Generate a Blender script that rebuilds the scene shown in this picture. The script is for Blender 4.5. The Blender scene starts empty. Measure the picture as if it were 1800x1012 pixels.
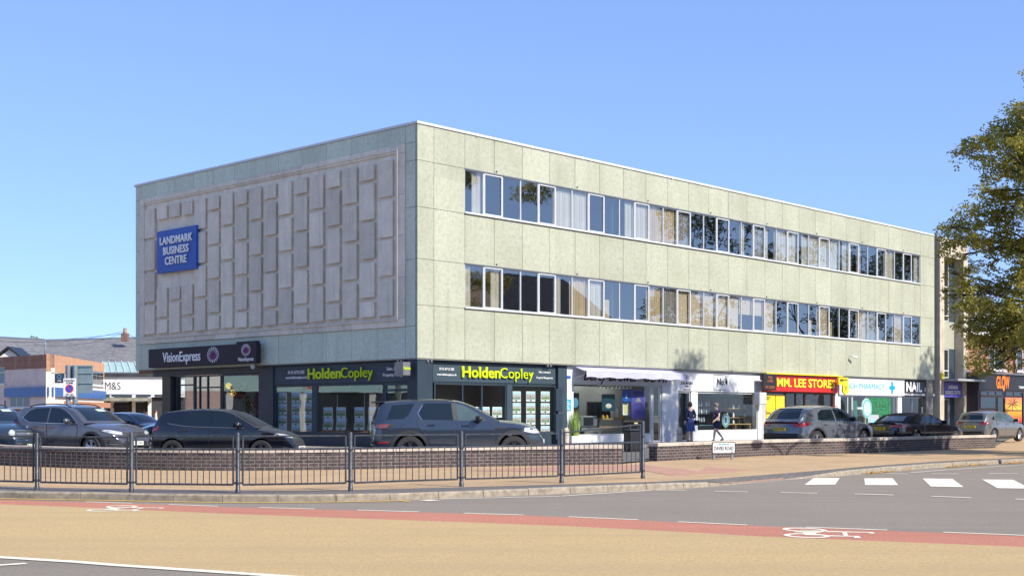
import bpy, bmesh, math, random
from math import sin, cos, pi, radians, sqrt
from mathutils import Vector, Matrix
from mathutils.bvhtree import BVHTree
random.seed(7)
SC = bpy.context.scene
COL = SC.collection

# ------------------------------------------------------------------ camera
F = 2297.0; HZ = 727.0; CX = 900.0; CAMZ = 1.5
cam_d = bpy.data.cameras.new("camera"); cam = bpy.data.objects.new("camera", cam_d); COL.objects.link(cam)
cam.location = (0, 0, CAMZ); cam.rotation_euler = (radians(90), 0, 0)
cam_d.sensor_width = 36; cam_d.lens = 36*F/1800; cam_d.shift_y = (HZ-506)/1800
cam_d.clip_start = .1; cam_d.clip_end = 4000
SC.camera = cam
# ------------------------------------------------------------------ light
SUN_AZ = radians(53)      # from straight behind the camera towards the right
SUN_EL = radians(39)
sdir = Vector((sin(SUN_AZ)*cos(SUN_EL), -cos(SUN_AZ)*cos(SUN_EL), sin(SUN_EL)))
sd = bpy.data.lights.new("sun", 'SUN'); sun = bpy.data.objects.new("sun", sd); COL.objects.link(sun)
sd.energy = 3.7; sd.angle = radians(.55); sd.color = (1.0, .93, .80)
sun.rotation_euler = (-sdir).to_track_quat('-Z', 'Y').to_euler()
w = bpy.data.worlds.new("World"); SC.world = w; w.use_nodes = True
nt = w.node_tree; bg = nt.nodes['Background']
sky = nt.nodes.new('ShaderNodeTexSky'); sky.sky_type = 'NISHITA'; sky.sun_disc = False
sky.sun_elevation = SUN_EL; sky.sun_rotation = math.atan2(sdir.x, sdir.y)
sky.air_density = .6; sky.dust_density = .45; sky.ozone_density = 3.0; sky.altitude = 50
gm = nt.nodes.new('ShaderNodeGamma'); gm.inputs[1].default_value = .54      # evens out the very bright horizon, as the photo's exposure does
tn = nt.nodes.new('ShaderNodeMix'); tn.data_type = 'RGBA'; tn.blend_type = 'MULTIPLY'; tn.inputs[0].default_value = 1
tn.inputs[7].default_value = (1.0, 1.26, 1.80, 1)
nt.links.new(sky.outputs[0], gm.inputs[0]); nt.links.new(gm.outputs[0], tn.inputs[6]); nt.links.new(tn.outputs[2], bg.inputs[0]); bg.inputs[1].default_value = .15
SC.view_settings.view_transform = 'Standard'; SC.view_settings.look = 'None'
SC.view_settings.exposure = .92; SC.view_settings.gamma = 1
SC.cycles.max_bounces = 8; SC.cycles.transparent_max_bounces = 16

# ------------------------------------------------------------------ frames
D0 = 46.0
C0 = Vector(((733.5-CX)/F*D0, D0, 0))                 # street corner of the office building
A_R = math.atan2(2431, 2170)
PHI = radians(46.6)
EX = Vector((cos(PHI), sin(PHI), 0)); EY = Vector((-sin(PHI), cos(PHI), 0))
def G(px, py, z=0.0):
    """ground point seen at a place of the photo, on the level z"""
    d = (CAMZ-z)*F/(py-HZ); return Vector(((px-CX)/F*d, d, z))
def A(px, d, z=0.0): return Vector(((px-CX)/F*d, d, z))
def L2W(x, y, z=0.0):
    p = C0 + EX*x + EY*y; return Vector((p.x, p.y, z))
def tF(px, off=0.0):
    """distance along the front face for a photo column (off = metres proud of the face)"""
    r = (px-CX)/F; o = C0-EY*off
    return (r*o.y-o.x)/(EX.x-r*EX.y)
def zF(px, py, off=0.0):
    t = tF(px, off); d = (C0-EY*off+EX*t).y; return CAMZ+(HZ-py)*d/F
def tL(px, off=0.0):
    r = (px-CX)/F; o = C0-EX*off
    return (r*o.y-o.x)/(EY.x-r*EY.y)
def zL(px, py, off=0.0):
    t = tL(px, off); d = (C0-EX*off+EY*t).y; return CAMZ+(HZ-py)*d/F

# ------------------------------------------------------------------ object helpers
def obj(name, me, parent=None, loc=None, rz=0.0):
    o = bpy.data.objects.new(name, me); COL.objects.link(o)
    if parent is not None: o.parent = parent
    if loc is not None: o.location = loc
    if rz: o.rotation_euler = (0, 0, rz)
    return o
def tag(o, label=None, cat=None, group=None, kind=None):
    if label: o['label'] = label
    if cat: o['category'] = cat
    if group: o['group'] = group
    if kind: o['kind'] = kind
    return o
def thing(name, label, cat, loc=(0,0,0), rz=0.0, group=None):
    o = obj(name, None, None, loc, rz); o.empty_display_size = .2
    return tag(o, label, cat, group)
def dup(o, parent=None):
    c = o.copy(); COL.objects.link(c)
    if parent is not None: c.parent = parent
    for ch in list(o.children): dup(ch, c)
    return c
def on_front(t, z, off=0.0): p = L2W(t, -off); return (p.x, p.y, z)
def on_left(t, z, off=0.0): p = L2W(-off, t); return (p.x, p.y, z)
RZF = PHI; RZL = PHI-pi/2          # local x runs to the right for a viewer, -y points out of the wall

class MB:
    def __init__(s): s.v = []; s.f = []; s.uv = None
    def add(s, vs, fs):
        n = len(s.v); s.v += [tuple(v) for v in vs]; s.f += [tuple(i+n for i in f) for f in fs]; return s
    def box(s, x0, x1, y0, y1, z0, z1):
        if x0 > x1: x0, x1 = x1, x0
        if y0 > y1: y0, y1 = y1, y0
        if z0 > z1: z0, z1 = z1, z0
        return s.add([(x0,y0,z0),(x1,y0,z0),(x1,y1,z0),(x0,y1,z0),(x0,y0,z1),(x1,y0,z1),(x1,y1,z1),(x0,y1,z1)],
                     [(3,2,1,0),(4,5,6,7),(0,1,5,4),(1,2,6,5),(2,3,7,6),(3,0,4,7)])
    def obox(s, c, hx, hy, hz, rz=0, rx=0, ry=0):
        m = Matrix.Translation(c) @ Matrix.Rotation(rz,4,'Z') @ Matrix.Rotation(ry,4,'Y') @ Matrix.Rotation(rx,4,'X')
        vs = [m @ Vector((a*hx,b*hy,cc*hz)) for cc in (-1,1) for a,b in ((-1,-1),(1,-1),(1,1),(-1,1))]
        return s.add(vs, [(3,2,1,0),(4,5,6,7),(0,1,5,4),(1,2,6,5),(2,3,7,6),(3,0,4,7)])
    def chbox(s, x0, x1, y0, y1, z0, z1, ch):
        """box against +y with chamfered outer (-y) edges"""
        return s.add([(x0,y1,z0),(x1,y1,z0),(x1,y1,z1),(x0,y1,z1),
                      (x0,y0+ch,z0),(x1,y0+ch,z0),(x1,y0+ch,z1),(x0,y0+ch,z1),
                      (x0+ch,y0,z0+ch),(x1-ch,y0,z0+ch),(x1-ch,y0,z1-ch),(x0+ch,y0,z1-ch)],
                     [(0,1,5,4),(1,2,6,5),(2,3,7,6),(3,0,4,7),(4,5,9,8),(5,6,10,9),(6,7,11,10),(7,4,8,11),(8,9,10,11)])
    def quad(s, *p): return s.add(p, [tuple(range(len(p)))])
    def prism(s, poly, f):
        """poly: list of 2d; f(u,v,k) -> 3d for k=0,1"""
        n = len(poly)
        vs = [f(u,v,0) for u,v in poly]+[f(u,v,1) for u,v in poly]
        return s.add(vs, [tuple(range(n-1,-1,-1)), tuple(range(n,2*n))]+[(i,(i+1)%n,n+(i+1)%n,n+i) for i in range(n)])
    def tube(s, pts, r, n=8, caps=True):
        pts = [Vector(p) for p in pts]
        rs = r if isinstance(r, (list,tuple)) else [r]*len(pts)
        vs = []; fs = []; ref = None
        for i,p in enumerate(pts):
            t = (pts[min(i+1,len(pts)-1)]-pts[max(i-1,0)])
            t = t.normalized() if t.length > 1e-9 else Vector((0,0,1))
            if ref is None: ref = Vector((1,0,0)) if abs(t.x) < .8 else Vector((0,1,0))
            a = t.cross(ref); a.normalize(); b = t.cross(a); ref = -b if False else ref
            for k in range(n):
                an = 2*pi*k/n; vs.append(p+a*(cos(an)*rs[i])+b*(sin(an)*rs[i]))
        for i in range(len(pts)-1):
            for k in range(n):
                fs.append((i*n+k, i*n+(k+1)%n, (i+1)*n+(k+1)%n, (i+1)*n+k))
        if caps: fs += [tuple(range(n-1,-1,-1)), tuple((len(pts)-1)*n+k for k in range(n))]
        return s.add(vs, fs)
    def lathe(s, prof, n=20, c=(0,0,0), axis='z', closed=False):
        vs = []; fs = []; c = Vector(c)
        for r,h in prof:
            for k in range(n):
                a = 2*pi*k/n; u,v = r*cos(a), r*sin(a)
                vs.append(c+(Vector((u,v,h)) if axis=='z' else Vector((u,h,v)) if axis=='y' else Vector((h,u,v))))
        m = len(prof)
        for i in range(m if closed else m-1):
            for k in range(n):
                j=(i+1)%m
                fs.append((i*n+k, i*n+(k+1)%n, j*n+(k+1)%n, j*n+k))
        if not closed:
            if prof[0][0] > 1e-6: fs.append(tuple(range(n-1,-1,-1)))
            if prof[-1][0] > 1e-6: fs.append(tuple((m-1)*n+k for k in range(n)))
        return s.add(vs, fs)
    def ball(s, c, r, n=12, m=8, sc=(1,1,1)):
        vs=[]; fs=[]; c=Vector(c)
        for i in range(m+1):
            th=pi*i/m
            for k in range(n):
                a=2*pi*k/n; vs.append(c+Vector((r*sin(th)*cos(a)*sc[0], r*sin(th)*sin(a)*sc[1], r*cos(th)*sc[2])))
        for i in range(m):
            for k in range(n): fs.append((i*n+k,(i+1)*n+k,(i+1)*n+(k+1)%n,i*n+(k+1)%n))
        return s.add(vs,fs)
    def mesh(s, name, mat, smooth=None, bevel=0.0):
        me = bpy.data.meshes.new(name); me.from_pydata(s.v, [], s.f); me.validate()
        bm = bmesh.new(); bm.from_mesh(me)
        if smooth is not None: bmesh.ops.remove_doubles(bm, verts=bm.verts, dist=1e-5)
        bmesh.ops.recalc_face_normals(bm, faces=bm.faces)
        if bevel: bmesh.ops.bevel(bm, geom=list(bm.edges), offset=bevel, segments=1, affect='EDGES', clamp_overlap=True)
        bm.to_mesh(me); bm.free()
        if mat: me.materials.append(mat)
        if smooth is not None:
            me.shade_smooth()
            if smooth < 179: me.set_sharp_from_angle(angle=radians(smooth))
        return me
    def build(s, name, mat, parent=None, smooth=None, bevel=0.0, loc=None, rz=0):
        return obj(name, s.mesh(name, mat, smooth, bevel), parent, loc, rz)

# ------------------------------------------------------------------ materials
def newmat(name):
    m = bpy.data.materials.new(name); m.use_nodes = True
    n = m.node_tree.nodes; l = m.node_tree.links; return m, n, l, n['Principled BSDF']
def lerp3(c, k): return tuple(max(0,min(1,x*k)) for x in c)
MATS = {}
def mat(name, col, rough=.6, metal=0.0, var=.08, scale=6.0, bump=0.0, coat=0.0, bscale=None, spec=.5, emit=0.0):
    """plain surface with a little uneven wear"""
    if name in MATS: return MATS[name]
    m, n, l, p = newmat(name)
    tc = n.new('ShaderNodeTexCoord'); nz = n.new('ShaderNodeTexNoise'); nz.inputs['Scale'].default_value = scale; nz.inputs['Detail'].default_value = 5
    l.new(tc.outputs['Object'], nz.inputs['Vector'])
    r = n.new('ShaderNodeValToRGB'); r.color_ramp.elements[0].position = .3; r.color_ramp.elements[1].position = .72
    r.color_ramp.elements[0].color = (*lerp3(col, 1-var), 1); r.color_ramp.elements[1].color = (*lerp3(col, 1+var), 1)
    l.new(nz.outputs[0], r.inputs[0]); l.new(r.outputs[0], p.inputs['Base Color'])
    p.inputs['Roughness'].default_value = rough; p.inputs['Metallic'].default_value = metal
    p.inputs['Coat Weight'].default_value = coat; p.inputs['Coat Roughness'].default_value = .04
    p.inputs['Specular IOR Level'].default_value = spec
    if bump:
        nb = n.new('ShaderNodeTexNoise'); nb.inputs['Scale'].default_value = bscale or scale*4; nb.inputs['Detail'].default_value = 4
        l.new(tc.outputs['Object'], nb.inputs['Vector'])
        b = n.new('ShaderNodeBump'); b.inputs['Strength'].default_value = bump; b.inputs['Distance'].default_value = .02
        l.new(nb.outputs[0], b.inputs['Height']); l.new(b.outputs[0], p.inputs['Normal'])
    if emit: p.inputs['Emission Color'].default_value = (*col,1); p.inputs['Emission Strength'].default_value = emit
    MATS[name] = m; return m
class NB:
    """small node-building helper"""
    def __init__(s, name): s.m, s.n, s.l, s.p = newmat(name); s.tc = s.n.new('ShaderNodeTexCoord')
    def co(s, kind='Object', scale=None, rot=None, loc=None):
        o = s.tc.outputs[kind]
        if scale or rot or loc:
            mp = s.n.new('ShaderNodeMapping'); s.l.new(o, mp.inputs[0])
            if scale: mp.inputs['Scale'].default_value = scale
            if rot: mp.inputs['Rotation'].default_value = rot
            if loc: mp.inputs['Location'].default_value = loc
            o = mp.outputs[0]
        return o
    def noise(s, sc, co=None, det=5, rough=.55, dist=0):
        x = s.n.new('ShaderNodeTexNoise'); x.inputs['Scale'].default_value = sc; x.inputs['Detail'].default_value = det
        x.inputs['Roughness'].default_value = rough; x.inputs['Distortion'].default_value = dist
        s.l.new(co if co is not None else s.co(), x.inputs['Vector']); return x.outputs[0]
    def ramp(s, f, a, b, ca=(0,0,0), cb=(1,1,1), interp='LINEAR'):
        r = s.n.new('ShaderNodeValToRGB'); e = r.color_ramp.elements; r.color_ramp.interpolation = interp
        e[0].position = a; e[1].position = b; e[0].color = (*ca,1); e[1].color = (*cb,1)
        s.l.new(f, r.inputs[0]); return r.outputs[0]
    def mix(s, f, a, b, mode='MIX'):
        x = s.n.new('ShaderNodeMix'); x.data_type = 'RGBA'; x.blend_type = mode
        for i,v in ((0,f),(6,a),(7,b)):
            if isinstance(v, (int,float)): x.inputs[i].default_value = v
            elif isinstance(v, tuple): x.inputs[i].default_value = (*v,1)
            else: s.l.new(v, x.inputs[i])
        return x.outputs[2]
    def math(s, op, a, b=0.0, clamp=False):
        x = s.n.new('ShaderNodeMath'); x.operation = op; x.use_clamp = clamp
        for i,v in ((0,a),(1,b)):
            if isinstance(v,(int,float)): x.inputs[i].default_value = v
            else: s.l.new(v, x.inputs[i])
        return x.outputs[0]
    def sep(s, co):
        x = s.n.new('ShaderNodeSeparateXYZ'); s.l.new(co, x.inputs[0]); return x.outputs
    def comb(s, *v):
        x = s.n.new('ShaderNodeCombineXYZ')
        for i,a in enumerate(v):
            if isinstance(a,(int,float)): x.inputs[i].default_value = a
            else: s.l.new(a, x.inputs[i])
        return x.outputs[0]
    def white(s, co):
        x = s.n.new('ShaderNodeTexWhiteNoise'); x.noise_dimensions = '3D'; s.l.new(co, x.inputs['Vector']); return x.outputs['Value']
    def bump(s, h, st=.3, dist=.02):
        b = s.n.new('ShaderNodeBump'); b.inputs['Strength'].default_value = st; b.inputs['Distance'].default_value = dist
        s.l.new(h, b.inputs['Height']); s.l.new(b.outputs[0], s.p.inputs['Normal'])
    def done(s, col, rough=.8, **kw):
        if isinstance(col, tuple): s.p.inputs['Base Color'].default_value = (*col,1)
        else: s.l.new(col, s.p.inputs['Base Color'])
        if isinstance(rough,(int,float)): s.p.inputs['Roughness'].default_value = rough
        else: s.l.new(rough, s.p.inputs['Roughness'])
        for k,v in kw.items(): s.p.inputs[k].default_value = v
        MATS[s.m.name] = s.m; return s.m

def m_panel(name, base, speck, joint=1.542, off=2.35):
    """exposed-aggregate concrete panels: fine speckle, each panel a little different, rain streaks"""
    b = NB(name); x,y,z = b.sep(b.co())
    u = b.math('ADD', x, y)
    pid = b.comb(b.math('FLOOR', b.math('DIVIDE', b.math('SUBTRACT', u, off), joint)), b.math('FLOOR', b.math('DIVIDE', b.math('ADD', z, .4), 3.45)), 0)
    pv = b.white(pid)
    fine = b.noise(34, det=4, rough=.7); mid = b.noise(7, det=6, rough=.65); big = b.noise(.55, det=3)
    streak = b.noise(1.0, b.co(scale=(2.2,2.2,.12)), det=4)
    c = b.mix(b.ramp(fine,.40,.62), base, speck)
    c = b.mix(b.math('MULTIPLY', b.ramp(mid,.44,.66), .5), c, lerp3(base,.72))
    c = b.mix(b.math('MULTIPLY', b.ramp(big,.4,.65), .40), c, lerp3((base[0]*1.03,base[1]*1.0,base[2]*.92),.80))
    c = b.mix(b.math('MULTIPLY', b.ramp(streak,.54,.76), .34), c, lerp3(base,.62))
    k = b.math('ADD', .97, b.math('MULTIPLY', pv, .13))
    c = b.mix(1.0, c, b.comb(k,k,k), 'MULTIPLY')
    b.bump(b.noise(34, det=4, rough=.7), .22, .012)
    return b.done(c, .85)
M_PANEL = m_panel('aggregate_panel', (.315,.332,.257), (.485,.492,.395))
M_PANEL_L = m_panel('aggregate_panel_shade_lift', (.52,.58,.48), (.64,.70,.58), 1.5, .6)  # same concrete as the front, coloured paler to lift the shaded side
def m_relief():
    b = NB('cast_stone_relief'); x,y,z = b.sep(b.co())
    n1 = b.noise(1.6, det=6, rough=.6); n2 = b.noise(14, det=5); n3 = b.noise(1.0, b.co(scale=(5,5,.35)), det=5)
    c = b.mix(b.ramp(n1,.35,.7), (.66,.60,.49), (.79,.72,.60))
    c = b.mix(b.math('MULTIPLY', b.ramp(n3,.52,.74), .38), c, (.36,.32,.31))
    c = b.mix(b.math('MULTIPLY', b.ramp(n2,.5,.7), .25), c, (.42,.37,.35))
    gi = b.n.new('ShaderNodeNewGeometry'); k = b.math('ADD', .84, b.math('MULTIPLY', gi.outputs['Random Per Island'], .26)); c = b.mix(1.0, c, b.comb(k,k,k), 'MULTIPLY')
    b.bump(n2, .3, .015); return b.done(c, .9)
M_RELIEF = m_relief()
def m_brick(name, c1, c2, mortar, bw=.225, bh=.075, ms=.012, uv=False, dirt=.35, kind='Object'):
    b = NB(name)
    if uv: co = b.tc.outputs['UV']
    else:
        x,y,z = b.sep(b.co(kind)); co = b.comb(b.math('ADD',x,y), z, 0)
    t = b.n.new('ShaderNodeTexBrick'); b.l.new(co, t.inputs['Vector'])
    t.inputs['Color1'].default_value = (*c1,1); t.inputs['Color2'].default_value = (*c2,1); t.inputs['Mortar'].default_value = (*mortar,1)
    t.inputs['Scale'].default_value = 1; t.inputs['Brick Width'].default_value = bw; t.inputs['Row Height'].default_value = bh
    t.inputs['Mortar Size'].default_value = ms; t.inputs['Mortar Smooth'].default_value = .2; t.inputs['Bias'].default_value = 0
    n1 = b.noise(2.2, det=5); n2 = b.noise(40, det=3)
    c = b.mix(b.math('MULTIPLY', b.ramp(n1,.42,.7), dirt), t.outputs[0], lerp3(c1,.55))
    c = b.mix(.12, c, b.ramp(n2,.3,.7), 'OVERLAY')
    b.bump(b.math('SUBTRACT', 1, t.outputs[1]), .5, .01)
    return b.done(c, .85)
M_WALLBRICK = m_brick('purple_brick', (.040,.031,.036), (.085,.060,.060), (.19,.16,.14), uv=True, bw=.235, bh=.084, ms=.011, dirt=.25)
M_BRICK = m_brick('red_brick', (.30,.105,.055), (.42,.17,.085), (.33,.26,.20))
M_BRICKD = m_brick('brown_brick', (.17,.08,.06), (.24,.12,.09), (.26,.21,.18))
def m_asphalt(name, a, b_, stain, sc=1.0, tint=None, spk=.5, streak=True):
    b = NB(name); f = b.noise(75, det=3, rough=.75); g = b.noise(210, det=2, rough=.8); big = b.noise(.28, det=5); mid = b.noise(2.2, det=6, rough=.65)
    c = b.mix(b.ramp(f,.36,.66), a, b_)
    h4 = b.noise(16, det=6, rough=.85); c = b.mix(b.math('MULTIPLY', b.ramp(h4,.50,.64), .60), c, lerp3(a,.72)); c = b.mix(b.math('MULTIPLY', b.ramp(h4,.46,.34), .5), c, lerp3(b_,1.22))
    g5 = b.noise(1.0, b.co(scale=(26,10,26)), det=3, rough=.9); c = b.mix(b.ramp(g5,.38,.62), b.mix(1.0, c, (.80,.79,.77), 'MULTIPLY'), b.mix(1.0, c, (1.16,1.15,1.12), 'MULTIPLY'))
    if tint: c = b.mix(b.math('MULTIPLY', b.ramp(b.noise(.9, b.co(rot=(0,0,radians(24)), scale=(.5,2.2,1)), det=7, rough=.72),.60,.72), .60), c, tint)
    c = b.mix(b.math('MULTIPLY', b.ramp(g,.52,.70), spk), c, lerp3(b_,1.5))
    c = b.mix(b.math('MULTIPLY', b.ramp(g,.46,.30), spk), c, lerp3(a,.42))
    c = b.mix(b.math('MULTIPLY', b.ramp(mid,.45,.75), .28), c, stain)
    c = b.mix(b.math('MULTIPLY', b.ramp(big,.42,.68), .38), c, stain)
    if streak:
        tr = b.noise(1.0, b.co(rot=(0,0,radians(25)), scale=(.06,1.25,1)), det=4)
        c = b.mix(b.math('MULTIPLY', b.ramp(tr,.46,.66), .48), c, stain)
    b.bump(b.math('ADD', f, g), .55, .012); return b.done(c, .88)
M_ASPH = m_asphalt('grey_asphalt', (.24,.203,.165), (.345,.295,.24), (.195,.165,.135), tint=(.50,.39,.25))
M_BUFF = m_asphalt('buff_surfacing', (.51,.36,.165), (.66,.475,.23), (.42,.30,.155))
M_RED = m_asphalt('red_surfacing', (.45,.165,.105), (.57,.235,.155), (.37,.15,.105), spk=.3)
M_FORE = m_asphalt('forecourt_asphalt', (.115,.11,.11), (.17,.16,.155), (.09,.088,.085), streak=False)
def m_white(name, col, wear=.5):
    b = NB(name); n = b.noise(9, det=7, rough=.75); f = b.noise(70, det=3)
    c = b.mix(b.math('MULTIPLY', b.ramp(n,.54,.75), wear), col, lerp3(col,.45))
    c = b.mix(b.math('MULTIPLY', b.ramp(f,.5,.75), .25), c, lerp3(col,.6))
    return b.done(c, .8)
M_WLINE = m_white('road_white_paint', (.74,.68,.54)); M_YLINE = m_white('road_yellow_paint', (.72,.45,.06))
def m_paving(name, c1, c2, mortar, bw, bh, rot=0.0, ms=.008):
    b = NB(name)
    t = b.n.new('ShaderNodeTexBrick'); b.l.new(b.co(rot=(0,0,rot)), t.inputs['Vector'])
    t.inputs['Color1'].default_value = (*c1,1); t.inputs['Color2'].default_value = (*c2,1); t.inputs['Mortar'].default_value = (*mortar,1)
    t.inputs['Scale'].default_value = 1; t.inputs['Brick Width'].default_value = bw; t.inputs['Row Height'].default_value = bh
    t.inputs['Mortar Size'].default_value = ms; t.inputs['Bias'].default_value = 0
    n1 = b.noise(.7, det=6); n2 = b.noise(45, det=3)
    c = b.mix(b.math('MULTIPLY', b.ramp(n1,.40,.68), .40), t.outputs[0], lerp3(c1,.60))
    c = b.mix(.18, c, b.ramp(n2,.25,.75), 'OVERLAY')
    b.bump(b.math('SUBTRACT', 1, t.outputs[1]), .4, .006)
    return b.done(c, .88)
M_PAVE = m_paving('block_paving', (.44,.295,.155), (.53,.36,.20), (.33,.225,.13), .2, .1, radians(30))
M_PINK = m_paving('pink_tactile_paving', (.46,.245,.165), (.55,.305,.215), (.29,.155,.11), .2, .2, radians(-42), .022)
M_DKBLOCK = m_paving('grey_edge_blocks', (.135,.12,.112), (.185,.165,.15), (.06,.055,.05), .2, .1, radians(-24), .012)
M_KERB = mat('kerb_concrete', (.28,.235,.18), .85, var=.3, scale=9, bump=.3)
M_COPING = mat('coping_concrete', (.44,.385,.33), .85, var=.22, scale=4, bump=.25)
M_WALK = m_paving('walkway_slabs', (.26,.22,.19), (.32,.275,.24), (.16,.14,.12), .6, .6, -PHI)
M_GROUND = mat('earth', (.14,.13,.08), .95, var=.3, scale=.3)
M_WHITE = mat('white_painted', (.66,.67,.69), .45, var=.05, scale=1.5)
M_UPVC = mat('white_window_frame', (.58,.59,.60), .35, var=.04, scale=2)
M_ALU = mat('aluminium_frame', (.50,.52,.54), .35, .3, var=.06, scale=3)
M_NAVY = mat('dark_navy_paint', (.020,.036,.054), .5, var=.18, scale=1.2)
M_NAVY2 = mat('fascia_blue_grey', (.030,.052,.072), .6, var=.15, scale=1.0)
M_BLACK = mat('black_paint', (.015,.015,.018), .4, var=.2, scale=3)
M_DARK = mat('dark_interior', (.035,.037,.042), .9, var=.3, scale=1)
M_INT = mat('interior_wall', (.16,.16,.155), .9, var=.15, scale=1)
M_FLOORI = mat('interior_floor', (.12,.10,.085), .7, var=.2, scale=1)
M_SOFFIT = mat('soffit_board', (.30,.31,.30), .8, var=.1)
M_GREYMET = mat('grey_metal', (.25,.26,.27), .4, .6, var=.12, scale=5)
M_DKMET = mat('dark_railing_paint', (.055,.062,.075), .42, .35, var=.4, scale=14, bump=.1)
M_TEXTW = mat('white_lettering', (.82,.82,.82), .4, var=.02)
M_LIME = mat('lime_lettering', (.52,.66,.015), .4, var=.04)
M_CURTW = mat('white_curtain', (.64,.61,.54), .9, var=.06, scale=2)
M_CURTT = mat('tan_curtain', (.58,.46,.30), .9, var=.1, scale=2)
def m_glass(name, tint, refl, rough=.0, wav=.02):
    b = NB(name); n, l = b.n, b.l; n.remove(b.p)
    tr = n.new('ShaderNodeBsdfTransparent'); tr.inputs[0].default_value = (*tint,1)
    gl = n.new('ShaderNodeBsdfGlossy'); gl.inputs['Roughness'].default_value = rough; gl.inputs[0].default_value = (.93,.92,.87,1)
    lw = n.new('ShaderNodeLayerWeight')
    f = b.math('ADD', b.math('MULTIPLY', b.math('POWER', lw.outputs['Facing'], 3.5), .8), refl, True)
    if wav:
        bp = n.new('ShaderNodeBump'); bp.inputs['Strength'].default_value = wav; bp.inputs['Distance'].default_value = .05
        l.new(b.noise(1.3, det=1), bp.inputs['Height']); l.new(bp.outputs[0], gl.inputs['Normal'])
    mx = n.new('ShaderNodeMixShader'); l.new(f, mx.inputs[0]); l.new(tr.outputs[0], mx.inputs[1]); l.new(gl.outputs[0], mx.inputs[2])
    l.new(mx.outputs[0], n['Material Output'].inputs[0]); MATS[name] = b.m; return b.m
M_GLASS = m_glass('office_glass', (.84,.86,.84), .27)
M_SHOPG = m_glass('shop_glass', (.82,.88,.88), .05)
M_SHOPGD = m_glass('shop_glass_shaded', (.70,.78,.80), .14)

def text(s, size, name, m, parent, loc=(0,0,0), bold=0.0, xs=1.0, shear=0.0, align='CENTER', ext=.004, rot=(pi/2,0,0), space=1.0):
    cu = bpy.data.curves.new(name, 'FONT'); cu.body = s; cu.size = size; cu.align_x = align; cu.align_y = 'CENTER'
    cu.extrude = ext; cu.offset = bold*size; cu.shear = shear; cu.space_character = space; cu.resolution_u = 3
    o = bpy.data.objects.new(name+'_curve', cu); COL.objects.link(o)
    dg = bpy.context.evaluated_depsgraph_get(); me = bpy.data.meshes.new_from_object(o.evaluated_get(dg))
    bpy.data.objects.remove(o); bpy.data.curves.remove(cu)
    me.name = name; me.materials.clear(); me.materials.append(m)
    r = obj(name, me, parent, loc); r.rotation_euler = rot; r.scale = (xs,1,1)
    return r
# ================================================================== GROUND
def struct(name, mb, m, smooth=None):
    o = mb.build(name, m, smooth=smooth); o['kind'] = 'structure'; return o
struct('ground', MB().quad((-900,-900,-.05),(900,-900,-.05),(900,2500,-.05),(-900,2500,-.05)), M_GROUND)
struct('road', MB().quad((-160,-60,0),(200,-60,0),(200,190,0),(-160,190,0)), M_ASPH)

def xy(p): return (p[0], p[1])
def catmull(pts, n=6):
    out = []
    for i in range(len(pts)-1):
        p0 = pts[max(i-1,0)]; p1 = pts[i]; p2 = pts[i+1]; p3 = pts[min(i+2,len(pts)-1)]
        for k in range(n):
            t = k/n
            out.append(tuple(.5*((2*b)+(-a+c)*t+(2*a-5*b+4*c-d)*t*t+(-a+3*b-3*c+d)*t**3) for a,b,c,d in zip(p0,p1,p2,p3)))
    out.append(tuple(pts[-1])); return out
KP = [(-75,72,.12),(-42,44.5,.12),(-22,29.8,.12),(-14,25.6,.12)]
for px,py,h in ((0,874.4,.12),(200,878,.12),(400,881.6,.12),(640,880,.12),(850,873,.12),(1075,863.6,.12),(1190,859,.12),(1240,855.6,.10),(1290,851,.02),(1347,846,.015),(1411,840.5,.02),(1470,836.9,.10),(1520,832.5,.12),(1578,827,.12),(1699,818,.12),(1800,812.6,.12)):
    g = G(px,py); KP.append((g.x,g.y,h))
e = Vector(KP[-1][:2]); KP += [(e.x+14,e.y+14.2,.12),(e.x+60,e.y+62,.12),(e.x+110,e.y+113,.12)]
KERB = [(a,b,max(.012,h)) for a,b,h in catmull(KP, 6)]
def off_path(path, d):
    out = []
    for i in range(len(path)):
        a = Vector(path[max(i-1,0)][:2]); b = Vector(path[min(i+1,len(path)-1)][:2]); t = (b-a).normalized()
        out.append((path[i][0]-t.y*d, path[i][1]+t.x*d))
    return out
def near_kerb(x, y):
    best = (1e9, .12)
    for i in range(len(KERB)-1):
        a = KERB[i]; b = KERB[i+1]; dx,dy = b[0]-a[0], b[1]-a[1]; q = dx*dx+dy*dy
        t = max(0,min(1,((x-a[0])*dx+(y-a[1])*dy)/q)); d = math.hypot(x-a[0]-dx*t, y-a[1]-dy*t)
        if d < best[0]: best = (d, a[2]+(b[2]-a[2])*t)
    return best
PZ = .13
def pav_z(x, y):
    d,h = near_kerb(x,y); t = max(0,min(1,(d-.14)/1.5)); return h+(PZ-h)*t
def strip(p0, z0, p1, z1):
    mb = MB(); n = len(p0)
    mb.v = [(a[0],a[1],z) for a,z in zip(p0,z0)]+[(a[0],a[1],z) for a,z in zip(p1,z1)]
    mb.f = [(i,i+1,n+i+1,n+i) for i in range(n-1)]; return mb
ks = [k[2] for k in KERB]
k14 = off_path(KERB,.14); kw1 = off_path(KERB,1.15); kw2 = off_path(KERB,.55); k60 = [(a[0]+(b[0]-a[0])*t, a[1]+(b[1]-a[1])*t) for a,b,t in ((a,b,max(0,min(1,(k[0]+1)/4))) for a,b,k in zip(kw1,kw2,KERB))]; k16 = off_path(KERB,1.64)
zz = lambda t: [h+(PZ-h)*t for h in ks]
struct('pavement_edge_blocks', strip(k14, ks, k60, zz(.74)), M_DKBLOCK)
mb = strip(k60, zz(.74), k16, zz(1)); n = len(mb.v)
back = [(120,260),(-200,260),(-200,90)]
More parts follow.
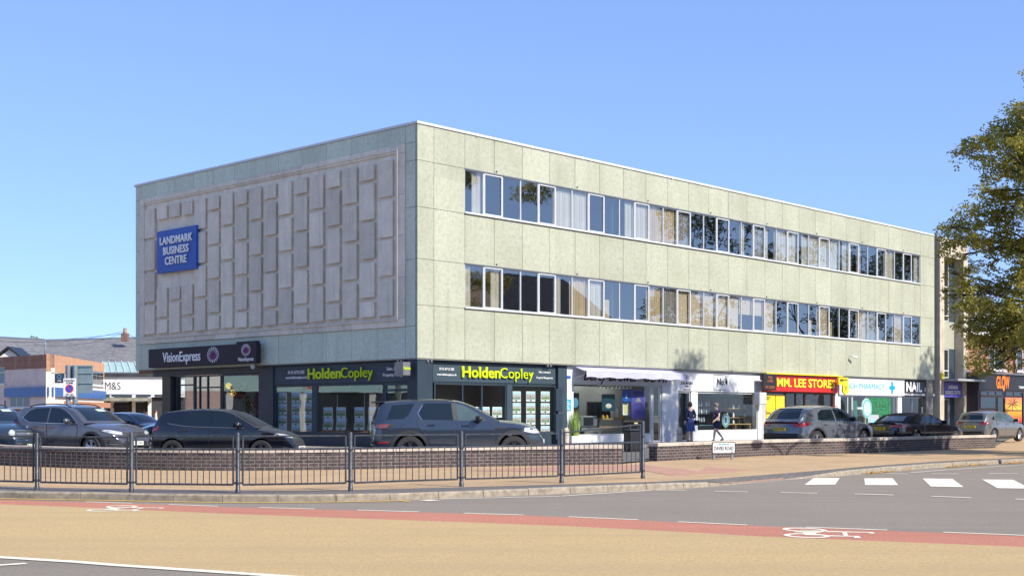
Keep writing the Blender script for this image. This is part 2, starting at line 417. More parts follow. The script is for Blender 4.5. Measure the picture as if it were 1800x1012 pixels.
mb.v += [(x,y,PZ) for x,y in back]; m_ = len(KERB)
mb.f.append(tuple(range(m_,2*m_))+(n,n+1,n+2))
struct('pavement', mb, M_PAVE)
# kerb stones, each a block with a joint
mb = MB(); acc = 0; start = 0
pts = []
for i in range(len(KERB)-1):
    a = Vector(KERB[i]); b = Vector(KERB[i+1]); L = (b.xy-a.xy).length; k = max(1,int(L/.08))
    for j in range(k): pts.append(a.lerp(b, j/k))
pts = [p for p in pts if -30 < p.x < 34]
i = 0
while i < len(pts)-2:
    j = i; acc = 0
    while j < len(pts)-1 and acc < .90: acc += (pts[j+1].xy-pts[j].xy).length; j += 1
    a, b = pts[i], pts[j]; t = (b.xy-a.xy).normalized(); nn = Vector((-t.y,t.x)); a2 = a.xy+t*.006; b2 = b.xy-t*.006
    ha, hb = a.z, b.z
    def P(q, o, z): return (q.x+nn.x*o, q.y+nn.y*o, z)
    dz = random.uniform(-.004,.004)
    f0 = [P(a2,0,-.02),P(b2,0,-.02),P(b2,.004,max(.002,hb-.022+dz)),P(a2,.004,max(.002,ha-.022+dz)),P(b2,.026,hb+.003+dz),P(a2,.026,ha+.003+dz),P(b2,.139,hb+.003+dz),P(a2,.139,ha+.003+dz),P(b2,.139,-.02),P(a2,.139,-.02)]
    mb.add(f0, [(0,1,2,3),(3,2,4,5),(5,4,6,7),(7,6,8,9),(0,3,5,7,9),(1,8,6,4,2)])
    i = j
struct('kerb', mb, M_KERB)
g = G(323,880.0); g2 = G(336,880.4); t = (g2-g).normalized(); o = struct('kerb_drain', MB().box(-.14,.14,-.012,.02,.012,.085), M_BLACK); o.location = (g.x,g.y-.004,0); o.rotation_euler = (0,0,math.atan2(t.y,t.x))
kd = Vector((KERB[40][0]-KERB[38][0], KERB[40][1]-KERB[38][1]))

def gridpoly(pts2, step, zf):
    """ground polygon cut into a grid so it can follow the level of what it lies on"""
    bm = bmesh.new(); vs = [bm.verts.new((x,y,0)) for x,y in pts2]; bm.faces.new(vs)
    for ax in (0,1):
        lo = min(p[ax] for p in pts2); hi = max(p[ax] for p in pts2); k = lo+step
        while k < hi:
            nn = [0,0,0]; nn[ax] = 1; co = [0,0,0]; co[ax] = k
            bmesh.ops.bisect_plane(bm, geom=bm.verts[:]+bm.edges[:]+bm.faces[:], plane_co=co, plane_no=nn); k += step
    mb = MB(); bm.verts.ensure_lookup_table()
    mb.v = [(v.co.x,v.co.y,zf(v.co.x,v.co.y)) for v in bm.verts]; mb.f = [tuple(v.index for v in f.verts) for f in bm.faces]
    bm.free(); return mb
GP = lambda *p: [xy(G(a,b,.1)) for a,b in p]
pk = GP((820,829.5),(1000,820.5),(1132,818.5),(1228,830),(1242,821.5),(1390,835.5),(1408,839.2),(1347,844),(1284,849.5),(1240,845.5),(1180,838),(1132,829),(1000,831))
def push_in(x, y, m=.012):
    best = (1e9,)
    for i in range(len(KERB)-1):
        a = KERB[i]; b = KERB[i+1]; dx,dy = b[0]-a[0], b[1]-a[1]; L = math.hypot(dx,dy)
        t = max(0,min(1,((x-a[0])*dx+(y-a[1])*dy)/(L*L))); qx,qy = a[0]+dx*t, a[1]+dy*t; d = math.hypot(x-qx,y-qy)
        if d < best[0]: best = (d,(x-qx)*-dy/L+(y-qy)*dx/L,qx,qy,-dy/L,dx/L)
    d,sd_,qx,qy,nx,ny = best
    return (x,y) if sd_ > m else (qx+nx*m, qy+ny*m)
dense = []
for i in range(len(pk)):
    a = Vector(pk[i]); b = Vector(pk[(i+1)%len(pk)]); k = max(1,int((b-a).length/.3))
    dense += [tuple(a.lerp(b,j/k)) for j in range(k)]
pk = [push_in(*p) for p in dense]
struct('tactile_paving', gridpoly(pk, .35, lambda x,y: pav_z(x,y)+.006), M_PINK)

# ---- coloured surfacing and markings: sheets a few mm above the asphalt
RT = [(-60,57.5),(-34,37.0),(-19,27.4),(-13,24.35)]+[xy(G(*p)) for p in ((0,878.3),(200,884),(400,891),(625,897),(850,903.5),(1050,911),(1250,920.7),(1350,925),(1575,933),(1800,942))]
RB = [(-60,56.0),(-34,35.4),(-19.3,26.0),(-13,23.2)]+[xy(G(*p)) for p in ((0,886),(200,894),(400,902.6),(625,911),(850,918.8),(1050,927),(1250,937.6),(1350,943),(1575,952),(1800,961))]
WL = [(-60,44),(-34,27.2),(-19.5,19.9),(-13,16.9)]+[xy(G(*p)) for p in ((0,980),(200,993.5),(400,1007),(600,1020),(800,1032),(1000,1044),(1200,1055),(1400,1064),(1600,1072),(1800,1080))]
for l_,s_ in ((RT,-.455),(RB,-.455),(WL,-.47)):
    pass
def sheet(a, b, z): return strip(a, [z]*len(a), b, [z]*len(b))
def runon(l_, s_):
    x,y = l_[-1]; return catmull(l_,3)+[(x+k,y+k*s_) for k in (4,12,40,90)]
RTc = runon(RT,-.455); RBc = runon(RB,-.455); WLc = runon(WL,-.47)
struct('cycle_lane', sheet(RBc, RTc, .004), M_RED)
struct('buff_road_surface', sheet(WLc, RBc, .004), M_BUFF)
def lineband(path, wd, z=.008, a=0):
    return sheet(off_path(path,a), off_path(path,a+wd), z)
struct('road_edge_line', lineband(WLc, .15, .008, -.06), M_WLINE)
# yellow line beside the kerb
yl = [k for k in KERB if k[0] < G(735,880).x]
yl.append(tuple(G(738,880.4))[:2]+(0,))
struct('yellow_line', lineband(yl, .11, .009, -.28), M_YLINE)
def dash(mb, a, b, wd, z=.008):
    a = Vector(a); b = Vector(b); t = (b-a).normalized(); nn = Vector((-t.y,t.x))*wd/2
    ps = [a-nn, b-nn, b+nn, a+nn]; mb.quad(*[(p.x,p.y,z) for p in ps])
def gp(px,py): return G(px,py).xy
mb = MB()
for a,b,w_ in (((745,880),(765,878.8),.28),((773,877.2),(983,872.2),.10),((986,871.9),(1144,861.7),.10),((1152,861.2),(1206,861.9),.11),
    ((1256,863.8),(1315,864.5),.13),((1372,865.7),(1437,866.8),.14),((1502,868),(1571,870),.15),((1638,872),(1707,874.8),.15),((1785,877),(1850,879.6),.15),
    ((1552,832.2),(1597,832.7),.14),((1638,832.3),(1686,832.5),.14),((1738,832),(1790,832.2),.14),((1840,832),(1890,832),.14),
    ((1600,830.6),(1665,825.5),.09),((1665,825.5),(1800,816.6),.09),((1800,816.6),(1900,810.5),.09)):
    dash(mb, gp(*a), gp(*b), w_)
# dashes between cycle lane and junction
seg = []; acc = 0
for i in range(len(RTc)-1):
    a = Vector(RTc[i][:2]); b = Vector(RTc[i+1][:2]); L = (b-a).length; k = max(1,int(L/.1))
    for j in range(k): seg.append(a.lerp(b,j/k))
xs0 = G(425,891).x; run = None
for k,p in enumerate(seg[:-1]):
    if p.x < xs0-3 or p.x > 14: continue
    acc += (seg[k+1]-p).length
    on = (acc % 1.75) < 1.05
    if on and run is None: run = p
    if not on and run is not None: dash(mb, run+Vector((.02,.05)), p+Vector((.02,.05)), .085, .009); run = None
struct('road_dashes', mb, M_WLINE)
mb = MB()
for q in (((1430,839.6),(1476,839.4),(1468,851),(1414,851.5)),((1519,840),(1569,839.7),(1579,852),(1520.5,851.8)),((1621.5,840.3),(1674,840.8),(1694,855.4),(1636,854.4)),((1726,842),(1781,842.5),(1812,858.2),(1753,857.2))):
    mb.quad(*[tuple(G(a,b,.008)) for a,b in q])
mb.quad(*[tuple(G(a,b,.008)) for a,b in ((1830,844),(1890,845),(1940,861.5),(1876,860.5))])
struct('zebra_stripes', mb, M_WLINE)
mb = MB()
dash(mb, gp(-60,997.5), gp(46,990.5), .12)
struct('road_arrow_mark', mb, M_WLINE)
# cycle symbol: two wheels, frame and handlebars
cr = lambda u,v: (1350+u/7.826, 900+v/7.826)
def ring(mb, cx, cy, rx, ry, th, tv, sh=0.0, n=40):
    out = [];
    for k in range(n):
        a = 2*pi*k/n
        for q,r in ((rx,ry),(rx-th,ry-tv)):
            u = cx+q*cos(a); v = cy+r*sin(a)+sh*(u-cx); out.append(tuple(G(*cr(u,v), .0085)))
    b = len(mb.v); mb.v += out
    for k in range(n): mb.f.append((b+2*k, b+2*k+1, b+2*((k+1)%n)+1, b+2*((k+1)%n)))
def bar(mb, pts):
    mb.quad(*[tuple(G(*cr(u,v), .009)) for u,v in pts])
cs = MB()
ring(cs, 505, 237, 310, 28, 80, 11, .035); ring(cs, 535, 317, 322, 30, 85, 12, .03)
bar(cs, ((440,236),(700,246),(700,253),(440,243))); bar(cs, ((360,262),(740,262),(720,274),(360,270)))
bar(cs, ((500,300),(780,306),(780,314),(500,309))); bar(cs, ((455,260),(690,268),(640,300),(500,300)))
bar(cs, ((800,254),(1390,268),(1390,277),(800,268))); bar(cs, ((830,312),(1190,322),(1190,332),(820,326)))
bar(cs, ((1010,262),(1075,264),(1110,326),(1045,324))); bar(cs, ((1375,266),(1440,268),(1478,288),(1400,288)))
bar(cs, ((1180,320),(1250,322),(1282,350),(1185,350)))
a0 = G(1374,931); cs.v = [(v[0]-a0.x, v[1]-a0.y, v[2]) for v in cs.v]
c1 = struct('cycle_symbol', cs, M_WLINE); c1.location = (a0.x, a0.y, 0)
c2 = dup(c1); a1 = G(184,890.6); c2.location = (a1.x, a1.y, 0); c2.rotation_euler = (0,0,radians(6.5)); c2.scale = (.93,.93,1)

# forecourt and walkway
W1P = [(-70,813),(0,817),(67,820.2),(225,825),(400,827),(600,825),(800,820.8),(950,818),(1093,815.6)]
W2P = [(1155,810.3),(1250,805.6),(1350,800.6),(1478,796.8),(1580,793.3),(1650,790.2),(1750,787)]
W1 = [xy(G(a,b,PZ)) for a,b in W1P]; W2 = [xy(G(a,b,PZ)) for a,b in W2P]
W1 = [(W1[0][0]-16,W1[0][1]+10)]+W1
W1c = catmull(W1,5); W2c = catmull(W2,5)
FZ = .17
fr = off_path(W1c,.15)+off_path(W2c,.15)
far = [L2W(60,3).xy, L2W(-2,24).xy, L2W(-60,40).xy]
mb = MB(); mb.v = [(x,y,FZ) for x,y in fr]+[(p[0],p[1],FZ) for p in far]; mb.f = [tuple(range(len(mb.v)))]
nn_ = len(fr)
struct('forecourt', mb, M_FORE)
mb = MB(); wk = [L2W(-2.6,-2.6),L2W(60,-2.6),L2W(60,-.02),L2W(-.02,-.02),L2W(-.02,20),L2W(-2.6,20)]
z1 = .285
mb.v = [(p.x,p.y,z1) for p in wk]+[(p.x,p.y,FZ-.05) for p in wk]; mb.f = [(0,1,2,3,4,5)]+[(i,(i+1)%6,6+(i+1)%6,6+i) for i in range(6)]
struct('shop_walkway', mb, M_WALK)
mb = MB()
for s in range(7):
    a = L2W(17.5+s*2.7-2, -9.5); b = L2W(17.5+s*2.7, -4.8); dash(mb, a.xy, b.xy, .09, FZ+.004)
struct('parking_bay_lines', mb, M_WLINE)

# ================================================================== LOW BRICK WALLS
def ribbon_wall(name, path, label, z0=PZ, hb=.43, th=.28):
    root = thing(name, label, 'wall', (0,0,0))
    ins = off_path(path, th); n = len(path)
    me = bpy.data.meshes.new('brickwork'); V = []; Fc = []; UV = []
    acc = [0]
    for i in range(n-1): acc.append(acc[-1]+math.hypot(path[i+1][0]-path[i][0], path[i+1][1]-path[i][1]))
    def face(ps, uv):
        b = len(V); V.extend(ps); Fc.append(tuple(range(b,b+len(ps)))); UV.extend(uv)
    for i in range(n-1):
        a,b = path[i],path[i+1]; c,d = ins[i],ins[i+1]; u0,u1 = acc[i],acc[i+1]
        face([(a[0],a[1],z0-.05),(b[0],b[1],z0-.05),(b[0],b[1],z0+hb),(a[0],a[1],z0+hb)], [(u0,-.05),(u1,-.05),(u1,hb),(u0,hb)])
        face([(d[0],d[1],z0-.05),(c[0],c[1],z0-.05),(c[0],c[1],z0+hb),(d[0],d[1],z0+hb)], [(u1,-.05),(u0,-.05),(u0,hb),(u1,hb)])
    for a,b in ((ins[0],path[0]),(path[-1],ins[-1])):
        face([(a[0],a[1],z0-.05),(b[0],b[1],z0-.05),(b[0],b[1],z0+hb),(a[0],a[1],z0+hb)], [(0,-.05),(th,-.05),(th,hb),(0,hb)])
    me.from_pydata(V,[],Fc); uvl = me.uv_layers.new(name='UVMap')
    for k,uv in enumerate(UV): uvl.data[k].uv = uv
    me.materials.append(M_WALLBRICK); obj('brickwork', me, root)
    # coping stones
    o1 = off_path(path,-.03); o2 = off_path(path, th+.03); mb = MB(); i = 0
    fine = []
    for q in range(n-1):
        k = max(1,int((acc[q+1]-acc[q])/.06))
        for j in range(k):
            t = j/k; fine.append((Vector(o1[q]).lerp(Vector(o1[q+1]),t), Vector(o2[q]).lerp(Vector(o2[q+1]),t)))
    fine.append((Vector(o1[-1]),Vector(o2[-1])))
    while i < len(fine)-1:
        j = i; s = 0
        while j < len(fine)-1 and s < .92: s += (fine[j+1][0]-fine[j][0]).length; j += 1
        if len(fine)-1-j < 4: j = len(fine)-1
        a,c = fine[i]; b,d = fine[j]; t = (b-a).normalized()*.005; zt = z0+hb+.10+random.uniform(-.004,.004)
        ps = [a+t,b-t,d-t,c+t]
        mb.add([(p.x,p.y,z0+hb+.001) for p in ps]+[(p.x,p.y,zt) for p in ps], [(0,1,5,4),(1,2,6,5),(2,3,7,6),(3,0,4,7),(4,5,6,7)])
        i = j
    mb.build('coping', M_COPING, root, bevel=.006)
    return root
ribbon_wall('brick_wall', W1c, 'low purple brick wall with pale coping running behind the railing panels')
ribbon_wall('brick_wall', W2c, 'low purple brick wall with pale coping behind the street name plate')

# ================================================================== GUARD RAILING
RP = [(-115,856,.98),(65,860,.98),(231,864,1.0),(418,865.5,1.0),(616,862,1.0),(811,854.5,1.0),(987,848.3,1.02),(1130,840.4,1.17)]
root = thing('guard_railing', 'dark steel pedestrian railing of barred panels along the kerb', 'railing', (0,0,0))
posts = [G(a,b,PZ) for a,b,h in RP]
for i,(p,(a,b,h)) in enumerate(zip(posts,RP)):
    mb = MB(); mb.lathe([(.045,-.05),(.045,.06),(.038,.07),(.038,h+.02),(.03,h+.04),(.0,h+.05)], 14, p)
    for zc in (.17, h-.27): mb.lathe([(.047,zc-.02),(.047,zc+.02)], 12, p)
    mb.build('post', M_DKMET, root, smooth=40)
for i in range(len(posts)-1):
    a,b = posts[i],posts[i+1]; t = (b-a); L = t.length; t.normalize(); nn = Vector((-t.y,t.x,0))
    ha, hb = RP[i][2], RP[i+1][2]
    if i < len(posts)-2: ha = hb = min(ha,hb)
    s0 = .085; s1 = L-.085; mb = MB(); rz = math.atan2(t.y,t.x)
    def at(s,z):
        bow = .05*sin(pi*s/L)*((-1)**i) if i in (0,1,2,4,5) else 0
        return a+t*s+nn*bow+Vector((0,0,z))
    htop = lambda s: (ha+(hb-ha)*max(0,(s-.2)/(L-.2))) if i == len(posts)-2 else ha
    zmid = min(ha,hb)-.25; zbot = .14
    S = [s0+(s1-s0)*k/8 for k in range(9)]
    mb.tube([at(s,htop(s)-.02) for s in S], .016, 6); mb.tube([at(s,zmid) for s in S], .019, 6); mb.tube([at(s,zbot) for s in S], .018, 6)
    for s in (s0,s1): mb.tube([at(s,zbot),at(s,htop(s)-.02)], .018, 6)
    nb = 15
    for k in range(1,nb+1):
        s = s0+(s1-s0)*k/(nb+1); mb.tube([at(s,zbot),at(s,zmid)], .0085, 6)
    mb.build('rail_panel', M_DKMET, root, smooth=50)
    mb = MB()
    for s,p in ((s0,a),(s1,b)):
        for z in (.17, zmid): mb.tube([at(s,z), p+Vector((0,0,z))], .014, 6)
    mb.build('fixing_clip', M_DKMET, root)

# ================================================================== LEAF LITTER
mb = MB(); rnd = random.Random(3)
def litter(px0,py0,px1,py1,n,sp,zf=None, pile=.03):
    for k in range(int(n*.6)):
        t = rnd.random(); q = rnd.gauss(0,1)
        g = G(px0+(px1-px0)*t, py0+(py1-py0)*t); x = g.x+rnd.gauss(0,sp); y = g.y+abs(q)*-sp*.6
        z = (zf(x,y) if zf else 0)+rnd.random()*pile+.012; s = rnd.uniform(.02,.045); a = rnd.random()*6.28
        u = Vector((cos(a),sin(a),rnd.uniform(-.5,.5)))*s; v = Vector((-sin(a),cos(a),rnd.uniform(-.4,.4)))*s*.55; c = Vector((x,y,z))
        mb.quad(c-u, c-v*.9, c+u, c+v)
litter(1158,857.6,1222,855.3,520,.07); litter(1518,832.9,1566,829.4,260,.08); litter(1664,821.6,1690,819.6,140,.07); litter(1697,819,1732,816.4,170,.07); litter(1768,814.6,1800,812.8,190,.08); litter(1590,827,1600,826,40,.05)
wz = lambda x,y: PZ
litter(1258,804.5,1280,803.2,230,.09,wz); litter(1215,807,1222,806.6,25,.06,wz); litter(1362,800.6,1386,799.4,170,.10,wz); litter(1404,799.2,1424,798.6,150,.09,wz); litter(1428,798.4,1452,797.4,190,.10,wz); litter(1500,795.8,1540,794.2,210,.10,wz); litter(1170,809.5,1740,787.4,160,.2,wz)
litter(820,820.6,880,819.5,30,.07,wz); litter(200,825,260,826,12,.1,wz); litter(600,825.2,615,824.6,30,.05,wz)
M_LEAFL = NB('fallen_leaves'); b = M_LEAFL; b.done(b.mix(b.white(b.co(scale=(9,9,9))), (.62,.25,.03), (.45,.30,.05)), .8); M_LEAFL = b.m
o = mb.build('leaf_litter', M_LEAFL); o['kind'] = 'stuff'
# ================================================================== THE OFFICE BUILDING (local frame: x along sunlit front, y along shaded side)
BX = 40.25; BY = 18.75; ZB = 3.46; ZT = 11.72
BLD = thing('office_building', 'three storey flat roofed office block of pale green concrete panels with shops below', 'office block', (C0.x,C0.y,0), PHI)
U0, U1 = 8.86, 10.44       # upper window band
V0, V1 = 5.40, 6.97        # lower window band
WX0 = 2.35; NW = 36; WP = 1.004; WX1 = WX0+NW*WP
J = .009
fx = [0,.8,2.35]+[2.35+1.542*k for k in range(1,24)]
fx = [x for x in fx if x < WX1-.4]+[WX1, BX]
mb = MB()
def panel(x0,x1,z0,z1): mb.box(x0+J, x1-J, -.0, .11, z0+J, z1-J)
for a,b in zip(fx[:-1],fx[1:]):
    panel(a,b,ZB,V0-.06); panel(a,b,V1,U0-.06); panel(a,b,U1,ZT)
    if b <= 2.36 or a >= WX1-.01:
        panel(a,b,V0-.06,V1); panel(a,b,U0-.06,U1)
mb.build('front_panel_wall', M_PANEL, BLD)
mb = MB()                                             # backing seen in the joints and the window reveals
for a,b,z0,z1 in ((.02,BX-.02,ZB+.02,V0-.06),(.02,BX-.02,V1+.01,U0-.06),(.02,BX-.02,U1+.01,ZT-.02),(.02,2.34,V0-.06,V1+.01),(.02,2.34,U0-.06,U1+.01),(WX1+.01,BX-.02,V0-.06,V1+.01),(WX1+.01,BX-.02,U0-.06,U1+.01)):
    mb.box(a,b,.014,.3,z0,z1)
mb.build('backing_wall', mat('joint_backing',(.16,.165,.15),.9), BLD)
# side wall
ly = [0,.61]+[.61+1.497*k for k in range(1,12)]; ly = [y for y in ly if y < 18]+[18.3,BY]
RZ0, RZ1 = 4.60, 11.08
mb = MB()
def lpanel(y0,y1,z0,z1): mb.box(.0,.11,y0+(J if y0>0 else .112),y1-J,z0+J,z1-J)
for a,b in zip(ly[:-1],ly[1:]):
    lpanel(a,b,ZB,RZ0); lpanel(a,b,RZ1,ZT)
for a,b in ((0,.61),(18.3,BY)):
    zs = [RZ0,V1-.02,U0-.06,U1,RZ1]
    for z0,z1 in zip(zs[:-1],zs[1:]): lpanel(a,b,z0,z1)
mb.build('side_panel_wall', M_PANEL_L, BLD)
mb = MB().box(.014,.3,.31,BY-.02,ZB+.02,ZT-.02); mb.build('side_backing_wall', MATS['joint_backing'], BLD)
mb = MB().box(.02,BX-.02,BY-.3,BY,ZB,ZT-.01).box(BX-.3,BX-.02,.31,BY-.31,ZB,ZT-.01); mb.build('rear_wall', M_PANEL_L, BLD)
# relief
mb = MB()
y0,y1 = .62,18.28; bw = .40
mb.box(.0,.3,y0,y1,RZ0,RZ1)
def fr(y0,y1,z0,z1):
    n = max(1,round(max(y1-y0,z1-z0)/1.45))
    for k in range(n):
        if y1-y0 > z1-z0: mb.box(-.062,-.002,y0+(y1-y0)*k/n+.004,y0+(y1-y0)*(k+1)/n-.004,z0,z1)
        else: mb.box(-.062,-.002,y0,y1,z0+(z1-z0)*k/n+.004,z0+(z1-z0)*(k+1)/n-.004)
fr(y0,y1,RZ0,RZ0+.30); fr(y0,y1,RZ1-.30,RZ1); fr(y0,y0+bw,RZ0+.302,RZ1-.302); fr(y1-.42,y1,RZ0+.302,RZ1-.302)
a0,a1,b0,b1 = y0+bw-.10, y1-.42+.10, RZ0+.21, RZ1-.21          # inner lip added to the frame so its inner edge shades dark
for q in ((a0,a1,b1,b1+.088),(a0,a1,b0,b0+.088),(a0,a0+.098,b0+.09,b1-.002),(a1-.098,a1,b0+.09,b1-.002)): mb.box(-.102,-.0625,*q)
mb.build('relief_panel', M_RELIEF, BLD, bevel=.010)
mb = MB(); rr = random.Random(5)
def blk(y,z0,z1):
    d = -.135+rr.uniform(-.01,.01); w_ = .80; u = .045; f = .02
    if y < 1.5: d = -.108; u = .045; f = .012       # undercut right and below, first column shallower, shaped to keep edges dark
    mb.add([(.002,y+u,z0+u),(.002,y+w_-.004,z0+u),(.002,y+w_-.004,z1-.004),(.002,y+u,z1-.004),(d,y,z0),(d,y+w_,z0),(d,y+w_,z1),(d,y,z1),(d+f,y,z0),(d+f,y+w_,z0),(d+f,y+w_,z1),(d+f,y,z1)],
           [(0,1,9,8),(1,2,10,9),(2,3,11,10),(3,0,8,11),(8,9,5,4),(9,10,6,5),(10,11,7,6),(11,8,4,7),(4,5,6,7)])
zt,zb = 10.57,5.02; T=1.28; g_=(zt-zb-4*T)/3; Sh=.565; g2=(zt-zb-3*T-2*Sh)/4
for k in range(17):
    y = 1.20+.985*k; col = 17-k                      # col 17 nearest the corner
    odd = (k % 2 == 0)
    rows = []
    if odd: rows = [(zb+i*(T+g_), zb+i*(T+g_)+T) for i in range(4)]
    else:
        z = zb
        for h in (Sh,T,T,T,Sh): rows.append((z,z+h)); z += h+g2
    if col in (2,3,4):
        lo = rows[0:2] if not odd else [(zb,zb+T),(zb+T+g_,zb+T+g_+Sh)]
        rows = lo+[(zt-Sh,zt)]
    for z0,z1 in rows: blk(y,z0+rr.uniform(-.02,.02),z1+rr.uniform(-.02,.02))
mb.build('relief_blocks_pattern', M_RELIEF, BLD.children[-1])
# roof, coping, slabs, soffit
mb = MB().box(.3,BX-.3,.3,BY-.3,ZT-.4,ZT-.12); mb.build('roof', M_GREYMET, BLD)
mb = MB(); x = -.035; k = 0
while x < BX:                                          # coping in lengths with clips at the joints
    x2 = min(x+3.0,BX+.02); mb.box(x+.004,x2-.004,-.04,.34,ZT,ZT+.085); mb.box(x2-.03,x2+.03,-.046,.3,ZT-.02,ZT+.10); x = x2
y = .345
while y < BY:
    y2 = min(y+3.0,BY+.03); mb.box(-.04,.30,y+.004,y2-.004,ZT,ZT+.085); mb.box(-.046,.28,y2-.03,y2+.03,ZT-.02,ZT+.10); y = y2
mb.build('roof_coping', M_UPVC, BLD)
mb = MB()
mb.box(.31,BX-.31,.32,BY-.31,ZB+.12,ZB+.5); mb.box(.31,BX-.31,.32,BY-.31,V1+.35,V1+.7)
for x in [2.3+WP*3*k for k in range(0,13,3)]: mb.box(x-.05,x+.05,.35,5.9,ZB+.51,ZT-.45)
mb.box(.31,BX-.31,6,6.1,ZB+.51,V1+.34); mb.box(.31,BX-.31,6,6.1,V1+.71,ZT-.42)
mb.build('inner_floors', M_INT, BLD)
MB().box(.03,BX-.03,.03,BY-.03,ZB-.03,ZB+.015).build('soffit', M_SOFFIT, BLD)
# sills
for z in (U0,V0):
    MB().box(WX0-.03,WX1+.03,-.07,.12,z-.055,z-.006).build('window_sill', M_UPVC, BLD)
    MB().box(WX0-.02,WX1+.02,-.012,.10,z+ (U1-U0) -.012, z+(U1-U0)+.03).build('window_head', M_GREYMET, BLD)
# windows
H = U1-U0-.012
def frame_mesh(op):
    m = MB(); f = .035; w_ = WP
    def ringb(x0,x1,z0,z1,f,y0,y1):
        m.box(x0,x0+f,y0,y1,z0,z1); m.box(x1-f,x1,y0,y1,z0,z1); m.box(x0+f,x1-f,y0,y1,z0,z0+f); m.box(x0+f,x1-f,y0,y1,z1-f,z1)
    ringb(0.001,w_-.001,0,H,f,.03,.09)
    if op: ringb(.03,w_-.03,.03,H-.03,.034,.012,.06)
    return m.mesh('window_frame', M_ALU if not op else M_UPVC)
FM = [frame_mesh(False), frame_mesh(True)]
PMESH = MB().quad((.034,.055,.034),(WP-.034,.055,.034),(WP-.034,.055,H-.034),(.034,.055,H-.034)).mesh('pane', M_GLASS)
def curtain_mesh(m, x0, x1, z0=0, z1=None, fold=.035, nf=9):
    mb = MB(); z1 = z1 or H; n = nf*6; r = random.random()*6
    xs = [x0+(x1-x0)*k/n for k in range(n+1)]
    yy = [.17+fold*sin(k/6*2*pi+r)+fold*.4*sin(k*.7+r) for k in range(n+1)]
    mb.v = [(x,y,z0) for x,y in zip(xs,yy)]+[(x,y,z1) for x,y in zip(xs,yy)]
    mb.f = [(k,k+1,n+2+k,n+1+k) for k in range(n)]; return mb.mesh('curtain', m, smooth=180)
CU = {'w': curtain_mesh(M_CURTW,.02,.98,.02), 'l': curtain_mesh(M_CURTW,.02,.42,.02,nf=4), 'r': curtain_mesh(M_CURTW,.5,.98,.02,nf=5),
      't': curtain_mesh(M_CURTT,.02,.98,.02,nf=6), 'b': curtain_mesh(mat('beige_blind',(.60,.50,.36),.8,var=.05),.02,.98,.02,None,.006,10),
      'h': curtain_mesh(MATS['beige_blind'],.02,.98,.75,None,.006,10), 'y': curtain_mesh(M_CURTT,.1,.5,.02,.8,.02,3), 'g': curtain_mesh(mat('grey_curtain',(.32,.30,.27),.9),.02,.98,.02,nf=6)}
up = {0:'r',5:'w',6:'w',10:'w',11:'t',12:'t',13:'g',18:'l',20:'l',19:'g',21:'w',22:'w',23:'r',24:'w',25:'w',26:'w',27:'r',28:'l',29:'l',32:'w',35:'r',9:'r'}
lo = {0:'l',1:'r',5:'l',6:'t',7:'w',8:'y',11:'t',12:'g',13:'b',14:'b',15:'b',16:'b',17:'b',18:'h',19:'h',20:'b',24:'y',26:'y',25:'t',29:'t',30:'g',33:'t',31:'y'}
for z,cd in ((U0,up),(V0,lo)):
    for k in range(NW):
        o = obj('office_window', FM[1 if k % 3 == 1 else 0], BLD, (WX0+k*WP,0,z))
        obj('pane', PMESH, o)
        if k in cd: obj('curtain', CU[cd[k]], o)
# small fixings on the facade
fix = MB().lathe([(.02,0),(.035,-.03),(.02,-.06),(0,-.065)], 8, (0,0,0), 'y').mesh('facade_fixing', M_GREYMET)
for k in range(8):
    for z in (U1+.12, V1+.12): obj('facade_fixing', fix, BLD, (4.0+k*4.63,0,z))

# ------------------------------------------------------------------ ground floor (recessed)
FS = .30                                               # recess of the shop line
def shopwin(side, px0, px1, z0, z1, fm, gm, vert=(), hor=(), fw=.06, par=BLD, name='shop_window', a=None, b=None):
    """a glazed bay: frame mesh + pane; side F uses x, side L uses y with photo columns"""
    if a is None:
        a,b = (tF(px0,-FS),tF(px1,-FS)) if side=='F' else (tL(px1,-FS),tL(px0,-FS))
        vs = [(tF(p,-FS) if side=='F' else tL(p,-FS)) for p in vert]
    else: vs = list(vert)
    m = MB()
    def bx(u0,u1,d0,d1,za,zb):
        if side=='F': m.box(u0,u1,FS+d0,FS+d1,za,zb)
        else: m.box(FS+d0,FS+d1,u0,u1,za,zb)
    bx(a,a+fw,-.04,.05,z0,z1); bx(b-fw,b,-.04,.05,z0,z1); bx(a+fw,b-fw,-.04,.05,z0,z0+fw); bx(a+fw,b-fw,-.04,.05,z1-fw,z1)
    for v in vs: bx(v-fw/2,v+fw/2,-.042,.048,z0+fw,z1-fw)
    for h in hor: bx(a+fw,b-fw,-.038,.044,h-fw/2,h+fw/2)
    o = m.build(name, fm, par)
    p = MB(); e = .03
    if side=='F': p.quad((a+e,FS,z0+e),(b-e,FS,z0+e),(b-e,FS,z1-e),(a+e,FS,z1-e))
    else: p.quad((FS,b-e,z0+e),(FS,a+e,z0+e),(FS,a+e,z1-e),(FS,b-e,z1-e))
    p.build('pane', gm, o)
    return o,a,b
def pier(side, px0, px1, z0, z1, m, d0=-.06, d1=.25, name='pilaster', a=None, b=None, bevel=.01, d=-FS):
    if a is None: a,b = (tF(px0,d),tF(px1,d)) if side=='F' else (tL(px1,d),tL(px0,d))
    mb = MB()
    if side=='F': mb.box(a,b,FS+d0,FS+d1,z0,z1)
    else: mb.box(FS+d0,FS+d1,a,b,z0,z1)
    return mb.build(name, m, BLD, bevel=bevel)
ZF = .285
def wallF(a,b,z0,z1,m,name='stall_riser',d0=-.03,d1=.12): return MB().box(a,b,FS+d0,FS+d1,z0,z1).build(name,m,BLD)
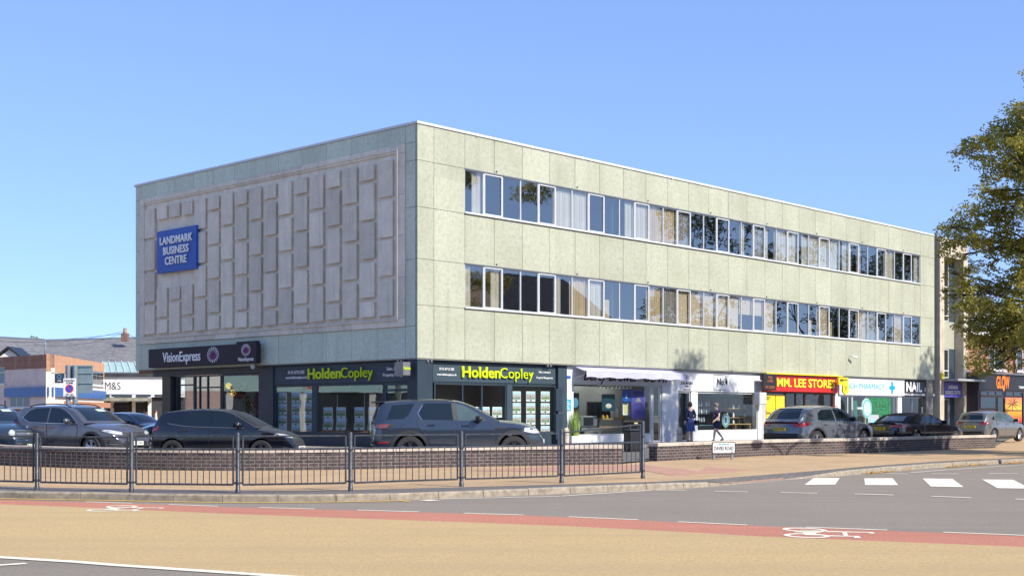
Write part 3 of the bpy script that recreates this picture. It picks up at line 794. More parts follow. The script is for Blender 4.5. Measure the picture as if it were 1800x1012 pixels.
def wallL(a,b,z0,z1,m,name='stall_riser',d0=-.03,d1=.12): return MB().box(FS+d0,FS+d1,a,b,z0,z1).build(name,m,BLD)
# interiors: back walls, party walls and floor behind the glass
mb = MB()
mb.box(4.5,BX-.3,5.0,5.1,ZF,ZB-.05); mb.box(4.4,4.5,4.5,BY-.3,ZF,ZB-.05)
for t in (7.9,15.3,22.4,29.6,36.7): mb.box(t-.06,t+.06,FS+.15,4.99,ZF,ZB-.05)
mb.box(FS+.15,4.39,9.0,9.12,ZF,ZB-.05)
mb.build('shop_interior_wall', mat('shop_interior',(.13,.14,.155),.9,var=.2,scale=.8), BLD)
MB().box(FS+.1,BX-.3,FS+.1,BY-.3,ZF-.1,ZF+.01).build('shop_floor', M_FLOORI, BLD)
MB().box(FS+.1,BX-.3,FS+.1,BY-.3,ZB-.10,ZB-.04).build('shop_ceiling', mat('shop_ceiling',(.30,.30,.30),.9), BLD)
# --- estate agent, both sides of the corner (dark blue)
ZH = 2.64
pier('F',0,0,ZF-.05,ZB-.04,M_NAVY,-.24,.3,'corner_pillar',a=.06,b=.80)
wallL(.82,9.3,ZH-.01,ZB-.05,M_NAVY2,'fascia',-.05); wallF(.82,7.42,ZH-.01,ZB-.05,M_NAVY2,'fascia',-.05)
shopwin('F',762,889,.75,ZH-.02,M_NAVY,M_SHOPG,vert=(812,846))
pier('F',889.3,897.5,ZF,ZH-.02,M_NAVY2,-.07)
shopwin('F',898,976,.75,ZH-.02,M_NAVY,M_SHOPG)
wallF(.82,7.4,ZF,.745,M_NAVY)
pier('F',977.5,993,ZF-.03,ZB-.04,M_NAVY2,-.12,.25)
mb = MB(); a,b = tF(979.5,-.1),tF(990.5,-.1)
mb.box(a,b,.155,.2,.5,1.5).box(a,b,.155,.2,1.62,2.5); mb.build('pilaster_panel', M_NAVY, BLD)
pier('L',458,483.5,ZF-.03,ZB-.04,M_NAVY,-.10,.25)
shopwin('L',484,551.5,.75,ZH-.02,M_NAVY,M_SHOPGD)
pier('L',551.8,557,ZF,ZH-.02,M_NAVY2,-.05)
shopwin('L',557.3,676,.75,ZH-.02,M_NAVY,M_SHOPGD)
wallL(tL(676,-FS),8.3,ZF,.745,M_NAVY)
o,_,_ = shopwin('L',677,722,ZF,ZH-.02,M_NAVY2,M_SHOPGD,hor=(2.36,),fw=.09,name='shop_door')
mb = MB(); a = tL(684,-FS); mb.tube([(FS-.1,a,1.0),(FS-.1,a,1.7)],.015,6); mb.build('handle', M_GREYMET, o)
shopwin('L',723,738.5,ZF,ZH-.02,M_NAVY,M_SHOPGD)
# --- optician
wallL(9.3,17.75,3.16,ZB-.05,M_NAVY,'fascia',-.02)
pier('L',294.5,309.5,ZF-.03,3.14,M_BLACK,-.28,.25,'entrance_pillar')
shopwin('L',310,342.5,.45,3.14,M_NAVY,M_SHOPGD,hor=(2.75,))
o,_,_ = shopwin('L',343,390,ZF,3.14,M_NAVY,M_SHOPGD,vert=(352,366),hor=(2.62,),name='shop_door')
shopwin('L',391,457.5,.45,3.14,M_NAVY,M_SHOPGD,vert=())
wallL(tL(457,-FS),tL(391,-FS),ZF,.44,M_NAVY); wallL(tL(342,-FS),tL(310,-FS),ZF,.44,M_NAVY)
# --- white shop with the awning
wallF(7.94,15.35,2.74,ZB-.05,M_WHITE,'fascia',-.08)
pier('F',993.6,1005,ZF-.03,2.735,M_WHITE,-.10,.25)
shopwin('F',1005.3,1144.5,.62,2.73,M_UPVC,M_SHOPG,fw=.05)
wallF(tF(1005.3,-FS),tF(1144.5,-FS),ZF,.615,M_WHITE)
o,_,_ = shopwin('F',1145.5,1161,ZF,2.73,M_UPVC,M_SHOPG,fw=.07,name='shop_door')
MB().box(tF(1146.6,-FS),tF(1158,-FS),FS+.01,FS+.03,1.12,1.42).build('letter_plate', mat('cream_card',(.62,.55,.42),.7), o)
wallF(tF(1161.3,-FS),tF(1189,-FS),ZF,2.735,M_WHITE,'white_wall',-.09)
# --- white hair shop
wallF(15.37,22.42,2.50,ZB-.05,M_WHITE,'fascia',-.10)
o,_,_ = shopwin('F',1190,1211.5,ZF,2.48,M_UPVC,M_SHOPG,vert=(),name='shop_door',fw=.05)
MB().box(tF(1191,-FS),tF(1203,-FS),FS+.06,FS+.10,ZF+.02,2.42).build('doorway_shade_sheet', M_BLACK, o)  # black sheet standing in for the darkness of the open doorway
pier('F',1212,1223.6,ZF,2.48,M_WHITE,-.09)
shopwin('F',1224,1330,.72,2.48,M_UPVC,M_SHOPG,fw=.05)
wallF(tF(1224,-FS),tF(1330,-FS),ZF,.715,M_WHITE)
pier('F',1330.3,1336,ZF,2.48,M_WHITE,-.09)
wallF(tF(1336.3,-FS),tF(1344.5,-FS),ZF,2.5,mat('grey_render',(.42,.41,.40),.8),'rendered_pier',-.05)
# --- convenience store
wallF(22.45,29.6,2.56,ZB-.05,mat('red_sign_paint',(.55,.02,.015),.4),'fascia',-.05)
shopwin('F',1345,1379,ZF,2.55,M_NAVY,M_SHOPG,fw=.05)
o,_,_ = shopwin('F',1379.3,1414,ZF,2.55,M_BLACK,M_SHOPG,vert=(1398,),fw=.06,name='shop_door')
shopwin('F',1414.3,1462,.5,2.55,mat('brown_frame',(.10,.025,.018),.5),M_SHOPG,vert=(),fw=.07)
wallF(tF(1414.3,-FS),tF(1462,-FS),ZF,.495,M_BLACK)
pier('F',1462.3,1466,ZF,2.55,MATS['brown_frame'],-.05)
pier('F',1466.3,1475,ZF,2.55,M_WHITE,-.06)
# --- chemist
wallF(29.65,36.7,2.46,ZB-.05,M_WHITE,'fascia',-.06)
o,_,_ = shopwin('F',1475.3,1497,ZF,2.45,M_UPVC,M_SHOPG,vert=(1489,),name='shop_door')
shopwin('F',1497.3,1576,.45,2.45,M_ALU,M_SHOPG,vert=(1520,),fw=.05)
wallF(tF(1497.3,-FS),tF(1576,-FS),ZF,.445,M_WHITE)
pier('F',1576.3,1583,ZF,2.45,M_WHITE,-.07)
# --- nail shop
wallF(36.75,BX-.3,2.46,ZB-.05,M_BLACK,'fascia',-.06)
shopwin('F',1583.3,1632,.45,2.45,M_ALU,M_SHOPG,vert=(1602,),fw=.05)
wallF(tF(1583.3,-FS),tF(1632,-FS),ZF,.445,M_NAVY)
pier('F',0,0,ZF-.03,ZB-.04,mat('grey_pier',(.17,.165,.15),.85,var=.25,scale=8),-.25,.3,'end_pier',a=39.35,b=BX-.05)

# ------------------------------------------------------------------ stair tower at the far end
TW0, TW1 = BX+.42, 44.35
T = thing('stair_tower', 'narrow beige stair tower with recessed windows at the far end of the office block', 'stair tower', (C0.x,C0.y,0), PHI)
M_TOW = mat('beige_tower_concrete', (.46,.40,.31), .85, var=.18, scale=2.2, bump=.15)
MB().box(BX+.01,TW0-.01,.25,.6,.2,ZT-.05).build('shadow_gap', M_NAVY2, T)
wa,wb = TW0+.55, TW1-1.3
mb = MB(); mb.box(TW0,wa,-.15,.7,.2,ZT+.02); mb.box(wb+.75,TW1,-.15,.7,.2,ZT+.02); mb.box(wa+.002,wb+.748,-.146,.7,ZT-1.1,ZT+.018)
mb.build('concrete_frame', M_TOW, T, bevel=.015)
MB().box(wa+.002,wb+.748,.42,.7,5.35,6.95).build('infill_panel', M_PANEL, T)
MB().box(wb+.02,wb+.748,.425,.7,.2,5.34).box(wb+.02,wb+.748,.425,.7,6.96,ZT-1.11).build('inner_reveal', M_NAVY2, T)
MB().box(TW0+.1,TW1-.1,.75,6,.2,ZT-.1).build('tower_core', M_DARK, T)
for z0,z1,hh in ((6.97,ZT-1.12,(7.3,9.0)),(3.62,5.33,(4.05,))):
    m = MB(); f=.05; a,b = wa+.01,wb+.01
    m.box(a,a+f,.44,.52,z0,z1); m.box(b-f,b,.44,.52,z0,z1); m.box(a+f,b-f,.44,.52,z0,z0+f); m.box(a+f,b-f,.44,.52,z1-f,z1); m.box((a+b)/2-.02,(a+b)/2+.03,.442,.518,z0+f,z1-f)
    for h in hh: m.box(a+f,b-f,.443,.517,h-.03,h+.03)
    o = m.build('tower_window', M_UPVC, T); MB().quad((a+.02,.48,z0+.02),(b-.02,.48,z0+.02),(b-.02,.48,z1-.02),(a+.02,.48,z1-.02)).build('pane', M_GLASS, o)
MB().box(wa-.4,wb+1.5,-1.15,.42,3.40,3.52).build('entrance_canopy', mat('canopy_metal',(.32,.34,.35),.5), T)
m = MB(); a,b = wa+.6,wb+.01; m.box(a,a+.1,.40,.48,.25,2.42); m.box(b-.1,b,.40,.48,.25,2.42); m.box(a+.1,b-.1,.40,.48,2.32,2.42); m.box(a+.1,b-.1,.40,.48,.25,.45); m.box(a+.1,b-.1,.402,.478,.95,1.05)
o = m.build('entrance_door', M_ALU, T); MB().quad((a+.05,.44,.3),(b-.05,.44,.3),(b-.05,.44,2.4),(a+.05,.44,2.4)).build('pane', M_GLASS, o)
MB().box(wa+.002,wa+.59,.42,.6,.2,1.25).build('letter_boxes', M_ALU, T)
# ================================================================== SIGNS, LETTERING AND SHOP CONTENTS
def fsign(name, label, cat, side, px0, px1, off, group=None):
    """a thing on a wall: its own x runs to the right, -y points out; z is height above the street"""
    if side == 'F': t = tF(px0,off); w_ = tF(px1,off)-t; loc = on_front(t,0,off); rz = RZF
    else: t = tL(px0,off); w_ = t-tL(px1,off); loc = on_left(t,0,off); rz = RZL
    return thing(name, label, cat, loc, rz, group), w_
def board(o, w_, z0, z1, m, th=.10, name='board', x0=0.0):
    return MB().chbox(x0, x0+w_, 0, th, z0, z1, .012).build(name, m, o)
M_SIGNBLUE = mat('sign_blue', (.010,.085,.40), .45, var=.08)
M_VIO = mat('dark_violet_sign', (.012,.008,.020), .65, var=.12, scale=1)
M_MAG = mat('magenta_dot', (.50,.06,.42), .5)
# business centre sign on the relief
o,w_ = fsign('wall_sign','square blue sign with white raised capitals fixed on the relief panel','sign','L',275.6,344.8,.24)
z0,z1 = 7.62,9.46
board(o,w_,z0,z1,M_SIGNBLUE,.12)
for s,zc in (('LANDMARK',8.98),('BUSINESS',8.53),('CENTRE',8.09)):
    text(s,.46,'lettering',M_TEXTW,o,(w_/2+.03,-.04,zc),bold=.022,xs=.98 if s!='CENTRE' else .95,ext=.02,space=1.06)
# optician: long fascia, hanging box sign
o,w_ = fsign('fascia_sign','long dark violet optician fascia with white lettering and dotted eye emblem','sign','L',260.8,447,.33)
board(o,w_,3.52,4.33,M_VIO,.30)
text('VisionExpress',.60,'lettering',M_TEXTW,o,(tL(287,.33)*0+ (tL(260.8,.33)-tL(287,.33)),-.02,3.92),bold=.012,xs=.86,align='LEFT',ext=.012)
def eye(o, cx, cz, s):
    a = MB(); b = MB()
    for ring_,n,rx,rz,sz in ((0,8,.15,.13,.030),(1,12,.25,.21,.032),(2,15,.37,.30,.036),(3,17,.50,.39,.044),(4,18,.64,.48,.050)):
        for k in range(n):
            an = 2*pi*k/n+ring_*.2; mb = b if (ring_ < 2 or (ring_ == 2 and sin(an) < .1)) else a
            mb.lathe([(sz*s,0),(sz*s,-.006)],8,(cx+rx*s*cos(an),-.004,cz+rz*s*sin(an)),'y')
    a.build('emblem_white_dots',M_TEXTW,o); b.build('emblem_magenta_dots',M_MAG,o)
eye(o,(tL(260.8,.33)-tL(374.5,.33)),3.95,.62)
o,w_ = fsign('projecting_sign','square dark violet box sign with dotted eye at the end of the optician fascia','sign','L',415,450,.52)
board(o,w_,3.50,4.40,M_VIO,.18); eye(o,w_/2,4.05,.46)
text('VisionExpress',.21,'lettering',M_TEXTW,o,(w_/2,-.015,3.68),bold=.012,xs=.9)
# estate agent fascia lettering
def agent(side, pxl, px0, px1, z, sz, tel, serv):
    if side=='L': off=.05-.30+.05
    o,w_ = fsign('fascia_sign', 'blue grey estate agent fascia with lime lettering on the %s side of the corner'%('shaded' if side=='L' else 'sunlit'),'sign',side,pxl[0],pxl[1],-.22)
    X = (lambda p: tL(pxl[0],-.22)-tL(p,-.22)) if side=='L' else (lambda p: tF(p,-.22)-tF(pxl[0],-.22))
    board(o,w_,2.66,3.38,M_NAVY2,.026)
    a,b = X(px0),X(px1); wd = b-a
    h = text('Holden',sz,'lettering',M_LIME,o,(a,-.05,z),bold=.022,align='LEFT',ext=.03)
    c = text('Copley',sz,'lettering',M_LIME,o,(b,-.05,z),bold=-.004,align='RIGHT',ext=.03)
    # fit both words to the width seen
    for q,ww in ((h,wd*.515),(c,wd*.475)):
        xs = [v.co.x for v in q.data.vertices]; q.scale = (ww/(max(xs)-min(xs)),1,1)
    text(tel,sz*(.31 if side=='L' else .22),'lettering',M_TEXTW,o,(X(serv[0]),-.012,z+.10),align='CENTER',bold=.01,xs=1.0); text('www.holdencopley.co.uk',sz*(.25 if side=='L' else .18),'lettering',M_TEXTW,o,(X(serv[0]),-.012,z-.10),xs=.95,bold=.01)
    ss = sz*(.29 if side=='L' else .19)
    text('Sales, Lettings &',ss,'lettering',M_TEXTW,o,(X(serv[1]),-.012,z+.11),bold=.006); text('Property Management',ss,'lettering',M_TEXTW,o,(X(serv[1]),-.012,z-.11),bold=.006)
agent('L',(484,737),542.5,657.5,3.02,.56,'0115 6712 555',(521,697))
agent('F',(761,976.5),809,935.5,3.02,.56,'0115 6712 555',(785,957))
o = thing('projecting_sign','grey box sign with lime lettering hung at the street corner of the office block','sign',on_left(.42,0,.42),RZL)
MB().box(-.22,.24,-.08,.26,2.85,3.32).build('board',M_GREYMET,o,bevel=.01)
q = text('Holden',.16,'lettering',M_LIME,o,(.247,.09,3.1),bold=.02,rot=(pi/2,0,pi/2)); q.scale=(.7,1,1)
# cameras and lamps under the overhang
def cctv(label, loc, rz, arm=.3, tilt=.15, m=None):
    o = thing('security_camera', label, 'camera', loc, rz)
    MB().tube([(0,0,0),(0,-.14,.02),(0,-.2,-.05)],.022,8).build('bracket',M_WHITE,o)
    MB().obox((.10,-.27,-.06),.19,.045,.045,radians(-18),0,tilt).build('housing',M_WHITE,o,bevel=.015)
p = on_front(tF(1492.6),zF(1492.6,625),0)
cctv('white security camera on bracket high on the sunlit wall above the chemist', p, RZF)
for i,(t,side) in enumerate(((.95,'L'),(.62,'F'),(7.0,'F'))):
    p = on_left(t,3.40,-.16) if side=='L' else on_front(t,3.40,-.16)
    o = thing('spot_lamp',['small twin spot lamp under the overhang on the shaded side of the corner','small twin spot lamp under the overhang on the sunlit side of the corner','small twin spot lamp under the overhang beside the grey blue pilaster'][i],'lamp',p,RZL if side=='L' else RZF,'spot lamps under the overhang')
    mb = MB()
    for s in (-1,1): mb.lathe([(.02,0),(.05,-.05),(.05,-.13),(0,-.131)],10,(s*.09,-.02,-.02),'y')
    mb.tube([(-.09,0,-.02),(.09,0,-.02)],.014,6).tube([(0,0,-.02),(0,0,.05)],.014,6); mb.build('lamp_heads',M_GREYMET,o,smooth=40)
o = thing('dome_camera','white dome camera under the end of the optician fascia','camera',on_left(tL(449),3.50,.12),RZL)
MB().lathe([(.10,0),(.10,-.10),(.08,-.16),(.04,-.2),(0,-.21)],14).build('housing',M_WHITE,o,smooth=50)
o,w_ = fsign('alarm_box','small white and blue alarm box on the white pier','alarm box','F',995,1001,-.19)
MB().chbox(0,.30,0,.09,2.92,3.25,.02).build('housing',M_WHITE,o); MB().box(.02,.28,-.005,0,2.92,3.02).build('badge',M_SIGNBLUE,o)
# teal notice
o,w_ = fsign('wall_notice','small teal notice with white lines on the white pier','notice','F',993.8,1003.8,-.185)
M_TEAL = mat('teal_notice',(.02,.32,.42),.5)
MB().box(0,w_,0,.012,1.62,2.08).build('board',M_TEAL,o)
mb = MB()
for k in range(6): mb.box(.06,w_-.06-.05*(k%3),-.004,0,1.68+k*.062,1.70+k*.062)
mb.build('print_lines',M_TEXTW,o)
# white shop: handwriting on the fascia and the awning
o,w_ = fsign('fascia_sign','white fascia with dark handwritten lettering half hidden behind the awning','sign','F',1007,1187,-.20)
MB().box(0,w_,0,.018,2.76,3.39).build('board',M_WHITE,o)
q = text('Berty Brewer  OB H7',.62,'lettering',mat('violet_ink',(.03,.015,.05),.5),o,(.62,-.012,3.05),align='LEFT',shear=.3,bold=.012)
xs = [v.co.x for v in q.data.vertices]; q.scale = ((w_-1.0)/(max(xs)-min(xs)),1,1)
o,w_ = fsign('awning','lavender fabric shop awning half drawn out above the white shop window','awning','F',1009,1183,-.15)
M_AWN = mat('lavender_fabric',(.44,.44,.64),.85,var=.08,scale=1.5,bump=.2)
z0 = 3.40; n=40; mb=MB()
for k in range(n+1):
    x = w_*k/n; s = .012*sin(k*1.7)
    mb.v += [(x,0,z0),(x,-.62,z0-.20+s*.3),(x,-.66,z0-.22+s*.3),(x,-.665+s,z0-.44+.02*sin(k*.9))]
for k in range(n):
    for j in range(3): mb.f.append((k*4+j,(k+1)*4+j,(k+1)*4+j+1,k*4+j+1))
mb.build('canopy',M_AWN,o,smooth=60)
MB().tube([(-.02,-.63,z0-.185),(w_+.02,-.63,z0-.185)],.03,8).build('front_bar',M_UPVC,o); MB().box(-.05,w_+.05,.0,.12,z0-.06,z0+.045).build('cassette',M_UPVC,o)
for x in (.1,w_-.1): MB().tube([(x,0,2.95),(x,-.35,3.02),(x,-.62,3.19)],.018,6).build('arm',M_UPVC,o)
# hair shop
o,w_ = fsign('fascia_sign','white hair salon fascia with black lettering and an open square frame','sign','F',1189.5,1337.5,-.185)
MB().box(0,w_,0,.013,2.52,3.36).build('board',M_WHITE,o)
X = lambda p: tF(p,-.185)-tF(1189.5,-.185)
M_TXTB = mat('black_lettering',(.012,.012,.014),.5)
text('No.4',.42,'lettering',M_TXTB,o,(X(1269.5),-.006,2.95),bold=.022,xs=1.0)
mb = MB(); a,b = X(1254.5),X(1275); za,zb = 2.58,3.28; t=.022
mb.box(a,a+t,-.012,0,za,zb).box(a,b,-.0125,0,zb-t,zb).box(a,b,-.0125,0,za,za+t).box(b-t,b,-.011,0,zb-.22,zb-t).box(b-t,b,-.011,0,za+t,za+.10); mb.build('square_frame',M_TXTB,o)
text('BALMAIN',.21,'lettering',M_TXTB,o,(X(1207),-.006,2.86),bold=.012); text('PARIS',.11,'lettering',M_TXTB,o,(X(1207),-.006,2.72),bold=.008); text('HAIR COUTURE',.075,'lettering',M_TXTB,o,(X(1207),-.006,2.57),bold=.02)
mb = MB(); cx = X(1207)
for k in range(20):
    a1=2*pi*k/20; a2=2*pi*(k+1)/20; r=.13
    mb.quad((cx+r*cos(a1),-.01,3.12+r*sin(a1)),(cx+r*cos(a2),-.01,3.12+r*sin(a2)),(cx+(r-.02)*cos(a2),-.01,3.12+(r-.02)*sin(a2)),(cx+(r-.02)*cos(a1),-.01,3.12+(r-.02)*sin(a1)))
mb.build('round_emblem',M_TXTB,o); text('B',.19,'lettering',M_TXTB,o,(cx,-.006,3.12),bold=.01)
o,w_ = fsign('meter_box','grey metal box on the rendered pier beside the hair salon','box','F',1336,1348,.18)
MB().chbox(0,w_,0,.35,1.95,2.52,.03).build('housing',mat('pale_grey_metal',(.50,.51,.53),.5),o)
o,w_ = fsign('projecting_sign','black projecting sign with small orange lettering beside the red store fascia','sign','F',1342,1365,.30)
MB().chbox(0,w_,0,.08,2.62,3.40,.02).build('board',M_BLACK,o)
for s,z in (('FOOD',3.22),('& WINE',3.05),('OFF LICENCE',2.76)): text(s,.17,'lettering',mat('rust_lettering',(.42,.13,.05),.5),o,(w_/2,-.008,z),xs=.8,bold=.01)
# convenience store: red fascia with a yellow top
o,w_ = fsign('fascia_sign','bright red convenience store fascia with yellow capitals and a yellow top strip','sign','F',1349,1473,.02)
M_REDS = mat('red_sign_paint',(.55,.02,.015),.4); M_YEL = mat('yellow_strip',(.75,.58,.02),.45)
MB().chbox(0,w_,0,.25,2.58,3.40,.02).build('board',M_REDS,o)
MB().box(-.3,w_+.25,-.16,.26,3.405,3.455).build('top_strip',M_YEL,o)
X = lambda p: tF(p,.02)-tF(1349,.02)
# serif capitals: block letters with slab feet
def serif(s, x0, x1, zc, h, m, o, y):
    q = text(s,h*1.37,'lettering',m,o,(x0,y,zc),bold=.018,align='LEFT',ext=.012)
    xs = [v.co.x for v in q.data.vertices]; sc = (x1-x0)/(max(xs)-min(xs)); q.scale=(sc,1,1); return q
serif('MM. LEE STORES',X(1364.5)+.015,X(1466)+.015,3.0-.018,.42,mat('dark_green_outline',(.03,.12,.02),.5),o,-.006)  # green outline of the yellow letters, an offset copy behind them
serif('MM. LEE STORES',X(1364.5),X(1466),3.0,.42,mat('yellow_lettering',(.80,.75,.05),.4),o,-.02)
o,w_ = fsign('projecting_sign','yellow projecting money transfer sign with black lettering above the chemist door','sign','F',1474.5,1492,.45)
MB().chbox(0,w_*.98,0,.10,2.98,3.36,.02).build('board',M_YEL,o); text('WU',.2,'lettering',M_TXTB,o,(.28,-.008,3.2),bold=.03); 
text('money transfer',.10,'lettering',M_TXTB,o,(w_*.62,-.008,3.24),xs=.8,bold=.01)
o,w_ = fsign('projecting_sign','small yellow hexagonal sign hanging below the money transfer sign','sign','F',1481,1493,.60)
mb = MB(); hx=[(w_/2+.34*cos(pi/3*k+pi/6),2.78+.34*sin(pi/3*k+pi/6)) for k in range(6)]
mb.prism(hx, lambda u,v,k:(u,.08*k,v)); mb.build('board',M_YEL,o); text('P',.34,'lettering',mat('ochre_lettering',(.42,.22,.01),.5),o,(w_/2,-.008,2.78),bold=.02)
# chemist
o,w_ = fsign('fascia_sign','white chemist fascia with thin teal lettering and a blue cross','sign','F',1476,1590.5,-.14)
MB().chbox(0,w_,0,.06,2.48,3.40,.01).build('board',M_WHITE,o)
X = lambda p: tF(p,-.14)-tF(1476,-.14); M_AQUA = mat('aqua_lettering',(.0,.38,.50),.45); M_CROSS = mat('blue_cross',(.0,.32,.60),.4)
q = text('SINGH PHARMACY',.44,'lettering',M_AQUA,o,(X(1555),-.006,2.95),bold=.0,align='RIGHT')
xs=[v.co.x for v in q.data.vertices]; q.scale=((X(1555)-X(1481))/(max(xs)-min(xs)),1,1)
mb = MB(); cx=X(1568); mb.box(cx-.09,cx+.09,-.03,0,2.62,3.26).box(cx-.31,cx-.092,-.029,0,2.85,3.03).box(cx+.092,cx+.31,-.029,0,2.85,3.03); mb.build('cross',M_CROSS,o)
o,w_ = fsign('projecting_sign','round white and teal pharmacy sign on a short arm','sign','F',1518,1531,.55)
cx = w_/2
MB().lathe([(.50,0),(.52,.03),(.52,.09),(.50,.12)],28,(cx,0,1.78),'y').build('disc',mat('pale_teal',(.42,.62,.58),.5),o,smooth=40)
MB().lathe([(.40,-.006),(.46,-.006),(.46,.01),(.40,.01)],28,(cx,0,1.78),'y',closed=True).build('ring',mat('deep_teal',(.02,.30,.30),.5),o)
MB().tube([(cx-.5,.06,1.78),(cx-1.0,.06,1.78)],.06,8).build('arm',M_WHITE,o)
o,w_ = fsign('round_notice','round white speed limit style notice with red rim on the white pier','notice','F',1466.8,1472.5,-.20)
MB().lathe([(.0,-.012),(.20,-.012),(.20,0)],20,(w_/2,0,1.72),'y').build('disc',M_REDS,o); MB().lathe([(.0,-.016),(.155,-.016),(.155,-.012)],20,(w_/2,0,1.72),'y').build('face',M_TEXTW,o); text('15',.2,'lettering',M_TXTB,o,(w_/2,-.02,1.72),bold=.02)
# nail shop
o,w_ = fsign('fascia_sign','black nail bar fascia with large white capitals','sign','F',1591,1637.5,-.10)
MB().chbox(0,w_,0,.06,2.47,3.33,.01).build('board',M_BLACK,o); X = lambda p: tF(p,-.10)-tF(1591,-.10)
q = text('NAIL',.72,'lettering',M_TEXTW,o,(X(1592.5),-.006,2.98),bold=.03,align='LEFT'); xs=[v.co.x for v in q.data.vertices]; q.scale=((X(1620)-X(1592.5))/(max(xs)-min(xs)),1,1)
text('Bar',.34,'lettering',M_TEXTW,o,(X(1628.5),-.006,2.86),bold=.015); text('ACRYLICS GELS MANICURES PEDICURES',.15,'lettering',M_TEXTW,o,(w_/2,-.006,2.58),bold=.02,xs=1.5)
# business centre door sign on the tower
tt = (BX+.42)
o = thing('door_sign','violet blue sign with white capitals over the stair tower door','sign',on_front(tt+.5,0,.155),RZF)
MB().chbox(0,2.35,0,.05,2.46,3.36,.01).build('board',mat('violet_blue_sign',(.07,.06,.32),.5),o)
for s,z in (('LANDMARK',3.05),('BUSINESS CENTRE',2.74)): text(s,.30,'lettering',M_TEXTW,o,(1.17,-.006,z),bold=.012,xs=.82)
o = thing('alarm_box','yellow alarm box on the stair tower pillar','alarm box',on_front(tt+.02,0,.16),RZF)
MB().chbox(0,.34,-.1,0,3.5,3.86,.03).build('housing',M_YEL,o)

# ------------------------------------------------------------------ property cards in the agent's windows
def m_photo():
    b = NB('property_photo'); oi = b.n.new('ShaderNodeObjectInfo'); r = oi.outputs['Random']
    x,y,z = b.sep(b.tc.outputs['Generated'])
    n = b.noise(5, b.comb(b.math('ADD',x,b.math('MULTIPLY',r,40)),z,0), det=4)
    zz_ = b.math('ADD', z, b.math('MULTIPLY', b.math('SUBTRACT', n, .5), .45))
    skyc = b.mix(n,(.30,.55,.85),(.70,.82,.95))
    rr_ = b.math('FRACT', b.math('MULTIPLY', r, 7.3))
    walls = b.mix(b.ramp(b.noise(9,b.comb(b.math('ADD',x,b.math('MULTIPLY',r,90)),z,0)),.4,.6), b.mix(rr_,(.55,.48,.40),(.34,.13,.08)), (.75,.74,.70))
    dk = b.mix(b.ramp(b.noise(14,b.comb(x,z,r)),.52,.62), walls, (.10,.09,.09))
    grs = b.mix(b.math('FRACT', b.math('MULTIPLY', r, 3.7)),(.16,.27,.07),(.30,.29,.27))
    c = b.mix(b.ramp(zz_,.30,.33), grs, dk); c = b.mix(b.ramp(zz_,.66,.69), c, skyc)
    return b.done(c,.5)
M_PHOTO = m_photo(); M_CARDW = mat('white_card',(.78,.78,.76),.6)
CARD = MB().box(-.26,.26,0,.012,-.20,.20).mesh('property_card', M_CARDW)
PHOT = MB().quad((-.235,-.004,-.11),(.235,-.004,-.11),(.235,-.004,.175),(-.235,-.004,.175)).mesh('photo', M_PHOTO)
CAPT = MB().box(-.05,.05,-.004,0,-.18,-.13).box(-.2,-.08,-.004,0,-.16,-.15).mesh('caption', M_TXTB)
card0 = obj('property_card', CARD); obj('photo', PHOT, card0); obj('caption', CAPT, card0); first_card = [True]
ORD = ['first','second','third','fourth','fifth','sixth','seventh']
def card(side, px, py, lab, s=1.0, off=-.42, tilt=0):
    o = card0 if first_card[0] else dup(card0); first_card[0] = False
    if side=='F': o.location = on_front(tF(px,off),zF(px,py,off),off); o.rotation_euler = (tilt,0,RZF)
    else: o.location = on_left(tL(px,off),zL(px,py,off),off); o.rotation_euler = (tilt,0,RZL)
    o.scale = (s,1,s); tag(o, lab, 'property card', 'property cards hung in the estate agent windows'); return o
RW = ['top','second','third','bottom']
for r_,py in enumerate((698.5,718.5,738.5,757)):
    for c_,px in enumerate((496.5,520,541.5)): card('L',px,py+ (-.4*c_),'%s card from the left in the %s row of the shaded window with twelve cards'%(ORD[c_],RW[r_]),1.05)
for r_,py in enumerate((725,745)):
    for c_,px in enumerate((576.5,599.5,631.5,655.5)): card('L',px,py,'%s stand card from the left in the %s row of the wide shaded window'%(ORD[c_],['upper','lower'][r_]),1.05 if r_==0 else 1.1, tilt=0 if r_==0 else -.12)
for c_,px in enumerate((834,852,874)): card('F',px,724,'%s card from the left in the dark window above the grey estate car'%ORD[c_],1.0)
for r_,py in enumerate((696.5,717,737,757)):
    for c_,px in enumerate((907.5,933,958.5)): card('F',px,py,'%s card from the left in the %s row of the sunlit window with twelve cards'%(ORD[c_],RW[r_]),1.0)
o = thing('display_stand','thin steel display stand carrying tilted cards in the wide shaded window','stand',on_left(tL(616,-.5),ZF,-.5),RZL)
mb = MB()
for dx in (-1.9,-.85,.75,1.9): mb.tube([(dx,.06,0),(dx,.06,1.95)],.012,6); mb.box(dx-.15,dx+.15,-.05,.15,0,.02)
mb.build('frame',M_ALU,o)
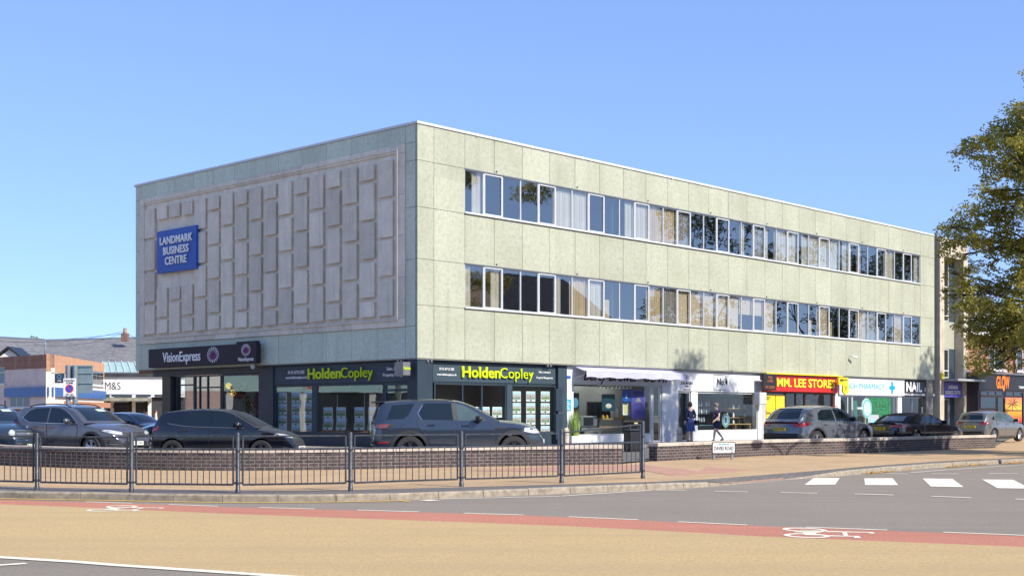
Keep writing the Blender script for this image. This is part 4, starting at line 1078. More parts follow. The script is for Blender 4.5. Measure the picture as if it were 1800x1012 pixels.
# optician window: balls and flower baskets placed inside to stand in for reflections
M_BALL = mat('glowing_yellow_ball',(.85,.55,.02),.45,emit=.55)  # glow added so the balls show through the dark pane
for i,(px,py,lab) in enumerate(((402,678,'upper yellow ball behind the optician window standing in for a reflection'),(409.5,689.5,'lower yellow ball behind the optician window standing in for a reflection'))):
    p = on_left(tL(px,-.45),zL(px,py,-.45),-.45); o = thing('reflection_ball',lab,'ball',p,0,'yellow balls standing in for a reflection')
    MB().ball((0,0,0),.135,18,12).build('ball',M_BALL,o,smooth=180); MB().tube([(0,0,.13),(0,0,ZB-.1-p[2])],.006,4).build('cord',M_DARK,o)
def flowers(name,label,loc,rz,R,n,m,h=1.0,cat='flower basket'):
    r = random.Random(len(label)+n); o = thing(name,label,cat,loc,rz); a=MB(); b=MB()
    for k in range(n):
        v = Vector((r.gauss(0,1),r.gauss(0,.6),r.gauss(0,1)*h)).normalized()*R*r.random()**.4; v.z*=h
        s = r.uniform(.025,.05); u=Vector((r.gauss(0,1),r.gauss(0,1),r.gauss(0,1))).normalized()*s; w2=u.cross(Vector((r.gauss(0,1),r.gauss(0,1),r.gauss(0,1)))).normalized()*s
        (a if r.random()<.55 else b).quad(v-u,v-w2,v+u,v+w2)
    a.build('blooms',m,o); b.build('leaves',MATS['leaf_green'],o); return o
mat('leaf_green',(.07,.13,.03),.7,var=.3)
M_PINKF = mat('pink_flower',(.55,.05,.13),.6,var=.3)
flowers('reflection_basket','round basket of pink and red flowers behind the optician window',on_left(tL(418,-.6),zL(418,686,-.6),-.6),RZL,.36,900,M_PINKF)
flowers('reflection_basket','tall trailing pink flowers at the right edge of the optician window',on_left(tL(453,-.55),1.6,-.55),RZL,.30,900,M_PINKF,2.6)
flowers('flower_display','tall orange green dried display in the optician window',on_left(tL(436,-1.0),1.5,-1.0),RZL,.32,900,mat('rust_flower',(.35,.17,.04),.7,var=.3),2.4,'flower display')
# ---- white shop window contents
o,w_ = fsign('window_poster','dark blue poster with a white and orange shape in the white shop window','poster','F',1058,1081,-.50)
MB().box(0,w_,0,.01,1.62,2.32).build('sheet',mat('deep_teal_poster',(.012,.05,.075),.4),o); MB().ball((w_/2,-.01,1.83),.2,14,8,(1,.06,.5)).build('print',mat('pale_print',(.60,.50,.46),.5),o)
o,w_ = fsign('window_banner','tall white and violet banner in the white shop window','banner','F',1110,1134,-.42)
b = NB('violet_banner'); x,y,z = b.sep(b.co()); M_BANN = b.done(b.mix(b.ramp(z,1.3,2.1),(.10,.08,.36),(.52,.54,.72)),.5)
MB().box(0,w_,0,.008,1.30,2.52).build('sheet',M_BANN,o)
mb = MB(); mb.quad((w_/2-.2,-.004,2.02),(w_/2+.2,-.004,2.02),(w_/2,-.004,2.25)); mb.build('arrow_print',mat('olive_print',(.25,.28,.18),.5),o)
for s,z in (('Berty Brewer Coaching',2.42),('Specialist Beauty Training',2.33),('Advanced Skin & Training',1.92)): text(s,.085,'lettering',mat('slate_lettering',(.08,.10,.16),.5),o,(w_/2,-.006,z),xs=.7,bold=.01)
o,w_ = fsign('window_sign','small dark blue square sign hanging beside the violet banner','sign','F',1094,1108.5,-.44)
MB().box(0,w_,0,.012,2.02,2.52).build('board',M_SIGNBLUE,o); text('E:',.2,'lettering',M_TEXTW,o,(w_/2,-.006,2.22),bold=.01)
o,w_ = fsign('window_picture','framed cream picture leaning below the blue square sign','picture','F',1095,1107,-.60)
MB().box(0,w_,0,.03,1.45,1.95).build('frame',M_CARDW,o); MB().box(.05,w_-.05,-.004,0,1.5,1.9).build('print',mat('yellow_cream',(.62,.55,.30),.6),o)
o,w_ = fsign('treatment_machine','grey treatment machine on the counter in the white shop window','machine','F',1019,1053.5,-.9)
MB().box(.1,w_-.1,0,.5,.95,1.42).build('housing',M_GREYMET,o,bevel=.04); MB().box(.25,w_-.4,-.015,0,1.02,1.35).build('screen',M_BLACK,o); MB().box(.0,w_,-.1,.6,.3,.93).build('counter',M_INT,o)
o,w_ = fsign('armchair','pale armchair in the white shop window','chair','F',1028,1052,-.55)
MB().box(0,w_,.0,.5,.62,.82).build('seat',M_INT,o,bevel=.03); MB().box(0,w_,.42,.56,.83,1.18).build('backrest',M_INT,o,bevel=.03)
o,w_ = fsign('display_shelf','wooden display shelf with bottles in the white shop window','shelf','F',1054,1107,-1.1)
for z in (.95,1.28): MB().box(0,w_,0,.4,z-.02,z+.02).build('shelf',mat('oak_shelf',(.35,.22,.10),.6),o)
for x in (.04,w_-.04): MB().box(x-.02,x+.02,.02,.38,.3,1.26).build('upright',M_GREYMET,o)
def bottle_mesh(r,h,m): return MB().lathe([(r,0),(r,h*.7),(r*.5,h*.8),(r*.4,h),(0,h)],10).mesh('bottle',m,smooth=50)
BM = [bottle_mesh(.05,.22,M_CARDW), bottle_mesh(.04,.28,mat('grey_bottle',(.35,.37,.38),.4)), bottle_mesh(.06,.16,mat('amber_bottle',(.45,.30,.05),.4)), bottle_mesh(.10,.48,MATS['grey_bottle'])]
rb = random.Random(11)
def bottle(k, px, z, off, lab, grp):
    o = obj('bottle', BM[k]); o.location = on_front(tF(px,off),z,off); tag(o, lab, 'bottle', grp); return o
for i,px in enumerate((1060,1067,1090,1096)): bottle(2,px,1.30,-1.2,'small amber bottle on the wooden shelf of the white shop window, %s from the left'%ORD[i],'amber bottles in the white shop window')
for i,px in enumerate((1077,1086)): bottle(3,px,1.30,-1.3,'%s tall grey bottle in the white shop window'%['left','right'][i],'tall grey bottles in the white shop window')
o,w_ = fsign('room_partition','pale partition with a dark screen deep inside the white shop','partition','F',1006,1105,-2.6)
MB().box(0,w_,0,.06,.3,2.7).build('panel',mat('pale_partition',(.38,.40,.40),.8),o); MB().box(1.0,2.6,-.03,0,1.35,2.0).build('screen',M_BLACK,o); MB().box(.95,2.65,-.02,.01,1.3,2.05).build('screen_frame',M_GREYMET,o)
o,w_ = fsign('tall_poster','tall dark poster with a blue globe at the left edge of the white shop window','poster','F',1006,1018,-.45)
MB().box(0,w_,0,.01,1.35,2.35).build('sheet',M_BLACK,o); MB().lathe([(0,-.01),(.2,-.01),(.2,0)],18,(w_*.4,0,1.95),'y').build('print',mat('globe_blue',(.08,.24,.36),.5),o)
# planter with ornamental grass and white plinth before the white shop
o,w_ = fsign('planter','low white painted planter against the white shop window','planter','F',1005.5,1050.5,.15)
MB().chbox(0,w_,0,.36,ZF+.01,.62,.01).build('box',M_WHITE,o)
MB().box(.06,w_-.06,.05,.33,.60,.625).build('soil',M_GROUND,o)
o = thing('ornamental_grass','tuft of green ornamental grass in the white planter','grass tuft',on_front(tF(1010,.0),.62,.0),RZF)
mb = MB(); r = random.Random(2)
for k in range(90):
    x=r.gauss(0,.09); y=r.gauss(0,.05); h=r.uniform(.5,1.15); lx=r.gauss(0,.10); s=.012
    mb.quad((x-s,y,0),(x+s,y,0),(x+lx*.5+s*.8,y,h*.6),(x+lx*.5-s*.8,y,h*.6)); mb.quad((x+lx*.5-s*.8,y,h*.6),(x+lx*.5+s*.8,y,h*.6),(x+lx*1.2,y+.02,h))
mb.build('blades',mat('grass_green',(.17,.26,.05),.7,var=.3),o)
# ---- hair shop window contents
M_OAK = MATS['oak_shelf']
for i,(pa,pb,off,zs,lab) in enumerate(((1226,1253,-.75,(.78,1.12,1.48,1.84),'black shelf unit with rows of white bottles at the left of the salon window'),(1281,1316,-.9,(.78,1.0,1.32,1.75),'tall black framed shelf unit with oak boards in the salon window'))):
    o,w_ = fsign('shelf_unit',lab,'shelf unit','F',pa,pb,off)
    for x in (.02,w_-.02):
        MB().box(x-.015,x+.015,.02,.05,ZF,2.25).build('upright',M_BLACK,o); MB().box(x-.015,x+.015,.35,.38,ZF,2.25).build('upright',M_BLACK,o)
    for z in zs: MB().box(0,w_,.0,.4,z-.015,z+.015).build('shelf',M_BLACK if i==0 else M_OAK,o)
    MB().box(0,w_,.01,.39,2.24,2.27).build('top_rail',M_BLACK,o)
    n = 0
    for row,z in enumerate(zs):
        a,b = tF(pa,off),tF(pb,off); k = 6 if i==0 else 4
        for j in range(k):
            if rb.random()<.22: continue
            t = a+.12+(b-a-.24)*j/(k-1); bt = obj('bottle',BM[rb.choice((0,0,1,0))]); bt.location = on_front(t,z+.016,off-.15)
            tag(bt,'white bottle, %s from left on the %s %s salon shelf'%(ORD[j],['lowest','second lowest','third','topmost'][row],['black','oak'][i]),'bottle','bottles on the salon shelves')
o,w_ = fsign('side_table','low oak framed table in the salon window','table','F',1275,1320,-.55)
M_OAKY = mat('yellow_oak',(.48,.30,.09),.5)
MB().box(0,w_,0,.4,1.0,1.04).build('tabletop',M_OAKY,o)
for x in (.03,w_*.42,w_-.03): MB().box(x-.02,x+.02,.02,.06,.74,.999).build('leg',M_OAKY,o)
o,w_ = fsign('window_emblem','round pale teal emblem sticker on the salon window','emblem','F',1270.5,1281,-.27)
MB().lathe([(.0,-.004),(.31,-.004),(.31,0)],24,(w_/2,0,1.20),'y').build('disc',mat('faded_teal',(.18,.34,.38),.5),o); MB().lathe([(.24,-.008),(.27,-.008),(.27,-.004),(.24,-.004)],24,(w_/2,0,1.20),'y',closed=True).build('ring',M_BLACK,o); text('B',.34,'lettering',M_BLACK,o,(w_/2,-.007,1.20),bold=.02)
o,w_ = fsign('counter','dark salon counter low in the window','counter','F',1226,1258,-.6)
MB().box(0,w_,0,.35,.4,.95).build('body',M_BLACK,o); MB().box(-.02,w_+.02,-.03,.38,.955,1.0).build('top',mat('teal_counter',(.07,.16,.18),.4),o)
# ---- convenience store posters
o,w_ = fsign('window_poster','tall yellow poster with black lettering in the convenience store window','poster','F',1346,1362.5,-.26)
M_YPOST = mat('yellow_poster',(.80,.60,.02),.5); MB().box(0,w_,0,.008,.8,2.42).build('sheet',M_YPOST,o)
for s,z in (('Western',2.3),('Union',2.2),('Send',1.55),('and',1.25),('receive',.98)): text(s,.24 if z<2 else .13,'lettering',M_TXTB,o,(.06,-.005,z),align='LEFT',xs=.8)
o,w_ = fsign('window_poster','pink and yellow sunset poster in the convenience store window','poster','F',1363.5,1379,-.26)
b = NB('sunset_poster'); x,y,z = b.sep(b.co()); M_SUNP = b.done(b.mix(b.ramp(b.math('ADD',z,b.math('MULTIPLY',b.noise(4),.4)),1.5,2.1),(.85,.50,.03),(.45,.12,.22)),.5)
MB().box(0,w_,0,.008,1.2,2.42).build('sheet',M_SUNP,o)
o,w_ = fsign('drinks_fridge','pale lit drinks fridge inside the convenience store','fridge','F',1425,1452,-1.4)
MB().box(0,w_,0,.6,.3,2.25).build('cabinet',M_GREYMET,o); MB().box(.12,w_-.12,-.02,0,.5,2.1).build('door',mat('pale_fridge_glass',(.40,.48,.46),.2),o)
# ---- chemist window
b = NB('green_window_print'); n_ = b.noise(6,det=7,rough=.7); M_GRN = b.done(b.mix(b.ramp(n_,.4,.65),(.004,.045,.02),(.04,.30,.10)),.4)
o,w_ = fsign('window_poster','large green leafy print filling the chemist window','poster','F',1521,1566,-.30+.02)
MB().box(0,w_,-.0,.006,.5,2.38).build('sheet',M_GRN,o)
o,w_ = fsign('cash_machine','grey cash machine with a pale blue screen in the chemist window','cash machine','F',1526,1545,-.22)
MB().box(0,w_,0,.04,.5,1.45).build('housing',M_ALU,o,bevel=.01); MB().box(.25,w_-.3,-.01,0,.85,1.2).build('screen',mat('pale_blue_screen',(.25,.65,.75),.3),o); MB().box(.2,w_-.2,-.03,0,.55,.75).build('keypad',M_GREYMET,o)
o,w_ = fsign('green_board','plain dark green board inside the chemist window','board','F',1498,1507,-.36)
MB().box(0,w_,0,.03,.5,2.2).build('panel',mat('bottle_green',(.01,.13,.07),.5),o)
o,w_ = fsign('product_rack','wire product rack with three shelves in the chemist window','rack','F',1509,1516,-.6)
for z in (.6,1.0,1.4): MB().box(0,w_,0,.3,z,z+.02).build('shelf',M_OAKY,o)
for x in (.02,w_-.02): MB().tube([(x,.15,ZF),(x,.15,1.7)],.015,6).build('upright',M_UPVC,o)
o,w_ = fsign('window_poster','white printed sheets stuck in the nail bar window','poster','F',1620,1629,-.27)
MB().box(0,w_,0,.006,1.0,1.9).build('sheet',mat('grey_card',(.42,.44,.43),.6),o)
mb = MB()
for z in (1.2,1.32,1.6,1.72): mb.box(.1,w_-.1,-.004,0,z,z+.03)
mb.build('print_lines',M_TXTB,o)

# ------------------------------------------------------------------ street furniture
p = A(1272,39.2); o = thing('street_name_plate','white street name plate with black capitals on two short legs before the wall','street sign',(p.x,p.y,PZ),radians(17))
MB().box(-.36,.36,-.012,.012,.20,.50).build('plate',M_WHITE,o,bevel=.003)
mb = MB(); mb.box(-.385,.385,-.006,.02,.502,.522).box(-.385,.385,-.006,.02,.178,.198).box(-.385,-.362,-.006,.02,.198,.502).box(.362,.385,-.006,.02,.198,.502); mb.build('frame',M_BLACK,o)
q = text('DAVIES ROAD',.165,'lettering',M_TXTB,o,(0,-.015,.335),bold=.004); xs=[v.co.x for v in q.data.vertices]; q.scale=(.64/(max(xs)-min(xs)),1,1)
text('WEST BRIDGFORD',.045,'lettering',M_TEAL,o,(0,-.015,.455),bold=.01); text('NG2',.04,'lettering',mat('red_print',(.5,.03,.03),.5),o,(.27,-.015,.23))
for x in (-.30,.30): MB().box(x-.035,x+.035,.022,.07,-.03,.42).build('leg',M_GREYMET,o)
p = A(1114.5,46); o = thing('litter_bin','black square litter bin behind the end of the railing','litter bin',(p.x,p.y,FZ),radians(20))
MB().box(-.29,.29,-.27,.27,.03,.72).build('body',M_BLACK,o,bevel=.03); MB().box(-.31,.31,-.29,.29,.73,.80).build('rim',M_NAVY,o,bevel=.02)
mb = MB()
for x in (-.27,.27):
    for y in (-.25,.25): mb.box(x-.03,x+.03,y-.03,y+.03,.80,.98)
mb.build('corner_post',M_BLACK,o); MB().box(-.31,.31,-.29,.29,.981,1.10).build('lid',M_BLACK,o,bevel=.05)
MB().box(-.13,.0,-.298,-.291,.83+.15,1.03).build('badge',mat('gold_print',(.55,.48,.18),.5),o)
MB().box(-.26,.26,-.24,.24,-.01,.03).build('base',M_DARK,o)
M_BOL = mat('bollard_concrete',(.48,.42,.33),.85,var=.2,bump=.3)
for px,d,h,lab in ((1194.5,53.5,.78,'pale concrete bollard in front of the salon doorway'),(995.2,50,.80,'pale concrete bollard in front of the white pier')):
    p = A(px,d); o = thing('bollard',lab,'bollard',(p.x,p.y,FZ),0,'concrete bollards before the shops')
    MB().lathe([(.115,0),(.11,h-.12),(.095,h-.05),(.06,h-.01),(0,h)],18).build('shaft',M_BOL,o,smooth=50)
    MB().lathe([(.118,h-.30),(.118,h-.24)],18).build('band',mat('grey_band',(.30,.28,.25),.7),o)
# parking zone sign on twin posts
p = A(136,47.5); o = thing('zone_sign','back of a grey panel and a white parking zone plate on twin grey posts','sign',(p.x,p.y,FZ-.05),radians(-3))
d=47.5; Z = lambda py: CAMZ+(HZ-py)*d/F-(FZ-.05)
X = lambda px: (px-136)/F*d
for px in (119.5,132): MB().tube([(X(px),0,0),(X(px),0,Z(642))],.09 if px>125 else .08,12).build('post',mat('sign_post_grey',(.16,.20,.24),.5,var=.15),o,smooth=40)
MB().box(X(112.5),X(161.5),.10,.13,Z(690.5),Z(641.5)).build('panel',mat('sign_back_grey',(.20,.27,.30),.5,.2,var=.12),o,bevel=.005)
mb = MB()
for py in (643,655,672.5,689): mb.box(X(113),X(161),.07,.098,Z(py)-.03,Z(py)+.01)
mb.build('panel_rail',MATS['sign_back_grey'],o)
MB().box(X(113),X(135.5),-.13,-.10,Z(697.5),Z(665)).build('plate',M_CARDW,o,bevel=.01)
cx = X(124.3); cz = Z(682.8)
MB().lathe([(.0,-.004),(.152,-.004),(.152,.01)],28,(cx,-.132,cz),'y').build('roundel_rim',mat('traffic_red',(.55,.02,.04),.4),o)
MB().lathe([(.0,-.003),(.118,-.003),(.118,.0)],28,(cx,-.137,cz),'y').build('roundel_face',mat('traffic_blue',(.01,.08,.45),.4),o)
m = MB(); m.obox((cx,-.1415,cz),.125,.0015,.016,0,0,radians(45)); m.build('roundel_bar',MATS['traffic_red'],o)
text('Controlled',.095,'lettering',M_TXTB,o,(cx,-.135,Z(668.2)),xs=.9); text('ZONE',.10,'lettering',M_TXTB,o,(cx,-.135,Z(672.8)),bold=.01); text('Mon - Sat',.07,'lettering',M_TXTB,o,(cx,-.135,Z(692.7))); text('8 am - 6.30 pm',.07,'lettering',M_TXTB,o,(cx,-.135,Z(695.7)),xs=.85)
o = thing('hanging_sign','small dark blue hanging sign with a pale emblem on the far corner house','sign',tuple(A(105,83,0)),radians(-12))
d=83; Z2 = lambda py: CAMZ+(HZ-py)*d/F
MB().box(-.33,.33,-.05,.05,Z2(673),Z2(656)).build('board',M_NAVY2,o,bevel=.01); MB().tube([(-.33,0,Z2(655)),(-.9,.5,Z2(655))],.02,6).build('arm',M_BLACK,o)
MB().lathe([(.10,-.004),(.14,-.004),(.14,.0),(.10,.0)],18,(0,-.052,Z2(662)),'y',closed=True).build('emblem',mat('emblem_blue',(.08,.25,.6),.5),o); text('HAIR',.12,'lettering',M_TEXTW,o,(0,-.055,Z2(669)))

# ------------------------------------------------------------------ ceiling panels added to brighten the shops, and the white shop's track lamps
M_LIT = mat('added_light_diffuser',(1.0,.95,.86),.5,emit=9.0)
LN=0
for i,(side,t,off,n_) in enumerate((('F',3.0,-2.2,'estate agent sunlit room'),('F',6.0,-2.2,'estate agent card window'),('F',9.6,-1.8,'left part of the white shop'),('F',11.6,-1.8,'middle of the white shop'),('F',13.4,-1.8,'right part of the white shop'),
     ('F',18.2,-1.8,'left part of the salon'),('F',20.6,-1.8,'right part of the salon'),('F',25.0,-2.0,'red store doorway'),('F',27.8,-2.0,'red store window'),('F',31.4,-2.0,'chemist doorway'),('F',34.4,-2.0,'chemist window'),('F',38.0,-2.0,'nail bar'),
     ('L',4.5,-1.9,'estate agent shaded wide window'),('L',7.4,-1.6,'estate agent shaded card window'),('L',11.5,-1.9,'optician window'),('L',14.5,-1.9,'optician doorway'),('L',16.3,-1.9,'optician corner'))):
    p = on_front(t,ZB-.13,off) if side=='F' else on_left(t,ZB-.13,off)
    o = thing('added_ceiling_light','added square light panel brightening the '+n_,'added ceiling light',p,RZF if side=='F' else RZL,'ceiling panels added to brighten the shops')
    MB().box(-.33,.33,-.33,.33,0,.05).build('frame',M_UPVC,o); MB().box(-.29,.29,-.29,.29,-.01,-.002).build('diffuser',M_LIT,o)
o = thing('track_light','row of small white track lamps along the ceiling of the white shop window','track light',on_front(tF(1050,-.7),2.62,-.7),RZF)
w_ = tF(1112,-.7)-tF(1050,-.7); MB().box(0,w_,-.015,.015,.06,.09).build('track',M_UPVC,o)
for k in range(10):
    MB().lathe([(.0,-.06),(.045,-.06),(.04,.03),(.015,.06)],10,(w_*(k+.4)/10,0,0)).build('lamp_head',M_UPVC,o,smooth=50)
# ================================================================== CARS
def interp(tab, x):
    if x <= tab[0][0]: return tab[0][1]
    for (a,va),(b,vb) in zip(tab[:-1],tab[1:]):
        if x <= b:
            t = (x-a)/(b-a); return va+(vb-va)*t
    return tab[-1][1]
def smooth_tab(tab, n=6):
    """rounds the corners of a profile"""
    return catmull_mono(tab, n)
def catmull_mono(tab, n):
    out = []
    for i in range(len(tab)-1):
        x0,y0 = tab[i]; x1,y1 = tab[i+1]
        def sl(j):
            if j <= 0 or j >= len(tab)-1: return None
            a = (tab[j][1]-tab[j-1][1])/max(1e-6,tab[j][0]-tab[j-1][0]); b = (tab[j+1][1]-tab[j][1])/max(1e-6,tab[j+1][0]-tab[j][0])
            return 0 if a*b <= 0 else 2*a*b/(a+b)
        s0 = (y1-y0)/(x1-x0); m0 = sl(i); m1 = sl(i+1); m0 = s0 if m0 is None else m0; m1 = s0 if m1 is None else m1
        for k in range(n):
            t = k/n; h = x1-x0
            out.append((x0+h*t, (2*t**3-3*t*t+1)*y0+(t**3-2*t*t+t)*h*m0+(-2*t**3+3*t*t)*y1+(t**3-t*t)*h*m1))
    out.append(tab[-1]); return out
def m_paint(name, col, metal=.55, rough=.20):
    b = NB(name); f = b.noise(260, det=2)
    c = b.mix(b.math('MULTIPLY', b.ramp(f,.45,.65), .25), col, lerp3(col,1.5))
    d = b.noise(1.4, det=5); c = b.mix(b.math('MULTIPLY', b.ramp(d,.45,.75), .03), c, (.30,.27,.23))
    return b.done(c, rough, Metallic=metal, **{'Coat Weight':1.0,'Coat Roughness':.035})
M_CGLASS = mat('car_glass', (.006,.012,.018), .03, 0, var=.05, coat=.25)
M_CGLASSL = m_glass('car_glass_clear', (.50,.58,.58), .14)
M_TYRE = mat('tyre_rubber', (.022,.022,.023), .8, var=.2, scale=8)
M_RIM = mat('alloy_rim', (.52,.53,.55), .3, .8, var=.06); M_RIMD = mat('dark_alloy_rim', (.06,.06,.065), .35, .6, var=.1)
M_TRIM = mat('black_plastic_trim', (.022,.023,.025), .55, var=.15, scale=6)
M_CHROME = mat('chrome_trim', (.70,.71,.72), .15, .95, var=.03)
M_LAMP = mat('clear_lamp', (.62,.65,.68), .08, .35, var=.10, scale=20, coat=1.0)
M_TAIL = mat('red_lamp', (.42,.012,.018), .12, 0, var=.15, scale=14, coat=1.0)
M_PLW = mat('white_plate', (.80,.80,.76), .4, var=.03); M_PLY = mat('yellow_plate', (.80,.56,.03), .4, var=.03)
M_GRNF = mat('green_flash', (.02,.50,.06), .4)
M_SEATC = mat('car_seat_cloth', (.05,.05,.055), .9)

class Car:
    def __init__(s, name, label, S, paint, group='cars parked around the office block'):
        s.S = S; s.paint = paint
        s.root = thing(name, label, 'car', (0,0,0), 0, group)
        s.top = smooth_tab(S['top']); s.belt = smooth_tab(S['belt']); s.roof = smooth_tab(S['roof']); s.low = smooth_tab(S['low'])
        L = S['L']; W2 = S['W']/2
        s.hwt = smooth_tab([(0,.80*W2),(.10,.90*W2),(.35,.965*W2),(.9,.995*W2),(1.5,W2),(L-1.4,W2),(L-.85,.985*W2),(L-.40,.925*W2),(L-.14,.83*W2),(L,.70*W2)])
        s.body()
        s.wheels()
    # --- outer surface
    def sideprof(s, z):
        S = s.S; b = S.get('beltz',.95)
        return interp([(.15,.935),(.30,.965),(.48,.99),(.62,1.0),(b-.12,.992),(b,.965),(b+.2,.93)], z)
    def body(s):
        S = s.S; L = S['L']; R = S['R']; Ra = R+S.get('gap',.055)
        xs = set()
        x = 0
        while x <= L: xs.add(round(x,4)); x += .07
        for e in (.015,.03,.05,.1,.14): xs.add(e); xs.add(round(L-e,4))
        xs.add(L)
        for xc in (S['xr'],S['xf']):
            for k in range(25): xs.add(round(xc-Ra*cos(pi*k/24),4))
            xs.add(round(xc-Ra-.004,4)); xs.add(round(xc+Ra+.004,4))
        xs = sorted(xs); xs = [x for i,x in enumerate(xs) if i == 0 or x-xs[i-1] > .0015]
        NS, NT = 14, 7; rows = []
        zc = R
        for x in xs:
            z0 = interp(s.low,x)
            for xc in (S['xr'],S['xf']):
                d = abs(x-xc)
                if d < Ra: z0 = max(z0, zc+sqrt(max(0,Ra*Ra-d*d))*(1.0))
            zt = interp(s.top,x); zs = min(interp(s.belt,x), zt-.03); z0 = min(z0, zs-.05); hw = interp(s.hwt,x)
            row = []
            for j in range(NS+1):
                z = z0+(zs-z0)*j/NS; row.append((hw*s.sideprof(z), z))
            ys = row[-1][0]
            for v in (.035,.10,.22,.40,.60,.80,1.0):
                row.append((ys*(1-v), zs+(zt-zs)*sin(min(1,v*1.15)*pi/2)**.8))
            rows.append((x,row))
        m = NS+1+NT; V = []; Fc = []
        bowf, bowr = S.get('bowf',.16), S.get('bowr',.09)
        def P(x,y,z):
            k = abs(y)/(S['W']/2)
            wf = max(0,1-(L-x)/.9)**1.5; wr = max(0,1-x/.6)**1.5
            return (x-bowf*k**2.6*wf+bowr*k**2.6*wr, y, z)
        s.P = P
        for x,row in rows:
            for sg in (1,-1):
                for y,z in row: V.append(P(x,sg*y,z))
        n = len(rows)
        idx = lambda i,sg,j: i*2*m+(0 if sg>0 else m)+j
        for i in range(n-1):
            for sg in (1,-1):
                for j in range(m-1):
                    q = (idx(i,sg,j),idx(i+1,sg,j),idx(i+1,sg,j+1),idx(i,sg,j+1)); Fc.append(q if sg>0 else q[::-1])
        # front and rear faces as a grid across the car
        for i,flip in ((0,1),(n-1,0)):
            x,row = rows[i]; C = 10; base = len(V); grid = []
            for j in range(m):
                y,z = row[j]; line = []
                for c in range(C+1):
                    if c == 0: line.append(idx(i,1,j)); continue
                    if c == C: line.append(idx(i,-1,j)); continue
                    yy = y*(1-2*c/C); bul = (S.get('noseb',.03) if i else -S.get('tailb',.02))*(1-(2*c/C-1)**2)*sin(pi*min(1,j/(NS)))
                    V.append((P(x,yy,z)[0]+bul, yy, z)); line.append(len(V)-1)
                grid.append(line)
            for j in range(m-1):
                for c in range(C):
                    q = (grid[j][c],grid[j][c+1],grid[j+1][c+1],grid[j+1][c]); Fc.append(q[::-1] if flip else q)
        mb = MB(); mb.v = V; mb.f = Fc
        me = mb.mesh('body', s.paint, smooth=38); s.body_o = obj('body', me, s.root)
        # greenhouse
        g0 = S['roof'][0][0]; g1 = S['roof'][-1][0]; xs2 = [g0+(g1-g0)*k/70 for k in range(71)]; rows = []
        tum = S.get('tum',.36); cr = .05
        for x in xs2:
            zb = interp(s.belt,x)-.03; zr = interp(s.roof,x); zb = min(zb,zr-.004); yb = interp(s.hwt,x)*s.sideprof(interp(s.belt,x))-.012
            if x < g0+.5: yb *= 1-.10*(1-(x-g0)/.5)**2
            h = zr-zb; e = max(.0,h-cr*min(1,h/.3)); row = []
            for j in range(8):
                z = zb+e*j/7; row.append((yb-tum*e*(j/7)**1.15, z))
            yr = row[-1][0]; c = h-e
            for v in (.03,.08,.16,.3,.5,.75,1.0): row.append((yr*(1-v), zb+e+c*(1-(1-v)**2.6)))
            rows.append((x,row))
        m2 = len(rows[0][1]); V=[]; Fc=[]
        for x,row in rows:
            for sg in (1,-1):
                for y,z in row: V.append((x+ (S.get('wsbow',.10)*(1-(abs(y)/(S['W']/2))**2)*max(0,(x-(g1-1.0))) if x>g1-1.0 else -S.get('rsbow',.06)*(1-(abs(y)/(S['W']/2))**2)*max(0,(g0+.6-x))/.6), sg*y, z))
        for i in range(len(rows)-1):
            for sg in (1,-1):
                for j in range(m2-1):
                    a = i*2*m2+(0 if sg>0 else m2)+j; b = (i+1)*2*m2+(0 if sg>0 else m2)+j
                    q = (a,b,b+1,a+1); Fc.append(q if sg>0 else q[::-1])
        mb = MB(); mb.v=V; mb.f=Fc
        me2 = mb.mesh('cabin_shell', S.get('roofmat',s.paint), smooth=35); s.cab_o = obj('cabin_shell', me2, s.root)
        bm = bmesh.new(); bm.from_mesh(me); bm.from_mesh(me2); s.bvh = BVHTree.FromBMesh(bm); bm.free()
        bm = bmesh.new(); bm.from_mesh(me); s.bvb = BVHTree.FromBMesh(bm); bm.free()
        mb = MB(); w_ = S['W']/2-.24; mb.box(.12,L-.14,-w_,w_,.16,.62); mb.box(S['xr']+R+.1,S['xf']-R-.1,-w_-.14,w_+.14,.17,.40)
        mb.build('underbody', M_TRIM, s.root)
    def patch(s, name, poly, mt, dirv='side+', off=.004, step=.07, parent=None, thick=0, bvh=None, ox=None):
        """a panel laid on the surface: 2d outline seen along a direction, each point dropped on to the body"""
        dirs = {'side+':(Vector((0,-1,0)),Vector((1,0,0))),'side-':(Vector((0,1,0)),Vector((1,0,0))),
                'front':(Vector((-1,0,0)),Vector((0,1,0))),'rear':(Vector((1,0,0)),Vector((0,1,0)))}
        if isinstance(dirv,str): d,u = dirs[dirv]
        else: d,u = dirv
        d = d.normalized(); u = u.normalized(); zv = Vector((0,0,1)); bv = bvh or s.bvh
        org = Vector((s.S['L']/2 if ox is None else ox,0,0))-d*8
        if dirv in ('side+','side-'): org.x = 0
        bm = bmesh.new(); bm.faces.new([bm.verts.new((a,b,0)) for a,b in poly])
        for ax in (0,1):
            lo = min(p[ax] for p in poly); hi = max(p[ax] for p in poly); k = lo+step
            while k < hi-.01:
                co=[0,0,0]; no=[0,0,0]; co[ax]=k; no[ax]=1
                bmesh.ops.bisect_plane(bm, geom=bm.verts[:]+bm.edges[:]+bm.faces[:], plane_co=co, plane_no=no); k += step
        bmesh.ops.triangulate(bm, faces=[f for f in bm.faces if len(f.verts)>4])
        mb = MB(); ok = {}; bm.verts.index_update()
        last = None
        for v in bm.verts:
            o = org+u*v.co.x+zv*v.co.y; hit,nn,_,_ = bv.ray_cast(o, d)
            if hit is None: ok[v.index] = None; mb.v.append((0,0,0)); continue
            if nn.dot(d) > 0: nn = -nn
            ok[v.index] = 1; p = hit+nn*off; mb.v.append(tuple(p))
        mb.f = [tuple(v.index for v in f.verts) for f in bm.faces if all(ok[v.index] for v in f.verts)]
        bm.free()
